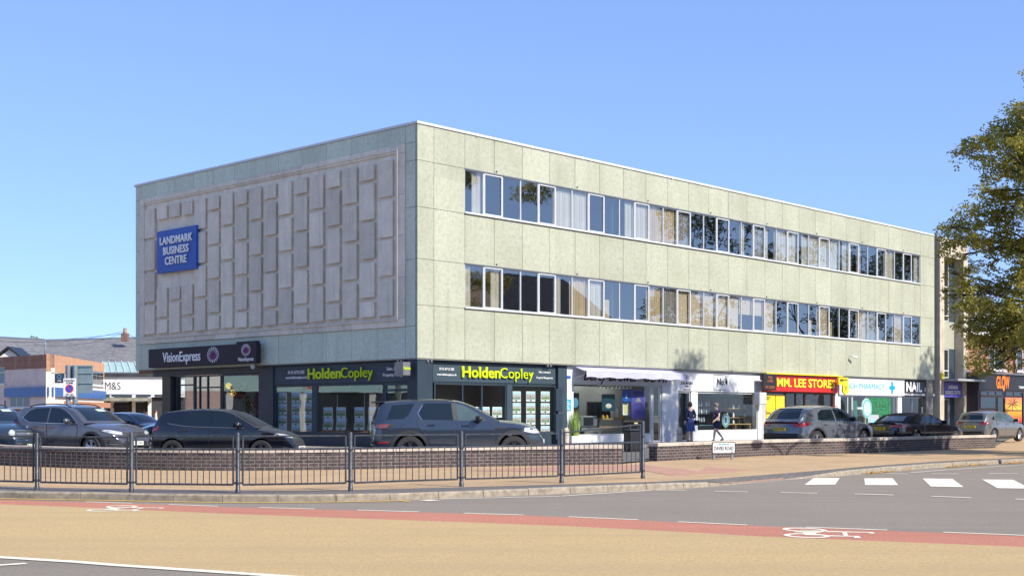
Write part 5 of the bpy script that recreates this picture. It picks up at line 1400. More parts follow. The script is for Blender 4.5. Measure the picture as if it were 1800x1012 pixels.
        if not mb.f: return None
        me = mb.mesh(name, mt, smooth=180)
        # outward facing
        return obj(name, me, parent or s.root)
    def both(s, name, poly, mt, **k):
        return [s.patch(name, poly, mt, sd, **k) for sd in ('side+','side-')]
    def edge(s, name, poly, mt, r=.009, off=.006, close=True, parent=None, dirv=None, bvh=None):
        outs = []
        for sd in ((1,-1) if dirv is None else (0,)):
            pts = []; q = poly+[poly[0]] if close else poly
            for (a,b),(c,e) in zip(q[:-1],q[1:]):
                n = max(2,int(math.hypot(c-a,e-b)/.08))
                for k in range(n):
                    t=k/n; x,z = a+(c-a)*t, b+(e-b)*t
                    if sd: hit,nn,_,_ = (bvh or s.bvh).ray_cast(Vector((x,sd*8,z)),Vector((0,-sd,0)))
                    else: hit,nn,_,_ = (bvh or s.bvh).ray_cast(Vector((s.S['L']/2,0,0))-dirv[0]*8+dirv[1]*x+Vector((0,0,z)), dirv[0])
                    if hit is None: continue
                    pts.append(hit+nn*off)
            if len(pts)>1:
                if close: pts.append(pts[0])
                outs.append(MB().tube(pts,r,5,False).build(name,mt,parent or s.root))
        return outs
    def wheels(s):
        S = s.S; R = S['R']; rim = S.get('rim',R*.70); tw = .11
        tyre = MB().lathe([(rim*.97,-tw),(R*.93,-tw*1.0),(R*.985,-tw*.8),(R,-tw*.5),(R,tw*.5),(R*.985,tw*.8),(R*.93,tw),(rim*.97,tw)],32,(0,0,0),'y',closed=True).mesh('wheel',M_TYRE,smooth=40)
        rm = S.get('rimmat',M_RIM); m = MB()
        m.lathe([(rim,.0-tw*.9),(rim,-tw*.35),(rim*.90,-tw*.30),(rim*.88,-tw*.9)],28,(0,0,0),'y',closed=True)
        ns = S.get('spokes',5)
        for k in range(ns):
            a = 2*pi*k/ns+.3
            for da in (-.16,.16) if S.get('twin',True) else (0,):
                c1 = Vector((cos(a+da*.4)*rim*.16,-tw*.62,sin(a+da*.4)*rim*.16)); c2 = Vector((cos(a+da)*rim*.93,-tw*.70,sin(a+da)*rim*.93))
                m.tube([c1,c2],[.032,.024],5)
        m.lathe([(0,-tw*.82),(rim*.17,-tw*.80),(rim*.2,-tw*.5),(rim*.2,-tw*.2)],16,(0,0,0),'y')
        rimme = m.mesh('rim',rm,smooth=40)
        disc = MB().lathe([(0,-.02),(rim*.86,-.02),(rim*.86,.02),(0,.02)],20,(0,0,0),'y').mesh('brake_disc',M_RIMD)
        for xc in (S['xr'],S['xf']):
            for sg in (1,-1):
                w_ = obj('wheel',tyre,s.root,(xc,sg*(S['W']/2*.985-tw),R)); 
                if sg>0: w_.rotation_euler=(0,0,pi)
                if xc==S['xf'] and S.get('steer'): w_.rotation_euler.z += S['steer']
                obj('rim',rimme,w_); obj('brake_disc',disc,w_)
    def mirror(s, x, z, mt):
        for sg in (1,-1):
            hit,nn,_,_ = s.bvh.ray_cast(Vector((x,sg*8,z)),Vector((0,-sg,0)))
            y = abs(hit.y) if hit else s.S['W']/2*.9
            mb = MB().ball((x-.01,sg*(y+.16),z+.06),.12,14,8,(.75,1.05,.72)); mb.tube([(x+.02,sg*(y-.02),z),(x+.02,sg*(y+.10),z+.02)],[.03,.025],6)
            o = mb.build('wing_mirror',mt,s.root,smooth=50)
            MB().box(x-.108,x-.095,sg*(y+.16)-.10,sg*(y+.16)+.10,z+.0,z+.12).build('mirror_glass',M_CGLASS,o)
    def arches(s, mt, w_=.075):
        S=s.S; Ra=S['R']+S.get('gap',.055)
        for xc in (S['xr'],S['xf']):
            out=[(xc-(Ra+w_)*cos(pi*k/20), S['R']+(Ra+w_)*sin(pi*k/20)) for k in range(21)]
            inn=[(xc-(Ra+.004)*cos(pi*k/20), S['R']+(Ra+.004)*sin(pi*k/20)) for k in range(21)]
            z0=interp(s.low,xc-Ra-.1)+.02
            poly=[(xc-(Ra+w_),z0)]+out+[(xc+(Ra+w_),z0),(xc+Ra+.004,z0)]+inn[::-1]+[(xc-Ra-.004,z0)]
            for sd in ('side+','side-'): s.patch('wheel_arch_trim',poly,mt,sd,off=.012,step=.5,bvh=s.bvb)
    def door(s, poly, handle):
        c = (sum(p[0] for p in poly)/len(poly), sum(p[1] for p in poly)/len(poly))
        big = [(c[0]+(x-c[0])*1.012+(.010 if x>c[0] else -.010), c[1]+(z-c[1])*1.0+(.010 if z>c[1] else -.012)) for x,z in poly]
        for sd,sg in (('side+',1),('side-',-1)):
            g_ = s.patch('door',poly,s.paint,sd,off=.0075,step=.10,bvh=s.bvb)
            if g_ is None: continue
            s.patch('door_gap',big,M_TRIM,sd,off=.003,step=.10,bvh=s.bvb,parent=g_)
            hx,hz = handle; hit,nn,_,_ = s.bvb.ray_cast(Vector((hx,sg*8,hz)),Vector((0,-sg,0)))
            if hit: MB().obox((hx,hit.y+sg*.028,hz),.095,.014,.016).tube([(hx-.08,hit.y,hz),(hx-.08,hit.y+sg*.028,hz)],.012,5).tube([(hx+.08,hit.y,hz),(hx+.08,hit.y+sg*.028,hz)],.012,5).build('handle',s.S.get('handlemat',s.paint),g_)
    def plate(s, txt, end, z, mt, green=False):
        d = s.P; L=s.S['L']
        bv = s.bvb.ray_cast(Vector((L/2+(8 if end=='front' else -8),0,z)),Vector((-1 if end=='front' else 1,0,0)))[0]
        x = bv.x+(.012 if end=='front' else -.012); t=.012
        o = MB().box(x-t,x+t,-.26,.26,z-.056,z+.056).build('number_plate',mt,s.root)
        sx = 1 if end=='front' else -1
        q = text(txt,.105,'lettering',M_TXTB,o,(x+sx*(t+.001),.0,z),bold=.014,rot=(pi/2,0,pi/2*sx),xs=.92,ext=.002)
        if green: MB().box(x+sx*(t),x+sx*(t+.002),-.255*sx,-.21*sx,z-.052,z+.052).build('flash',M_GRNF,o)
    def lamps(s, name, poly, mt, ang, end, off=.008, parent=None, sides=(1,-1), step=.06):
        """lamp wrapping a corner; outline in a plane turned by ang from straight ahead (or astern)"""
        outs=[]
        for sg in sides:
            a = radians(ang)
            d = Vector((-cos(a),-sg*sin(a),0)) if end=='front' else Vector((cos(a),-sg*sin(a),0))
            u = Vector((d.y,-d.x,0)) if end=='front' else Vector((-d.y,d.x,0))
            if u.y*sg < 0: u = -u                     # u points towards the car's side sg
            outs.append(s.patch(name,poly,mt,(d,u),off=off,step=step,parent=parent,bvh=s.bvb,ox=(s.S['L'] if end=='front' else 0)))
        return outs
    def interior(s):
        S=s.S; zb=S.get('beltz',.95)
        mb=MB()
        for x in S.get('seats',()):
            for y in (-.36,.36):
                mb.obox((x,y,zb-.05),.07,.22,.36,0,0,-.2); mb.obox((x-.09,y,zb+.40),.05,.12,.09,0,0,-.15)
        return mb
    def place(s, pnt, yaw, local=(0,0,0)):
        """put the local ground point on pnt with the nose turned by yaw from the picture's right"""
        m = Matrix.Rotation(yaw,3,'Z'); v = m @ Vector(local); s.root.location = (pnt[0]-v.x,pnt[1]-v.y,pnt[2]-v.z); s.root.rotation_euler=(0,0,yaw)

def arcpts(xc,R,z0,a0,a1,n=8):
    return [(xc+R*cos(radians(a0+(a1-a0)*k/n)), z0+R*sin(radians(a0+(a1-a0)*k/n))) for k in range(n+1)]

# ---- small hatchback --------------------------------------------------
def hatch(label, paint, plates, rimmat=M_RIM, name='hatchback_car', tint=M_CGLASS, group='cars parked around the office block'):
    L,W = 4.04,1.735
    S = dict(L=L,W=W,R=.315,xr=.71,xf=3.20,beltz=.96,rimmat=rimmat,spokes=5,
        low=[(0,.40),(.10,.27),(.3,.21),(1.2,.19),(2.9,.19),(3.7,.19),(3.95,.22),(4.04,.30)],
        top=[(0,.66),(.03,.86),(.10,.985),(.3,1.02),(2.4,1.0),(2.95,.985),(3.35,.93),(3.68,.84),(3.90,.73),(3.99,.64),(4.04,.54)],
        belt=[(0,.63),(.04,.80),(.12,.95),(.4,1.0),(1.4,.965),(2.6,.935),(3.1,.905),(3.6,.80),(3.9,.68),(4.04,.50)],
        roof=[(.11,.96),(.22,1.14),(.34,1.34),(.50,1.405),(.95,1.458),(1.5,1.478),(2.0,1.455),(2.3,1.385),(2.62,1.225),(3.05,.955)])
    c = Car(name,label,S,paint,group)
    zb = .985
    c.both('side_window',[(.93,1.03),(1.05,1.28),(1.28,1.375),(1.72,1.385),(1.74,.985),(1.2,1.0)],tint)
    c.both('side_window',[(1.82,.985),(1.80,1.385),(2.02,1.375),(2.22,1.315),(2.45,1.205),(2.72,1.045),(2.76,.965)],tint)
    c.both('quarter_window',[(.60,1.085),(.72,1.17),(.90,1.27),(.82,1.05)],M_CGLASS)
    c.edge('window_trim',[(.56,1.07),(.9,1.015),(1.2,.985),(1.75,.968),(2.8,.945)],M_CHROME,.007,close=False)
    c.patch('windscreen',[(-.62,1.02),(.62,1.02),(.53,1.28),(.50,1.385),(-.50,1.385),(-.53,1.28)],M_CGLASS,'front')
    c.patch('rear_window',[(-.56,1.06),(.56,1.06),(.52,1.2),(.47,1.345),(-.47,1.345),(-.52,1.2)],M_CGLASS,'rear')
    c.patch('bumper_trim',[(-.6,.36),(.6,.36),(.56,.50),(-.56,.50)],M_TRIM,'rear',off=.008,bvh=c.bvb)
    c.patch('grille',[(-.42,.44),(.42,.44),(.52,.60),(.42,.66),(-.42,.66),(-.52,.60)],M_TRIM,'front',off=.008,bvh=c.bvb)
    c.patch('lower_grille',[(-.45,.25),(.45,.25),(.40,.36),(-.40,.36)],M_TRIM,'front',off=.008,bvh=c.bvb)
    for o in c.lamps('headlight',[(.32,.675),(.62,.70),(.92,.765),(.86,.80),(.60,.785),(.34,.73)],M_LAMP,42,'front'): pass
    c.lamps('tail_lamp',[(.40,.80),(.64,.83),(.80,.90),(.83,.985),(.72,1.0),(.52,.975),(.40,.90)],M_TAIL,38,'rear')
    c.lamps('fog_lamp',[(.55,.33),(.72,.36),(.74,.45),(.58,.42)],M_TRIM,35,'front')
    R=.315+.055
    rd=[(1.05,.40)]+arcpts(.71,R+.06,.315,14,62,5)+[(.92,.80),(.90,.93),(1.72,.925),(1.76,.30),(1.10,.30)]
    rd=[(1.13,.32)]+arcpts(.71,R+.06,.315,10,60,5)+[(.90,.86),(.92,.955),(1.73,.935),(1.77,.32)]
    c.door(rd,(1.05,.87)); c.door([(1.79,.32),(1.75,.935),(2.76,.905),(2.80,.80),(2.74,.5),(2.72,.32)],(1.95,.85))
    c.both('sill_trim',[(1.15,.20),(2.75,.20),(2.75,.27),(1.15,.27)],M_TRIM,off=.006,bvh=c.bvb)
    c.mirror(2.62,.97,paint)
    c.plate(plates,'front',.40,M_PLW); c.plate(plates,'rear',.72,M_PLY)
    MB().box(.30,.36,-.50,.50,1.372,1.395).build('spoiler',paint,c.root,bevel=.01)
    return c
# ---- compact suv ------------------------------------------------------
def suv(label, paint, plates, kind='suv', name='suv_car', rimmat=M_RIM):
    L,W = 4.38,1.84
    S = dict(L=L,W=W,R=.345,xr=.87,xf=3.50,beltz=1.03,rimmat=rimmat,spokes=5,gap=.065,
        low=[(0,.45),(.12,.33),(.4,.27),(1.3,.25),(3.0,.25),(3.9,.26),(4.2,.28),(4.38,.38)],
        top=[(0,.74),(.03,.96),(.10,1.07),(.3,1.10),(2.4,1.09),(3.0,1.095),(3.5,1.055),(3.95,.975),(4.2,.88),(4.32,.78),(4.38,.62)],
        belt=[(0,.70),(.05,.92),(.14,1.05),(.5,1.09),(1.4,1.05),(2.6,1.01),(3.2,.99),(3.8,.90),(4.2,.78),(4.38,.58)],
        roof=[(.10,1.06),(.22,1.27),(.34,1.47),(.52,1.555),(1.1,1.60),(1.7,1.612),(2.2,1.58),(2.5,1.50),(2.8,1.34),(3.18,1.07)])
    c = Car(name,label,S,paint)
    w1=[(.62,1.22),(.80,1.40),(1.05,1.485),(1.62,1.50),(1.66,1.075),(.92,1.095)]
    w2=[(1.72,1.07),(1.70,1.50),(2.05,1.49),(2.28,1.42),(2.55,1.28),(2.82,1.09),(2.86,1.055)]
    c.both('side_window',w1,M_CGLASS); c.both('side_window',w2,M_CGLASS)
    c.edge('window_trim',[(.59,1.21),(.78,1.42),(1.05,1.508),(1.65,1.522),(2.06,1.512),(2.30,1.44),(2.57,1.30),(2.93,1.035),(1.68,1.055),(.90,1.075)],M_CHROME,.009)
    c.patch('windscreen',[(-.66,1.13),(.66,1.13),(.56,1.40),(.53,1.52),(-.53,1.52),(-.56,1.40)],M_CGLASS,'front')
    c.patch('painted_reflection',[(.12,1.40),(.50,1.40),(.49,1.47),(.12,1.47)],mat('pale_reflection_tone',(.45,.52,.42),.5),'front',off=.007)  # pale reflection on the windscreen, painted as a patch
    c.patch('rear_window',[(-.58,1.15),(.58,1.15),(.52,1.3),(.46,1.46),(-.46,1.46),(-.52,1.3)],M_CGLASS,'rear')
    if kind=='suv':
        g_=c.patch('grille',[(-.40,.60),(.40,.60),(.50,.72),(.42,.80),(-.42,.80),(-.50,.72)],M_TRIM,'front',off=.008,bvh=c.bvb)
        mb=MB()
        for k in range(-7,8):
            for j in range(3):
                hit=c.bvb.ray_cast(Vector((9,k*.058,.635+j*.055)),Vector((-1,0,0)))[0]
                if hit: mb.obox((hit.x+.012,k*.058,.635+j*.055),.003,.020,.012,0,radians(30))
        mb.build('grille_mesh',M_CHROME,g_)
        c.edge('grille_trim',[(-.40,.60),(.40,.60),(.50,.72),(.42,.80),(-.42,.80),(-.50,.72)],M_CHROME,.008,off=.010,dirv=(Vector((-1,0,0)),Vector((0,1,0))),bvh=c.bvb)
        hit=c.bvb.ray_cast(Vector((9,0,.70)),Vector((-1,0,0)))[0]
        MB().box(hit.x+.01,hit.x+.02,-.06,.06,.65,.76).build('emblem',M_CHROME,c.root)
        hs=c.lamps('headlight',[(.36,.70),(.62,.735),(.98,.82),(1.0,.87),(.74,.86),(.38,.80)],M_TRIM,42,'front')
        for h in hs:
            if h is None: continue
        hl=c.lamps('headlight_lens',[(.40,.715),(.64,.745),(.96,.83),(.96,.862),(.72,.85),(.40,.79)],M_LAMP,42,'front',off=.012)
        for a,b in zip(hs,hl):
            if a and b: b.parent=a
        fg=c.lamps('fog_lamp',[(.50,.40),(.80,.42),(.84,.56),(.52,.54)],M_TRIM,38,'front')
        for i,(z0,z1) in enumerate(((.43,.46),(.49,.52))):
            q=c.lamps('fog_slat',[(.54,z0),(.78,z0+.01),(.79,z1+.01),(.54,z1)],M_CHROME,38,'front',off=.013)
            for a,b in zip(fg,q):
                if a and b: b.parent=a
        c.patch('skid_plate',[(-.62,.30),(.62,.30),(.52,.40),(-.52,.40)],M_CHROME,'front',off=.01,bvh=c.bvb)
        c.patch('lower_grille',[(-.48,.41),(.48,.41),(.44,.54),(-.44,.54)],M_TRIM,'front',off=.006,bvh=c.bvb)
        c.plate(plates,'front',.475,M_PLW)
    else:
        g_=c.patch('grille',[(-.50,.62),(.50,.62),(.54,.82),(-.54,.82)],M_TRIM,'front',off=.008,bvh=c.bvb)
        for z in (.66,.74,.83):
            q=c.patch('grille_bar',[(-.60,z-.012),(.60,z-.012),(.60,z+.012),(-.60,z+.012)],M_CHROME,'front',off=.016,bvh=c.bvb)
            if q: q.parent=g_
        for z in (.30,.46): c.patch('bumper_trim',[(-.62,z-.014),(.62,z-.014),(.62,z+.014),(-.62,z+.014)],M_CHROME,'front',off=.012,bvh=c.bvb)
        for sg in (1,-1):
            hit=c.bvb.ray_cast(Vector((9,sg*.66,.745)),Vector((-1,0,0)))[0]
            if hit:
                o=MB().lathe([(.115,-.03),(.115,.02),(.10,.03)],20,(0,0,0),'x',closed=False).build('headlight',M_CHROME,c.root,smooth=40,loc=(hit.x+.0,sg*.66,.745)); o.rotation_euler=(0,0,sg*.35)
                MB().ball((.02,0,0),.095,16,8,(.35,1,1)).build('headlight_lens',M_LAMP,o,smooth=180)
        hit=c.bvb.ray_cast(Vector((9,0,.93)),Vector((-1,0,0)))[0]
        if hit: MB().lathe([(0,.0),(.06,.0),(.05,.015),(0,.02)],16,(hit.x,0,.93),'x').build('emblem',M_CHROME,c.root)
        c.plate(plates,'front',.385,M_PLW,True)
    tl=c.lamps('tail_lamp',[(.52,.93),(.78,.95),(.95,.99),(.95,1.06),(.75,1.07),(.52,1.03)],M_TAIL,40,'rear')
    rd=[(1.36,.42)]+arcpts(.87,.345+.065+.10,.345,10,60,5)+[(1.08,.88),(1.06,1.04),(1.70,1.015),(1.74,.42)]
    c.door(rd,(1.26,.96)); c.door([(1.77,.42),(1.73,1.01),(2.92,.985),(2.98,.86),(2.90,.55),(2.88,.42)],(1.93,.93))
    c.both('sill_trim',[(1.36,.26),(2.98,.26),(2.98,.40),(1.36,.40)],M_TRIM,off=.006,bvh=c.bvb)
    c.arches(M_TRIM,.07)
    c.mirror(2.66,1.06,paint if kind=='suv' else M_TRIM)
    for sg in (1,-1):
        pts=[]
        for k in range(15):
            x=.62+1.75*k/14; hit=c.bvh.ray_cast(Vector((x,sg*.56,5)),Vector((0,0,-1)))[0]
            if hit: pts.append((x,sg*.56,hit.z+(.045*min(1,min(k,14-k)/1.5) if 0<k<14 else .005)))
        MB().tube(pts,.016,6).build('roof_rail',M_TRIM,c.root,smooth=60)
    return c
# ---- large estate suv with a thick body coloured pillar -----------------
def estate(label, paint, name='suv_car'):
    L,W = 4.60,1.90
    S = dict(L=L,W=W,R=.375,xr=.96,xf=3.70,beltz=1.10,rimmat=M_RIMD,spokes=5,gap=.07,tum=.33,
        low=[(0,.50),(.15,.38),(.4,.30),(1.4,.28),(3.2,.28),(4.1,.30),(4.4,.33),(4.60,.45)],
        top=[(0,.80),(.03,1.03),(.08,1.13),(.3,1.17),(2.4,1.16),(3.1,1.19),(3.6,1.16),(4.0,1.11),(4.32,1.02),(4.50,.88),(4.60,.68)],
        belt=[(0,.76),(.05,.98),(.12,1.10),(.5,1.14),(2.6,1.10),(3.2,1.10),(3.8,1.06),(4.3,.92),(4.60,.64)],
        roof=[(.07,1.12),(.15,1.36),(.24,1.60),(.40,1.665),(1.1,1.715),(1.8,1.725),(2.2,1.70),(2.5,1.62),(2.85,1.44),(3.32,1.15)])
    c = Car(name,label,S,paint)
    c.both('roof_band',[(.30,1.605),(1.0,1.655),(2.15,1.648),(2.15,1.70),(1.0,1.70),(.30,1.65)],M_TRIM,off=.003)
    c.both('side_window',[(.36,1.185),(.52,1.55),(1.10,1.60),(.93,1.30),(.80,1.20)],M_CGLASS)
    c.both('side_window',[(1.28,1.185),(1.20,1.34),(1.36,1.605),(2.06,1.61),(2.10,1.165)],M_CGLASS)
    c.both('side_window',[(2.22,1.15),(2.17,1.60),(2.34,1.565),(2.60,1.44),(2.92,1.22),(2.96,1.145)],MATS['green_car_glass'])
    c.edge('window_trim',[(1.28,1.165),(1.175,1.34),(1.34,1.62)],M_CHROME,.010,close=False)
    c.both('pillar_trim',[(2.10,1.16),(2.06,1.61),(2.17,1.605),(2.21,1.15)],M_TRIM,off=.006)
    c.patch('windscreen',[(-.68,1.23),(.68,1.23),(.60,1.50),(.56,1.62),(-.56,1.62),(-.60,1.50)],M_CGLASS,'front')
    c.patch('rear_window',[(-.60,1.20),(.60,1.20),(.54,1.4),(.52,1.58),(-.52,1.58),(-.54,1.4)],M_CGLASS,'rear')
    MB().box(.02,.34,-.56,.56,1.625,1.655).build('spoiler',M_TRIM,c.root,bevel=.012)
    c.patch('grille',[(-.52,.72),(.52,.72),(.54,.86),(-.54,.86)],M_TRIM,'front',off=.008,bvh=c.bvb)
    c.patch('lower_grille',[(-.60,.36),(.60,.36),(.56,.54),(-.56,.54)],M_TRIM,'front',off=.008,bvh=c.bvb)
    hs=c.lamps('headlight',[(.52,.78),(.80,.80),(1.08,.87),(1.06,.97),(.80,.96),(.54,.90)],M_LAMP,46,'front')
    c.lamps('fog_lamp',[(.72,.50),(.92,.50),(.94,.62),(.74,.62)],M_TRIM,46,'front')
    tl=c.lamps('tail_lamp',[(.54,.93),(.95,.95),(1.12,1.06),(.54,1.08)],M_TRIM,44,'rear',off=.010)
    t2=c.lamps('tail_lens',[(.60,.95),(.90,.965),(.94,1.06),(.62,1.055)],mat('smoky_red_lamp',(.20,.05,.05),.1,var=.3,scale=18,coat=1),44,'rear',off=.014)
    for a,b in zip(tl,t2):
        if a and b: b.parent=a
    c.lamps('reflector',[(.70,.56),(.95,.57),(.95,.60),(.70,.59)],M_TAIL,44,'rear')
    c.patch('bumper_trim',[(-.78,.46),(.78,.46),(.78,.62),(-.78,.62)],M_TRIM,'rear',off=.008,bvh=c.bvb)
    rd=[(1.52,.46)]+arcpts(.96,.375+.07+.11,.375,12,58,5)+[(1.22,.92),(1.14,1.12),(2.13,1.10),(2.15,.46)]
    c.door(rd,(1.52,1.04)); c.door([(2.18,.46),(2.16,1.10),(3.16,1.09),(3.18,.9),(3.12,.6),(3.10,.46)],(2.42,1.02))
    c.both('side_vent',[(3.24,.93),(3.48,.945),(3.50,.99),(3.22,.985)],M_TRIM,off=.008,bvh=c.bvb)
    c.edge('fuel_flap',[(.82+.11*cos(2*pi*k/18),.95+.11*sin(2*pi*k/18)) for k in range(18)],M_TRIM,.005,off=.002,bvh=c.bvb)
    c.both('sill_trim',[(1.48,.29),(3.18,.29),(3.18,.43),(1.48,.43)],M_TRIM,off=.006,bvh=c.bvb)
    c.arches(M_TRIM,.085)
    c.mirror(2.78,1.15,M_TRIM)
    c.plate('FX65 KVB','rear',.80,M_PLY); c.plate('FX65 KVB','front',.60,M_PLW)
    return c
# ---- tall electric suv seen from behind --------------------------------
def tallsuv(label, paint, plates, name='suv_car'):
    L,W = 4.59,1.865
    S = dict(L=L,W=W,R=.375,xr=.92,xf=3.68,beltz=1.05,rimmat=M_RIM,spokes=5,gap=.065,tum=.38,rsbow=.10,bowr=.13,steer=.25,
        low=[(0,.42),(.12,.30),(.4,.25),(1.3,.23),(3.2,.23),(4.1,.25),(4.4,.28),(4.59,.40)],
        top=[(0,.78),(.04,.95),(.14,1.07),(.35,1.13),(2.4,1.11),(3.1,1.13),(3.6,1.09),(4.1,1.01),(4.4,.90),(4.52,.80),(4.59,.64)],
        belt=[(0,.75),(.05,.90),(.15,1.03),(.5,1.10),(1.5,1.07),(2.7,1.03),(3.3,1.02),(3.9,.94),(4.4,.80),(4.59,.60)],
        roof=[(.14,1.06),(.34,1.26),(.52,1.44),(.72,1.545),(1.2,1.605),(1.8,1.63),(2.3,1.605),(2.65,1.51),(2.95,1.35),(3.38,1.09)])
    c = Car(name,label,S,paint)
    c.both('side_window',[(1.02,1.13),(1.10,1.36),(1.35,1.47),(1.95,1.50),(1.98,1.09),(1.3,1.10)],M_CGLASS)
    c.both('side_window',[(2.06,1.085),(2.03,1.50),(2.25,1.49),(2.50,1.42),(2.78,1.27),(3.02,1.10),(3.05,1.07)],M_CGLASS)
    c.edge('window_trim',[(1.0,1.115),(1.3,1.085),(2.0,1.075),(3.1,1.05)],M_CHROME,.007,close=False)
    c.patch('windscreen',[(-.66,1.17),(.66,1.17),(.56,1.42),(.53,1.54),(-.53,1.54),(-.56,1.42)],M_CGLASS,'front')
    c.patch('rear_window',[(-.66,1.15),(.66,1.15),(.60,1.30),(.50,1.50),(-.50,1.50),(-.60,1.30)],M_CGLASS,'rear')
    c.patch('light_strip',[(-.80,.985),(.80,.985),(.80,1.03),(-.80,1.03)],mat('dark_red_strip',(.10,.015,.02),.2,coat=1),'rear',off=.006,bvh=c.bvb)
    c.lamps('tail_lamp',[(.44,.90),(.74,.87),(1.0,.94),(1.03,1.03),(.80,1.06),(.44,1.03)],M_TAIL,40,'rear',off=.010)
    c.patch('bumper_trim',[(-.80,.40),(.80,.40),(.86,.58),(.70,.66),(-.70,.66),(-.86,.58)],M_TRIM,'rear',off=.008,bvh=c.bvb)
    c.patch('skid_plate',[(-.70,.36),(.70,.36),(.74,.42),(-.74,.42)],M_GREYMET,'rear',off=.013,bvh=c.bvb)
    c.patch('grille',[(-.55,.50),(.55,.50),(.60,.80),(-.60,.80)],M_TRIM,'front',off=.008,bvh=c.bvb)
    c.lamps('headlight',[(.45,.80),(.85,.84),(.95,.92),(.45,.90)],M_LAMP,42,'front')
    for k in range(4):
        yy=-.09+.06*k; hit=c.bvb.ray_cast(Vector((-5,yy,1.075)),Vector((1,0,0)))[0]
        if hit: MB().lathe([(.026,-.004),(.034,-.004),(.034,.004),(.026,.004)],14,(hit.x-.01,yy,1.075),'x',closed=True).build('emblem_ring',M_CHROME,c.root)
    rd=[(1.46,.40)]+arcpts(.92,.375+.065+.10,.375,8,58,5)+[(1.18,.90),(1.14,1.05),(1.98,1.03),(2.0,.40)]
    c.door(rd,(1.38,.96)); c.door([(2.03,.40),(2.01,1.03),(3.08,1.01),(3.14,.88),(3.06,.55),(3.04,.40)],(2.22,.95))
    c.both('sill_trim',[(1.44,.24),(3.16,.24),(3.16,.38),(1.44,.38)],M_TRIM,off=.006,bvh=c.bvb)
    c.arches(M_TRIM,.06); c.mirror(2.84,1.08,M_TRIM)
    c.plate(plates,'rear',.80,M_PLY,True); c.plate(plates,'front',.45,M_PLW,True)
    MB().box(.60,.76,-.50,.50,1.50,1.525).build('spoiler',paint,c.root,bevel=.01)
    return c
# ---- soft top ----------------------------------------------------------
def softtop(label, paint, plates, name='convertible_car'):
    L,W = 4.69,1.846
    M_SOFT = mat('black_soft_top',(.012,.012,.014),.9,var=.3,scale=30)
    S = dict(L=L,W=W,R=.335,xr=1.06,xf=3.83,beltz=.95,rimmat=M_RIM,spokes=5,gap=.05,tum=.40,roofmat=M_SOFT,rsbow=.05,
        low=[(0,.40),(.12,.27),(.4,.20),(1.4,.18),(3.3,.18),(4.2,.19),(4.5,.22),(4.69,.32)],
        top=[(0,.74),(.03,.90),(.09,.975),(.4,.985),(1.2,.975),(2.6,.94),(3.15,.965),(3.7,.92),(4.2,.82),(4.5,.70),(4.62,.60),(4.69,.48)],
        belt=[(0,.70),(.04,.86),(.12,.94),(.5,.955),(1.5,.945),(2.8,.91),(3.3,.89),(3.9,.80),(4.4,.65),(4.69,.45)],
        roof=[(.62,.955),(.85,1.10),(1.10,1.25),(1.40,1.345),(1.8,1.380),(2.2,1.370),(2.5,1.31),(2.8,1.18),(3.28,.935)])
    c = Car(name,label,S,paint)
    c.both('side_window',[(1.42,.985),(1.60,1.16),(1.85,1.255),(2.2,1.265),(2.45,1.22),(2.70,1.11),(2.92,.985),(2.94,.95)],M_CGLASS)
    c.patch('windscreen',[(-.64,1.01),(.64,1.01),(.55,1.20),(.52,1.30),(-.52,1.30),(-.55,1.20)],M_CGLASS,'front')
    c.patch('rear_window',[(-.52,1.05),(.52,1.05),(.46,1.24),(-.46,1.24)],mat('bright_rear_glass',(.10,.11,.115),.05,coat=1.0),'rear')
    c.lamps('tail_lamp',[(.36,.82),(.80,.80),(1.02,.83),(1.02,.89),(.80,.91),(.36,.90)],M_TAIL,38,'rear',off=.010)
    c.patch('bumper_trim',[(-.70,.27),(.70,.27),(.74,.42),(-.74,.42)],M_TRIM,'rear',off=.008,bvh=c.bvb)
    for sg in (1,-1): MB().lathe([(.05,-.02),(.06,-.02),(.06,.10),(.05,.10)],14,(.02,sg*.52,.31),'x',closed=True).build('exhaust',M_CHROME,c.root)
    c.patch('grille',[(-.5,.36),(.5,.36),(.56,.60),(-.56,.60)],M_TRIM,'front',off=.008,bvh=c.bvb); c.lamps('headlight',[(.48,.62),(.85,.66),(.95,.72),(.50,.71)],M_LAMP,42,'front')
    for k in range(4):
        yy=-.09+.06*k; hit=c.bvb.ray_cast(Vector((-5,yy,.915)),Vector((1,0,0)))[0]
        if hit: MB().lathe([(.026,-.004),(.034,-.004),(.034,.004),(.026,.004)],14,(hit.x-.01,yy,.915),'x',closed=True).build('emblem_ring',M_CHROME,c.root)
    c.door([(1.66,.32),(1.62,.915),(3.02,.885),(3.10,.75),(3.04,.45),(3.02,.32)],(1.92,.80))
    c.both('sill_trim',[(1.5,.19),(3.35,.19),(3.35,.26),(1.5,.26)],M_TRIM,off=.006,bvh=c.bvb)
    c.mirror(2.86,.95,paint); c.plate(plates,'rear',.76,M_PLY); c.plate(plates,'front',.42,M_PLW)
    MB().box(.04,.16,-.62,.62,.965,.99).build('spoiler',paint,c.root,bevel=.008)
    return c

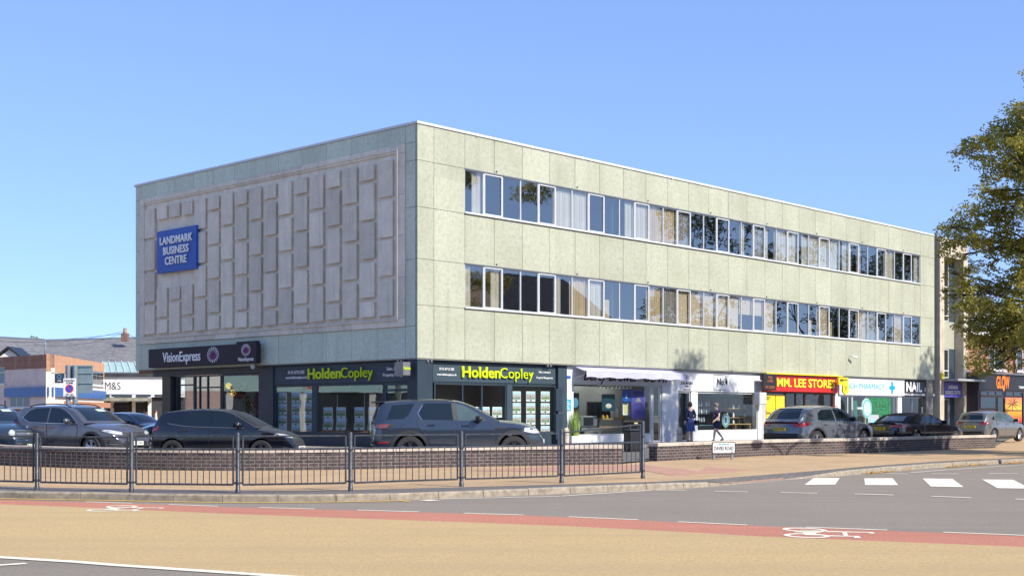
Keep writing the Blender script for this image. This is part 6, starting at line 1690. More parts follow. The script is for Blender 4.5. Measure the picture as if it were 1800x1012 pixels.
mat('green_car_glass',(.055,.085,.085),.03,0,var=.2,scale=3,coat=1.0)
P_GREY = m_paint('gunmetal_paint',(.115,.113,.128)); P_BLACK = m_paint('black_car_paint',(.003,.004,.009),.15,.18); P_SLATE = m_paint('slate_paint',(.034,.050,.078),.5)
P_MID = m_paint('blue_grey_paint',(.12,.135,.16),.3); P_SILV = m_paint('dark_silver_paint',(.16,.16,.155),.4); P_NAVY = m_paint('navy_paint',(.012,.022,.06),.2); P_BLUE = m_paint('dark_blue_paint',(.018,.032,.055),.2)
def at_wheels(c, pxr, d, yaw):
    """near side rear wheel stands at a photo column and depth"""
    c.place(A(pxr,d,FZ), yaw, (c.S['xr'],-c.S['W']/2,0))
c = suv('grey compact suv with chrome window trim and roof rails behind the wall at left', P_GREY, 'OE74 YWU'); at_wheels(c,46,39.2,radians(-28))
c = hatch('black hatchback with darkened windows parked nose to tail with the grey suv', P_BLACK, 'FE19 ZKD', M_RIMD); at_wheels(c,301.5,35.3,radians(-8))
c = estate('dark slate large suv with thick body coloured pillar in front of the estate agent', P_SLATE); at_wheels(c,720.5,34.0,radians(9))
c = tallsuv('blue grey electric suv seen from behind in front of the red store', P_MID, 'GK73 FXT'); at_wheels(c,1438,45.2,radians(40))
c = softtop('black convertible with raised soft top and yellow rear plate before the chemist', P_BLACK, 'YS21 LBL'); at_wheels(c,1611,50.8,radians(38.5))
c = hatch('dark silver hatchback with red tail lamps at the far right end', P_SILV, 'FJ18 OGR', M_RIM, tint=MATS['green_car_glass']); at_wheels(c,1749,61.5,radians(42))
c = suv('dark blue car with chrome grille bars and round headlamp cut by the left edge', P_BLUE, 'OY72 KDE', 'bars'); c.place(A(27,38.6,FZ), radians(-32), (4.30,-.60,0))
c = hatch('navy car seen from the side in the street before the white food store', P_NAVY, 'FD17 UHB', M_RIM, tint=MATS['green_car_glass'], group='cars in the side street at left'); c.place(A(238,62,.1), radians(-28), (2.9,-.8,0))
c = hatch('blue car half hidden behind the black hatchback in the side street', P_NAVY, 'YT16 PNJ', M_RIM, tint=MATS['green_car_glass'], group='cars in the side street at left'); c.place(A(268,56,.1), radians(-168), (3.3,.6,0))
# ================================================================== TREES
import numpy as np
def m_leaf(name, stops):
    b = NB(name); g_ = b.n.new('ShaderNodeNewGeometry'); r = b.n.new('ShaderNodeValToRGB'); e = r.color_ramp.elements
    e[0].position = stops[0][0]; e[0].color = (*stops[0][1],1); e[1].position = stops[-1][0]; e[1].color = (*stops[-1][1],1)
    for p_,c_ in stops[1:-1]: q = e.new(p_); q.color = (*c_,1)
    cl = b.noise(.55, det=3)
    b.l.new(b.math('ADD', b.math('MULTIPLY', g_.outputs['Random Per Island'], .62), b.math('MULTIPLY', b.math('SUBTRACT', cl, .28), .85)), r.inputs[0])
    b.done(r.outputs[0], .55)
    tl = b.n.new('ShaderNodeBsdfTranslucent'); b.l.new(r.outputs[0], tl.inputs[0]); mx = b.n.new('ShaderNodeMixShader'); mx.inputs[0].default_value = .45
    b.l.new(b.p.outputs[0], mx.inputs[1]); b.l.new(tl.outputs[0], mx.inputs[2]); b.l.new(mx.outputs[0], b.n['Material Output'].inputs[0]); return b.m
M_LEAF1 = m_leaf('olive_autumn_leaves', ((.0,(.17,.18,.045)),(.3,(.27,.275,.055)),(.6,(.36,.335,.065)),(.85,(.52,.40,.07)),(1.0,(.66,.48,.07))))
M_LEAF2 = m_leaf('green_leaves', ((.0,(.030,.05,.014)),(.5,(.06,.085,.022)),(1.0,(.12,.13,.03))))
M_BARK = mat('bark', (.085,.065,.05), .9, var=.35, scale=5, bump=.5)
def leaf_mesh(name, clumps, n_per_m3, size, m, seed, pin=6):
    """sprays of small leaves spread through many overlapping clumps"""
    rg = np.random.default_rng(seed); P=[]
    for (c,rx,ry,rz,dn) in clumps:
        n = max(4,int(n_per_m3*dn*rx*ry*rz*4.2))
        v = rg.normal(size=(n,3)); v /= np.linalg.norm(v,axis=1)[:,None]; v *= rg.random((n,1))**.42
        v += rg.normal(size=(n,3))*.10
        P.append(np.array(c)+v*np.array((rx,ry,rz)))
    P = np.concatenate(P); n = len(P)
    az = rg.random(n)*6.283; el = rg.normal(-.35,.45,n)
    ax = np.stack([np.cos(az)*np.cos(el),np.sin(az)*np.cos(el),np.sin(el)],1)
    up = np.stack([rg.normal(0,.5,n),rg.normal(0,.5,n),np.ones(n)],1); sdv = np.cross(ax,up); sdv /= np.linalg.norm(sdv,axis=1)[:,None]; nrm = np.cross(sdv,ax)
    V=[]; 
    for k in range(pin):
        t = (k//2)/(pin/2); sg = 1 if k%2 else -1; L = size*rg.uniform(.7,1.25,(n,1)); w_ = L*.34
        base = P+ax*(t*size*2.1)+rg.normal(size=(n,3))*size*.15
        d = sdv*sg*.85+ax*.55+nrm*rg.normal(-.15,.35,(n,1)); d /= np.linalg.norm(d,axis=1)[:,None]
        q = np.cross(d,nrm+rg.normal(size=(n,3))*.4); q /= np.linalg.norm(q,axis=1)[:,None]
        V.append(np.stack([base,base+d*L*.5+q*w_,base+d*L,base+d*L*.5-q*w_],1))
    V = np.concatenate(V).reshape(-1,3); nf = len(V)//4
    me = bpy.data.meshes.new(name); me.vertices.add(len(V)); me.vertices.foreach_set('co',V.astype(np.float32).ravel())
    me.loops.add(nf*4); me.loops.foreach_set('vertex_index',np.arange(nf*4,dtype=np.int32)); me.polygons.add(nf)
    me.polygons.foreach_set('loop_start',np.arange(0,nf*4,4,dtype=np.int32)); me.polygons.foreach_set('loop_total',np.full(nf,4,dtype=np.int32))
    me.update(); me.validate(); me.materials.append(m); return me
def limbs(root, base, h_trunk, r0, clumps, seed):
    rd = random.Random(seed); mb = MB(); b = Vector(base); fork = b+Vector((0,0,h_trunk))
    mb.tube([b+Vector((0,0,-.1)),b+Vector((.03,0,.4)),b+Vector((0,.05,h_trunk*.6)),fork],[r0*1.35,r0,r0*.85,r0*.72],12)
    mains = []
    for k in range(7):
        a = 2*pi*k/7+rd.random()*.5; tip = fork+Vector((cos(a)*rd.uniform(1.8,3.0),sin(a)*rd.uniform(1.8,3.0),rd.uniform(1.5,5.5)))
        mid = fork.lerp(tip,.5)+Vector((0,0,.35)); mb.tube([fork-Vector((0,0,.3)),mid,tip],[r0*.45,r0*.32,r0*.20],8); mains.append((mid,tip))
    for (c,rx,ry,rz,dn) in clumps:
        c = Vector(c); s = min((p for q in mains for p in q), key=lambda p:(p-c).length+max(0,p.z-c.z)*.8)
        m1 = s.lerp(c,.55)+Vector((rd.gauss(0,.2),rd.gauss(0,.2),.25)); mb.tube([s,m1,c],[r0*.17,r0*.09,.018],6)
        for k in range(4):
            e_ = c+Vector((rd.gauss(0,rx*.5),rd.gauss(0,ry*.5),rd.gauss(0,rz*.5))); mb.tube([m1.lerp(c,.5),e_],[.022,.008],4,False)
    mb.build('trunk',M_BARK,root,smooth=60)
# the tree that leans into the picture from the right
d0 = 45.5; tree_b = (21.0,46.0,PZ)
tr = thing('street_tree','tall olive and yellow autumn tree overhanging the far end of the office block','tree',(0,0,0),0,'street trees')
rd = random.Random(21); CL = []
def ck(px,py,r,dn=1.0,dd=None,asp=.7):
    d = d0+(rd.gauss(0,1.3) if dd is None else dd); p = A(px,d); R = r*d/F; CL.append(((p.x,d,CAMZ+(HZ-py)*d/F),R,R*1.15,R*asp,dn))
for a in ((1692,262,20,.8),(1712,255,26),(1738,246,28),(1725,283,22),(1752,225,24),(1770,250,30),(1790,225,32),(1785,190,22,.8),(1800,200,24),(1762,285,28),(1790,290,34),(1745,310,24,.8),
          (1725,335,20,.7),(1750,345,26),(1780,345,34),(1705,365,24,.8),(1732,375,30),(1770,385,36),(1690,392,26),(1665,402,20,.9),(1676,425,26),(1712,418,32),(1750,428,34),(1790,430,36),
          (1680,452,20,.8),(1705,470,24,.9),(1735,468,22,.5),(1690,498,24),(1672,520,16,.8),(1715,505,30),(1750,505,30,.8),(1785,495,34,.7),(1700,535,28),(1735,540,34),(1775,540,36),
          (1712,572,28),(1745,575,32),(1785,572,34),(1722,602,24),(1702,600,16,.7),(1750,605,28),(1785,598,26,.8),(1716,630,17),(1730,640,15),(1745,628,18),(1704,642,11,.8),(1762,624,16,.7),
          (1668,545,12,.6),(1656,512,8,.6),(1655,415,12,1.2),(1690,565,16,.9),(1662,440,14,1.1),(1668,480,12,.9),(1715,645,18,1.1),(1738,652,15,1.1),(1722,661,10,1.2),(1705,628,14,1),(1760,640,15,.9),(1775,622,20,.9),(1790,640,18,.8),(1652,398,9,1.2),(1680,285,12,.5)): ck(*a)
for k in range(105):
    px = rd.uniform(1806,1955); t = (1955-px)/150; py = rd.uniform(-130+345*t**1.3, 640-60*rd.random()); ck(px,py,rd.uniform(28,46),.62,rd.gauss(0,2.2))
obj('crown', leaf_mesh('crown',CL,165,.11,M_LEAF1,4), tr)
limbs(tr, tree_b, 3.4, .30, CL[::2], 5)
def side_tree(label, x, y, h, R, seed, m, dens=15, base_z=0.0, group='street trees'):
    t = thing('street_tree',label,'tree',(x,y,base_z),0,group); rg = random.Random(seed); cl=[]
    for k in range(46):
        z = rg.uniform(.30,1)*h; rr_ = R*sqrt(max(.05,1-((z/h-.60)/.46)**2)); a = rg.random()*6.28; q = rr_*rg.random()**.5; s = rg.uniform(.8,1.5)
        cl.append(((q*cos(a),q*sin(a),z),s,s,s*.8,1))
    obj('crown',leaf_mesh('crown',cl,dens,.19,m,seed,6),t); limbs(t,(0,0,0),h*.22,.28,cl[::3],seed); return t
side_tree('leafy tree by the kerb beyond the right edge whose shade falls on the low wall',24.6,40.2,10.5,3.6,31,M_LEAF1)
side_tree('tall green tree across the side road reflected in the upper windows, nearest one',42.0,64.5,19,6.4,32,M_LEAF2)
side_tree('tall green tree across the side road reflected in the upper windows, middle one',51,77,17.5,5.8,33,M_LEAF2)
side_tree('tall green tree across the side road reflected in the upper windows, farthest one',61,90,17,5.5,34,M_LEAF2)
# small bush behind the slate ridge
t = thing('garden_tree','small olive tree top showing above the slate ridge at left','tree',(0,0,0)); cl=[]
for px,py,r in ((58,597,9),(70,599,7),(45,600,7),(62,592,5)): p=A(px,125); R=r*125/F; cl.append(((p.x,125,CAMZ+(HZ-py)*125/F),R*1.3,R,R,1))
obj('crown',leaf_mesh('crown',cl,60,.16,M_LEAF1,41),t); p=A(58,125); MB().tube([(p.x,125,0),(p.x,125,8.3)],[.2,.08],8).build('trunk',M_BARK,t)

# ================================================================== LAMP POST out of frame, its shadow lies on the pavement and the wall
o = thing('street_lamp','tall grey street lamp with a curved double arm beyond the right edge','street lamp',(16.1,38.0,0)); o.rotation_euler = (0,0,radians(43))
mb = MB(); mb.tube([(0,0,0),(0,0,1.4)],.13,12).tube([(0,0,1.4),(0,0,7.2)],[.10,.08],10); mb.build('pole',M_GREYMET,o,smooth=60)
for s in (-1,1):
    MB().tube([(0,0,7.15),(s*.25,0,7.5),(s*.7,0,7.66),(s*1.2,0,7.66)],.035,8).build('arm',M_GREYMET,o,smooth=60)
    MB().ball((s*1.55,0,7.66),.36,14,8,(1,.42,.28)).build('lantern',M_GREYMET,o,smooth=60)

# ================================================================== RIGHT HAND BRICK BUILDING WITH SHOP
RB = thing('brick_building','red brick building with slate roof and a black shop front at the far right','brick building',(C0.x,C0.y,0),PHI)
X0,X1,Y0,Y1,ZE = 46.3,62,.9,11,6.6
mb = MB().box(X0,X1,Y0,Y1,.1,ZE); mb.build('wall',M_BRICK,RB)
M_SLATE = m_brick('slate_tiles',(.16,.16,.17),(.225,.22,.225),(.06,.06,.065),.30,.16,.008,dirt=.5)
xm=(X0+X1)/2; ym=(Y0+Y1)/2
mb = MB(); e=.45; mb.v=[(X0-e,Y0-e,ZE-.05),(X1+e,Y0-e,ZE-.05),(X1+e,Y1+e,ZE-.05),(X0-e,Y1+e,ZE-.05),(X0+4.4,ym,ZE+3.6),(X1-4.4,ym,ZE+3.6)]; mb.f=[(0,1,5,4),(1,2,5),(2,3,4,5),(3,0,4),(3,2,1,0)]; rf=mb.build('roof',M_SLATE,RB)
MB().box(X0-e-.02,X1+e,Y0-e-.12,Y0-e-.005,ZE-.22,ZE).build('gutter',M_UPVC,RB)
MB().box(X0+5,X0+6.2,ym-.5,ym+.5,ZE+2.6,ZE+5).build('chimney',M_BRICK,rf)
def hwin(x0,x1,z0,z1,par=RB,y=Y0,n=2,m=M_UPVC):
    q=MB(); f=.07; q.box(x0,x1,y-.04,y+.03,z0,z0+f).box(x0,x1,y-.04,y+.03,z1-f,z1).box(x0,x0+f,y-.04,y+.03,z0+f,z1-f).box(x1-f,x1,y-.04,y+.03,z0+f,z1-f)
    for k in range(1,n): xx=x0+(x1-x0)*k/n; q.box(xx-.04,xx+.04,y-.038,y+.028,z0+f,z1-f)
    o=q.build('window',m,par); MB().quad((x0+.03,y-.008,z0+.03),(x1-.03,y-.008,z0+.03),(x1-.03,y-.008,z1-.03),(x0+.03,y-.008,z1-.03)).build('pane',M_CGLASS,o)
    MB().box(x0-.1,x1+.1,y-.12,y-.042,z0-.10,z0-.002).build('sill',M_UPVC,o); return o
off=-Y0
hwin(tF(1738,off),tF(1766,off),zF(1750,650,off),zF(1750,612,off),n=3); hwin(tF(1786,off),tF(1797,off),zF(1790,652,off),zF(1790,614,off),n=1); hwin(X1-5,X1-3.3,4.4,5.9)
MB().tube([(tF(1781,off),Y0-.08,3.9),(tF(1781,off),Y0-.08,ZE-.2)],.05,8).build('downpipe',M_BLACK,RB)
SX0 = tF(1721,.9); SX1 = SX0+13
mb=MB().box(SX0,SX1,-.86,Y0-.005,.15,3.9); mb.build('shop_extension',mat('charcoal_shopfront',(.04,.035,.042),.5,var=.15),RB)
MB().box(SX0-.08,SX1+.1,-1.05,Y0-.004,3.905,4.0).build('shop_roof',M_GREYMET,RB)
zS=lambda py: zF(1765,py,.9)
def sw(a,b,z0,z1,gm=M_CGLASS,n=1):
    x0,x1=tF(a,.9),tF(b,.9); q=MB(); f=.07; y=-.87
    q.box(x0,x1,y-.05,y,z0,z0+f).box(x0,x1,y-.05,y,z1-f,z1).box(x0,x0+f,y-.05,y,z0+f,z1-f).box(x1-f,x1,y-.05,y,z0+f,z1-f)
    for k in range(1,n): xx=x0+(x1-x0)*k/n; q.box(xx-.035,xx+.035,y-.048,y,z0+f,z1-f)
    o=q.build('shop_window',MATS['charcoal_shopfront'],RB); MB().quad((x0+.03,y-.02,z0+.03),(x1-.03,y-.02,z0+.03),(x1-.03,y-.02,z1-.03),(x0+.03,y-.02,z1-.03)).build('pane',gm,o)
sw(1723,1752,zS(718),zS(697)); sw(1723,1764,zS(696),zS(687),n=3); sw(1753,1765,zS(760),zS(697)); sw(1767,1796,zS(696),zS(687),n=2); sw(1798,1830,zS(745),zS(690),n=2)
xg=tF(1721,.93)
o=thing('fascia_sign','black shop fascia with bright orange lettering on the far right brick building','sign',on_front(SX0,0,.90),RZF)
MB().chbox(0,12.9,0,.03,zS(686),3.89,.008).build('board',M_BLACK,o)
M_ORG = mat('orange_lettering',(.85,.22,.01),.4)
q=text('GLOW',1.0,'lettering',M_ORG,o,(tF(1751,.9)-SX0,-.01,3.38),align='LEFT',bold=.03); xs=[v.co.x for v in q.data.vertices]; q.scale=((tF(1774,.9)-tF(1751,.9))/(max(xs)-min(xs)),1,1)
cx=(tF(1751,.9)+tF(1774,.9))/2-SX0
MB().prism([(cx-.10,3.74),(cx+.02,4.02),(cx+.12,3.86),(cx+.30,3.92),(cx+.34,3.76),(cx+.2,3.72)],lambda u,v,k:(u,-.01-.01*k,v)).prism([(cx-.1,3.05),(cx+.3,3.12),(cx+.15,2.86)],lambda u,v,k:(u,-.01-.01*k,v)).build('flame_emblem',M_ORG,o)
text('TANNING & BEAUTY',.22,'lettering',M_TEXTW,o,(tF(1792,.9)-SX0+.9,-.01,3.15),bold=.01)
o=thing('window_poster','orange sunset poster with a dark palm tree in the far right shop window','poster',on_front(tF(1767,.95),0,.95),RZF)
w_=tF(1796,.95)-tF(1767,.95); za,zb=zS(742),zS(698)
b=NB('palm_sunset'); x,y,z=b.sep(b.co()); r=b.n.new('ShaderNodeValToRGB'); e_=r.color_ramp.elements; e_[0].color=(.75,.03,.01,1); e_[0].position=.05; e_[1].color=(.75,.22,.10,1); e_[1].position=.95
q=e_.new(.45); q.color=(.95,.35,.02,1); q=e_.new(.5); q.color=(.95,.50,.05,1); q=e_.new(.75); q.color=(.85,.30,.05,1)
b.l.new(b.math('DIVIDE',b.math('SUBTRACT',z,za),zb-za),r.inputs[0]); M_PALM=b.done(r.outputs[0],.5)
MB().box(0,w_,0,.01,za,zb).build('sheet',M_PALM,o); mb=MB(); cx=w_*.45; zc=za+(zb-za)*.72
for k in range(9):
    a=-.5+k*pi*1.25/8; L=w_*.36; mb.prism([(cx,zc),(cx+L*.5*cos(a)-.03,zc+L*.5*sin(a)*.7+.05),(cx+L*cos(a),zc+L*sin(a)*.7-.12),(cx+L*.5*cos(a)+.03,zc+L*.5*sin(a)*.7-.04)],lambda u,v,k:(u,-.004-.004*k,v))
mb.prism([(cx-.05,zc),(cx+.05,zc),(cx-.05,za+(zb-za)*.5),(cx-.15,za+(zb-za)*.5)],lambda u,v,k:(u,-.004-.004*k,v)); mb.build('palm_print',M_BLACK,o)
MB().box(0,w_,-.03,-.012,za+(zb-za)*.46,za+(zb-za)*.5).build('transom',MATS['charcoal_shopfront'],o)
o=thing('side_gate','pale panelled gate between the stair tower and the brick building','gate',on_front(44.45,.2,-.6),RZF); 
for k in range(2): MB().box(.02+k*.72,.70+k*.72,0,.05,.0,2.0).build('leaf',mat('pale_gate',(.50,.44,.38),.7),o,bevel=.02)
MB().box(-.05,1.5,.02,.1,2.02,2.12).build('top_rail',MATS['pale_gate'],o)

# ================================================================== LEFT HAND SIDE STREET
Zd = lambda py,d: CAMZ+(HZ-py)*d/F
M_RENDER = mat('grey_render_wall',(.50,.48,.50),.9,var=.12,scale=1.5,bump=.2); M_CREAM = mat('white_render_wall',(.72,.68,.62),.85,var=.06)
H = thing('corner_house','low corner building of grey render with a brick parapet and blue fascia at far left','building',(0,0,0))
c0=A(89,85); fl=c0+Vector((-.735,.678,0))*18; sr=A(182.5,100.4); bk=fl+(sr-c0)
zt=Zd(622,85); zm=Zd(646,85); zf1=Zd(680,85); zf0=Zd(696.5,85)
def wallq(mb,a,b,z0,z1,th=.3,o=0.0):
    t=(b-a).normalized(); n_=Vector((t.y,-t.x,0)); a2=a+n_*o; b2=b+n_*o
    ps=[a2,b2,b2-n_*th,a2-n_*th]; mb.add([(p.x,p.y,z0) for p in ps]+[(p.x,p.y,z1) for p in ps],[(3,2,1,0),(4,5,6,7),(0,1,5,4),(1,2,6,5),(2,3,7,6),(3,0,4,7)])
mb=MB(); wallq(mb,fl,c0,zm,zt,.3,.03); mb.build('brick_parapet',M_BRICKD,H)  # parapet brick coloured darker for the shaded front
mb=MB(); wallq(mb,c0,sr,zm-.25,zt,.3,.03); mb.build('brick_parapet',m_brick('parapet_brick_sunlit',(.50,.22,.11),(.60,.30,.15),(.45,.36,.28)),H)  # same parapet brick, sunlight put into its brighter colour
mb=MB(); wallq(mb,fl,c0,1.9,zm); mb.build('rendered_wall',M_RENDER,H); mb=MB(); wallq(mb,c0,sr,1.9,zm-.25); mb.build('rendered_wall',M_CREAM,H)
mb=MB(); wallq(mb,fl,c0,-.5,1.9,.3,.02); mb.build('brick_base',M_BRICKD,H); mb=MB(); wallq(mb,c0,sr,-.5,1.9,.3,.02); mb.build('brick_base',M_BRICK,H)
mb=MB(); mb.v=[(p.x,p.y,zt-.5) for p in (fl,c0,sr,bk)]; mb.f=[(0,1,2,3)]; mb.build('flat_roof',M_SLATE,H)
mb=MB(); wallq(mb,fl+(c0-fl)*.66,c0,zf0,zf1,.05,.16); wallq(mb,c0,sr,zf0,zf1,.05,.16); mb.build('blue_fascia',mat('shop_blue',(.01,.10,.34),.4,var=.06),H)
mb=MB(); wallq(mb,c0+(sr-c0)*.1,sr,1.95,2.35,.05,.5); mb.build('shop_blind',mat('terracotta_blind',(.42,.20,.12),.7),H)
def wwin(par,a,b,t0,t1,z0,z1,n=2,o=.03):
    p=a+(b-a)*t0; q=a+(b-a)*t1; g=MB(); wallq(g,p,q,z0,z1,.06,o)
    f=g.build('window',M_UPVC,par); t=(q-p); L=t.length; t.normalize()
    for k in range(n):
        for za,zb_ in ((z0+.07,z0+(z1-z0)*.66),(z0+(z1-z0)*.66+.06,z1-.07)):
            g=MB(); wallq(g,p+t*(L*k/n+.05),p+t*(L*(k+1)/n-.05),za,zb_,.02,o+.012); g.build('pane',M_CGLASS,f)
    g=MB(); wallq(g,p-t*.1,q+t*.1,z0-.09,z0-.002,.1,o+.08); g.build('sill',M_UPVC,f)
def tt_(a,b,px):
    r=(px-CX)/F; d=b-a; return (r*a.y-a.x)/(d.x-r*d.y)
wwin(H,fl,c0,tt_(fl,c0,18),tt_(fl,c0,53),Zd(716,87.5),Zd(683,87.5),3); wwin(H,fl,c0,tt_(fl,c0,-14),tt_(fl,c0,9),Zd(675,89.5),Zd(645,89.5),2)
wwin(H,c0,sr,tt_(c0,sr,162.5),tt_(c0,sr,181),Zd(677,98),Zd(652,98),3)
mb=MB(); p=fl+(c0-fl)*tt_(fl,c0,7.5); mb.tube([(p.x+.1,p.y-.1,0),(p.x+.1,p.y-.1,2.4)],.05,8); mb.build('downpipe',M_BLACK,H)
# slate roofs behind
def roofblock(name,label,pxa,pxb,d,yr0,yr1,ye,dep,wallm):
    h=thing(name,label,'building',(0,0,0)); a=A(pxa,d); b=A(pxb,d); ze=Zd(ye,d); dm=d+dep/2
    ra=A(pxa,dm); rb_=A(pxb,dm); za,zb_=Zd(yr0,dm),Zd(yr1,dm)
    g=MB(); g.v=[(a.x,d-.3,ze),(b.x,d-.3,ze),(rb_.x,dm,zb_),(ra.x,dm,za),(A(pxa,d+dep).x,d+dep,ze),(A(pxb,d+dep).x,d+dep,ze)]; g.f=[(0,1,2,3),(3,2,5,4)]; g.build('roof',M_SLATE,h)
    MB().box(a.x+.1,b.x-.1,d,d+dep-.2,-.5,ze-.02).build('wall',wallm,h); g=MB(); g.box(a.x-.05,b.x+.05,d-.45,d-.31,ze-.12,ze+.03); g.build('gutter',M_BLACK,h)
    g=MB(); g.tube([(ra.x,dm,za+.02),(rb_.x,dm,zb_+.02)],.11,6); g.build('ridge_tiles',M_GREYMET,h); return h
roofblock('slate_roofed_house','long low house with grey slate roof behind the corner building',-90,79.5,112,588.5,598,634,14,M_CREAM)
roofblock('slate_roofed_hall','large hall with wide grey slate roof behind the white food store',80.5,330,118,598.5,592,650,18,M_BRICKD)
hg=thing('gable_dormer','small white gable with dark edges in front of the slate roof','gable',(0,0,0)); p=A(16,108)
g=MB(); zb_,za=Zd(629,108),Zd(613.5,108); wd=20*108/F
g.prism([(p.x-wd,zb_),(p.x+wd,zb_),(p.x,za)],lambda u,v,k:(u,108+2.5*k,v)); g.build('gable_wall',M_CREAM,hg)
g=MB(); g.prism([(p.x-wd-.15,zb_),(p.x,za+.05),(p.x+wd+.15,zb_),(p.x+wd+.15,zb_+.14),(p.x,za+.24),(p.x-wd-.15,zb_+.14)],lambda u,v,k:(u,107.7+3*k,v)); g.build('barge_board',M_BLACK,hg)
# white food store
S_=thing('food_store','white fronted food store with black lettering and a glass canopy in the side street','shop',(0,0,0)); dS=104
a=A(176,dS); b=A(330,dS+1.5)
def sq(z0,z1,m,name,px0,px1,o=0,th=.2,par=None):
    p=a+(b-a)*tt_(a,b,px0); q=a+(b-a)*tt_(a,b,px1); g=MB(); wallq(g,p,q,z0,z1,th,o); return g.build(name,m,par or S_)
zz2=lambda py: Zd(py,dS-1)
sq(zz2(692),zz2(664),M_WHITE,'fascia',178,325,.05); sq(zz2(664),zz2(661.5),M_GREYMET,'parapet_coping',178,325,.12,.4)
sq(zz2(697),zz2(692.1),M_WHITE,'white_wall',178,325); sq(zz2(745),zz2(697),M_DARK,'shop_glazing',178,325,-.3)
for px in (197,235,263,298): sq(zz2(745),zz2(697.1),M_WHITE,'white_pillar',px-3,px+3,.0,.3)
sq(zz2(717),zz2(711),M_BLACK,'door_sign_panel',199,226,.06,.06)
for px0,px1 in ((184,193),(196,232),(239,265),(272,292)): sq(zz2(696.3),zz2(692.6),M_NAVY2,'top_light',px0,px1,.03,.02)
sq(zz2(704.5),zz2(698.5),mat('canopy_grey',(.23,.23,.20),.6,var=.3,scale=2),'glass_canopy',182,267,1.6,1.55)
sq(zz2(661.4),zz2(655),M_DARK,'dark_upstand',183,325,-.4,.2)
g=MB(); p=a+(b-a)*tt_(a,b,184); t=(b-a).normalized()
q=text('M&S',.86,'lettering',M_TXTB,S_,(A(200,dS-1).x,A(196,dS-1).y-.32,zz2(679)),bold=.0,rot=(pi/2,0,math.atan2(t.y,t.x)))
xs=[v.co.x for v in q.data.vertices]; q.scale=(26*dS/F/(max(xs)-min(xs)),1,1)
SK=thing('roof_light','sloping green tinted roof light above the white food store','roof light',(0,0,0)); d=110
g=MB(); p0,p1=A(184,d),A(243,d); q0,q1=A(180,d+4),A(236,d+4)
g.v=[(p0.x,d,Zd(654,d)),(p1.x,d,Zd(654,d)),(q1.x,d+4,Zd(636,d+4)),(q0.x,d+4,Zd(636,d+4))]; g.f=[(0,1,2,3)]; g.build('glazing',mat('green_rooflight',(.36,.50,.44),.3,var=.1,scale=1),SK)
g=MB()
for k in range(6):
    t=k/5; g.tube([(p0.x+(p1.x-p0.x)*t,d-.03,Zd(654,d)+.03),(q0.x+(q1.x-q0.x)*t,d+4,Zd(636,d+4)+.05)],.05,5)
g.build('glazing_bars',M_UPVC,SK); MB().box(p0.x,p1.x,d-.1,d+.02,Zd(659,d),Zd(654,d)-.01).build('kerb_upstand',M_GREYMET,SK)
CH=thing('chimney_stack','brick chimney stack with pots carrying wires above the slate ridge','chimney',(0,0,0)); p=A(220,124)
MB().box(p.x-.32,p.x+.32,123.7,124.3,Zd(600,124),Zd(586,124)).build('stack',M_BRICKD,CH); MB().lathe([(.22,0),(.17,.4),(.2,.5)],12,(p.x,124,Zd(586,124))).build('pot',mat('clay_pot',(.35,.24,.16),.8),CH)
for i,(pa,pb,sag) in enumerate((((220,582,124),(-40,598,90),.5),((220,584,124),(60,606,100),.5),((220,583,124),(262,592,100),.3),((-60,588,150),(216,586,124),.6))):
    A1=A(pa[0],pa[2],Zd(pa[1],pa[2])); B1=A(pb[0],pb[2],Zd(pb[1],pb[2])); pts=[A1.lerp(B1,k/14)-Vector((0,0,sag*sin(pi*k/14))) for k in range(15)]
    o=MB().tube(pts,.016,4).build('overhead_wire',M_BLACK); tag(o,['overhead wire from the chimney to the far left edge','overhead wire from the chimney down over the slate roof','short overhead wire from the chimney towards the office block','overhead wire running nearly level above the slate ridge'][i],'wire','overhead wires at left')
# far bank of trees and houses that close the view behind
for i,(x,y,h,R) in enumerate(((-62,150,9,5),(-40,165,8,5),(95,170,11,6),(80,150,9,5))):
    side_tree(['round tree far behind the left roofs','second round tree far behind the left roofs','far tree behind the brick building','nearer round tree behind the brick building'][i],x,y,h,R,50+i,M_LEAF2,5,0,'far background trees')

# ================================================================== OPPOSITE SIDE OF THE STREETS (seen in the reflections)
def opp_house(name,label,c,rz,w_,d,h,rh,wallm,roofm,rows):
    o=thing(name,label,'building',c,rz); MB().box(-w_/2,w_/2,0,d,0,h).build('wall',wallm,o)
    g=MB(); e=.5; hip=min(d/2,w_/2)*.7; g.v=[(-w_/2-e,-e,h),(w_/2+e,-e,h),(w_/2+e,d+e,h),(-w_/2-e,d+e,h),(-w_/2+hip,d/2,h+rh),(w_/2-hip,d/2,h+rh)]; g.f=[(0,1,5,4),(1,2,5),(2,3,4,5),(3,0,4)]; g.build('roof',roofm,o)
    for z0,z1,n in rows:
        for k in range(n):
            x=-w_/2+w_*(k+.5)/n; f=MB().box(x-.75,x+.75,-.06,.02,z0,z1).build('window',M_UPVC,o)
            for s in (-1,1): MB().box(x+s*.36-.28,x+s*.36+.28,-.075,-.061,z0+.1,z1-.1).build('pane',M_CGLASS,f)
    return o
M_TILE=m_brick('brown_roof_tiles',(.36,.25,.19),(.45,.32,.24),(.10,.07,.05),.25,.18,.01,dirt=.4)
opp_house('gabled_house','large house with steep brown tiled roof across the side road',(57,58.5,0),PHI+pi,18,12,6.6,6.6,M_BRICK,M_TILE,((1,2.4,4),(4,5.4,4)))
o=opp_house('brick_terrace','brick terrace with white windows across the main street at left',(-46,46,0),radians(62),40,9,8.2,3,m_brick('sunlit_orange_brick',(.42,.17,.08),(.52,.23,.11),(.42,.33,.26)),M_SLATE,((4.6,6.6,12),))
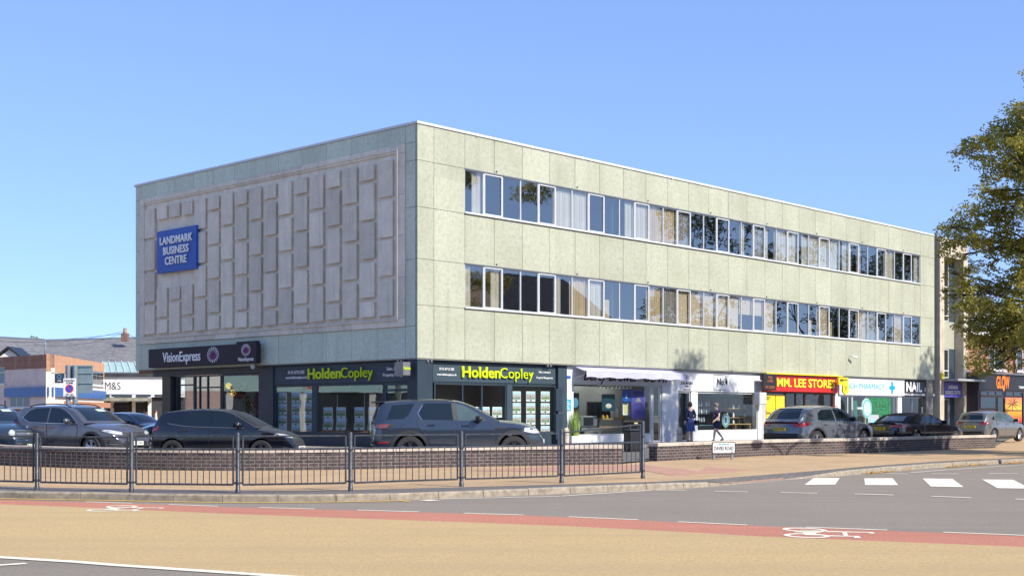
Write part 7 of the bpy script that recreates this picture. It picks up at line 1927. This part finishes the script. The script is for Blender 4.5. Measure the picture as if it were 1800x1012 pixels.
MB().box(-19.9,19.9,-.35,-.005,2.9,3.9).build('shop_fascia',mat('pale_teal_fascia',(.35,.58,.62),.5),o); MB().box(-19.9,19.9,-.1,-.004,.4,2.85).build('shop_glazing',M_CGLASS,o)
for x in (-14,-2,9): text('TUI',.9,'lettering',mat('red_lettering',(.65,.03,.03),.5),o,(x,-.36,3.4),bold=.02)
for k in range(9): MB().box(-20+k*4.9,-19.6+k*4.9,-.2,-.103,.2,2.88).build('pilaster',M_WHITE,o)
opp_house('brick_terrace','brick row with grey roof behind the camera on the main street',(6,-26,0),pi,70,10,6.5,3.2,M_BRICK,M_SLATE,((1,2.6,16),(4,5.6,16)))

# ================================================================== PEOPLE
def grow(name, pts, edges, rad, m, parent, root_i=0, sub=2, extra=None):
    me=bpy.data.meshes.new(name+'_cage'); bm=bmesh.new(); ly_=bm.verts.layers.skin.verify(); vs=[bm.verts.new(p) for p in pts]
    for a,b_ in edges: bm.edges.new((vs[a],vs[b_]))
    for i,v in enumerate(vs):
        r=rad[i]; v[ly_].radius=(r,r) if not isinstance(r,tuple) else r; v[ly_].use_root=(i==root_i)
    bm.to_mesh(me); bm.free(); t=bpy.data.objects.new('cage',me); COL.objects.link(t)
    md=t.modifiers.new('skin','SKIN'); md.use_smooth_shade=True; sb=t.modifiers.new('sub','SUBSURF'); sb.levels=sub; sb.render_levels=sub
    dg=bpy.context.evaluated_depsgraph_get(); out=bpy.data.meshes.new_from_object(t.evaluated_get(dg)); bpy.data.objects.remove(t); bpy.data.meshes.remove(me)
    if extra: 
        bm=bmesh.new(); bm.from_mesh(out); extra(bm); bm.to_mesh(out); bm.free()
    out.name=name; out.materials.clear(); out.materials.append(m); out.shade_smooth(); return obj(name,out,parent)
M_SKIN=mat('skin',(.70,.47,.37),.55,var=.06,scale=12)
def person(label, loc, yaw, J, hair, hairlong, top_m, sleeves, low_m, skirt, shoe_m, group=None):
    """J: joints in metres, the person faces +x, z up"""
    o=thing('person',label,'person',loc,yaw,group)
    P=[];E=[];R=[]
    def add(p,r,par=None):
        P.append(p);R.append(r); i=len(P)-1
        if par is not None: E.append((par,i))
        return i
    pel=add(J['pel'],.115); sp=add(J['sp'],.105,pel); ch=add(J['ch'],.125,sp); nk=add(J['nk'],.052,ch); hd=add(J['hd'],.070,nk); tp=add(tuple(Vector(J['hd'])+Vector((-.005,0,.085))),.078,hd); 
    for s in 'LR':
        hp=add(J['hip'+s],.088,pel); kn=add(J['kn'+s],.056,hp); cf=add(tuple(Vector(J['kn'+s]).lerp(Vector(J['an'+s]),.35)),.060,kn); an=add(J['an'+s],.034,cf); add(J['to'+s],.030,an)
        sh=add(J['sh'+s],.055,ch); el=add(J['el'+s],.040,sh); wr=add(J['wr'+s],.026,el); d=(Vector(J['wr'+s])-Vector(J['el'+s])).normalized(); sd_=d.cross(Vector((1,0,.2))).normalized() if abs(d.x)<.9 else Vector((0,1,0))
        fw=sd_.cross(d).normalized(); w0=Vector(J['wr'+s]); pm=add(tuple(w0+d*.05),.030,wr)
        for k,(off_,ln) in enumerate(((-.027,.065),(-.009,.078),(.009,.074),(.027,.058))):
            b1=add(tuple(w0+d*.085+fw*off_),.0095,pm); b2=add(tuple(w0+d*(.085+ln*.5)+fw*off_+sd_*.008),.0085,b1); add(tuple(w0+d*(.085+ln*.9)+fw*off_+sd_*.025),.007,b2)
        t1=add(tuple(w0+d*.045+fw*.034),.011,pm); add(tuple(w0+d*.085+fw*.052),.008,t1)
    def face(bm):
        h=Vector(J['hd'])+Vector((0,0,.05))
        for v in bm.verts:
            q=v.co-h
            if q.length<.16:
                fx=q.x
                if fx>.03 and abs(q.y)<.02 and -.045<q.z<.01: v.co.x+=.022*(1-abs(q.y)/.02)
                if fx<-.02: v.co.x-=.012
    body=grow('body',P,E,R,M_SKIN,o,0,2,face)
    h=Vector(J['hd'])+Vector((0,0,.055))
    for s in (-1,1):
        MB().ball(h+Vector((.074,s*.030,.002)),.010,8,6).build('eye',M_TXTB,o); MB().ball(h+Vector((0,s*.077,-.01)),.022,8,6,(.8,.4,1.3)).build('ear',M_SKIN,o,smooth=180)
    MB().ball(h+Vector((.076,0,-.062)),.018,8,6,(.4,1.2,.35)).build('mouth',mat('lip',(.35,.12,.10),.5),o)
    g=MB(); rr_=random.Random(len(label)); n=26; m=14; hc=h+Vector((-.018,0,.03))
    for i in range(m+1):
        th=pi*.60*i/m
        for k in range(n):
            a_=2*pi*k/n; front=max(0,cos(a_)); th2=th*(1-.42*front)*(1+ (hairlong if cos(a_)<.3 else 0))
            r=.112*(1+.05*rr_.random()); g.v.append(tuple(hc+Vector((r*sin(th2)*cos(a_),r*.93*sin(th2)*sin(a_),r*1.08*cos(th2)))))
    for i in range(m):
        for k in range(n): g.f.append((i*n+k,(i+1)*n+k,(i+1)*n+(k+1)%n,i*n+(k+1)%n))
    g.build('hair',hair,o,smooth=180)
    # top
    P=[];E=[];R=[]
    a0=add(tuple(Vector(J['pel'])+Vector((0,0,.0))),.138); a1=add(J['sp'],.128,a0); a2=add(J['ch'],.142,a1); add(tuple(Vector(J['nk'])+Vector((0,0,-.05))),.062,a2)
    for s in 'LR':
        sh=add(J['sh'+s],.068,a2); e1=add(tuple(Vector(J['sh'+s]).lerp(Vector(J['el'+s]),.55)),.060,sh)
        if sleeves=='long': e2=add(J['el'+s],.054,e1); add(tuple(Vector(J['el'+s]).lerp(Vector(J['wr'+s]),.85)),.042,e2)
    grow('top',P,E,R,top_m,o,0,2)
    # skirt or shorts
    if skirt:
        g=MB(); n=36; p0=Vector(J['pel']); rows=((.10,.135,.155),(0,.15,.175),(-.12,.165,.19),(-.28,.18,.205),(-skirt,.20,.225))
        for z,ry,rx in rows:
            for k in range(n):
                a_=2*pi*k/n; f=1+.045*cos(a_*9)*max(0,(-z)/skirt); g.v.append((p0.x+ry*f*cos(a_),p0.y+rx*f*sin(a_),p0.z+z))
        for i in range(len(rows)-1):
            for k in range(n): g.f.append((i*n+k,i*n+(k+1)%n,(i+1)*n+(k+1)%n,(i+1)*n+k))
        g.build('skirt',low_m,o,smooth=180)
    else:
        P=[];E=[];R=[]; a0=add(J['pel'],.142)
        for s in 'LR': hp=add(tuple(Vector(J['hip'+s])+Vector((0,0,-.04))),.112,a0); add(tuple(Vector(J['hip'+s]).lerp(Vector(J['kn'+s]),.85)),.088,hp)
        grow('shorts',P,E,R,low_m,o,0,2)
    for s in 'LR':
        an=Vector(J['an'+s]); to=Vector(J['to'+s]); dv=(to-an); g=MB(); g.tube([an+Vector((-.03,0,-.035)),an+dv*.4+Vector((0,0,-.02)),to+dv.normalized()*.03],[.045,.045,.03],10); g.build('shoe',shoe_m,o,smooth=60)
    return o
def stand(): return dict(pel=(0,0,.93),sp=(0,0,1.12),ch=(0,0,1.30),nk=(.005,0,1.455),hd=(.02,0,1.53),hipL=(0,.09,.87),hipR=(0,-.09,.87),knL=(.02,.09,.48),knR=(.02,-.09,.48),anL=(-.01,.09,.08),anR=(-.01,-.09,.08),toL=(.13,.10,.035),toR=(.13,-.10,.035),
    shL=(0,.17,1.37),shR=(0,-.17,1.37),elL=(-.03,.22,1.10),elR=(-.03,-.22,1.10),wrL=(.06,.22,.88),wrR=(.06,-.22,.88))
M_NAVYC=mat('navy_knit',(.016,.022,.075),.9,var=.15,scale=10)
b=NB('blue_check_skirt'); x,y,z=b.sep(b.co()); M_SKIRT=b.done(b.mix(b.ramp(b.math('MULTIPLY',b.math('ABSOLUTE',b.math('SINE',b.math('MULTIPLY',z,70))),b.math('ABSOLUTE',b.math('SINE',b.math('MULTIPLY',y,60)))),.55,.8),(.018,.035,.17),(.20,.28,.52)),.9)
b=NB('navy_print_top'); M_PRINT=b.done(b.mix(b.math('MULTIPLY',b.ramp(b.noise(11,det=3),.56,.60),b.ramp(b.sep(b.co())[0],.02,.10)),(.016,.022,.09),(.62,.35,.50)),.9)
J=stand(); J['wrR']=(.17,-.20,.98); J['elR']=(-.05,-.24,1.12); J['hd']=(.035,0,1.53)
pw=L2W(tF(1213,.9),-.9,.285); person('woman in navy cardigan and blue patterned skirt with her back turned, looking at the salon',(pw.x,pw.y,.285),PHI+radians(70),J,mat('brown_hair',(.10,.05,.03),.7,var=.3,scale=30),.35,M_NAVYC,'long',M_SKIRT,.46,mat('black_shoe',(.02,.02,.025),.5))
hb=thing('handbag','small dark handbag at the right elbow of the woman in the patterned skirt','bag',(pw.x+.30,pw.y+.02,.285),PHI)
MB().chbox(-.12,.12,-.06,.06,.72,.94,.02).build('body',M_BLACK,hb); MB().tube([(-.10,0,.94),(-.06,0,1.16),(.06,0,1.16),(.10,0,.94)],.010,6).build('strap',M_BLACK,hb)
J=stand(); J.update(pel=(0,0,.91),knL=(.14,.09,.50),anL=(.20,.09,.10),toL=(.33,.10,.045),knR=(-.06,-.09,.49),anR=(-.34,-.09,.17),toR=(-.24,-.10,.07),elL=(.02,.24,1.10),wrL=(.20,.22,.94),elR=(-.10,-.24,1.10),wrR=(-.17,-.26,.86),hd=(.05,0,1.50),ch=(.03,0,1.30),nk=(.035,0,1.44))
pw=L2W(tF(1260,1.7),-1.7,.285); person('woman with short fair hair in navy floral top and shorts walking left past the salon',(pw.x,pw.y,.285),radians(180+20),J,mat('fair_hair',(.58,.46,.30),.7,var=.2,scale=30),.0,M_PRINT,'short',M_NAVYC,None,mat('pale_sandal',(.40,.36,.33),.6))
p=A(257.5,92,-.1); person('distant shopper in brown before the white food store',(p.x,p.y,-.1),radians(200),stand(),MATS['brown_hair'],.1,mat('rust_knit',(.40,.22,.12),.9),'long',M_BLACK,None,MATS['black_shoe'],'distant shoppers')
p=A(274,95,.0); person('distant shopper in a pale top beyond the blue car',(p.x,p.y,.05),radians(20),stand(),MATS['brown_hair'],.1,mat('pale_knit',(.60,.55,.52),.9),'long',M_NAVYC,None,MATS['black_shoe'],'distant shoppers')
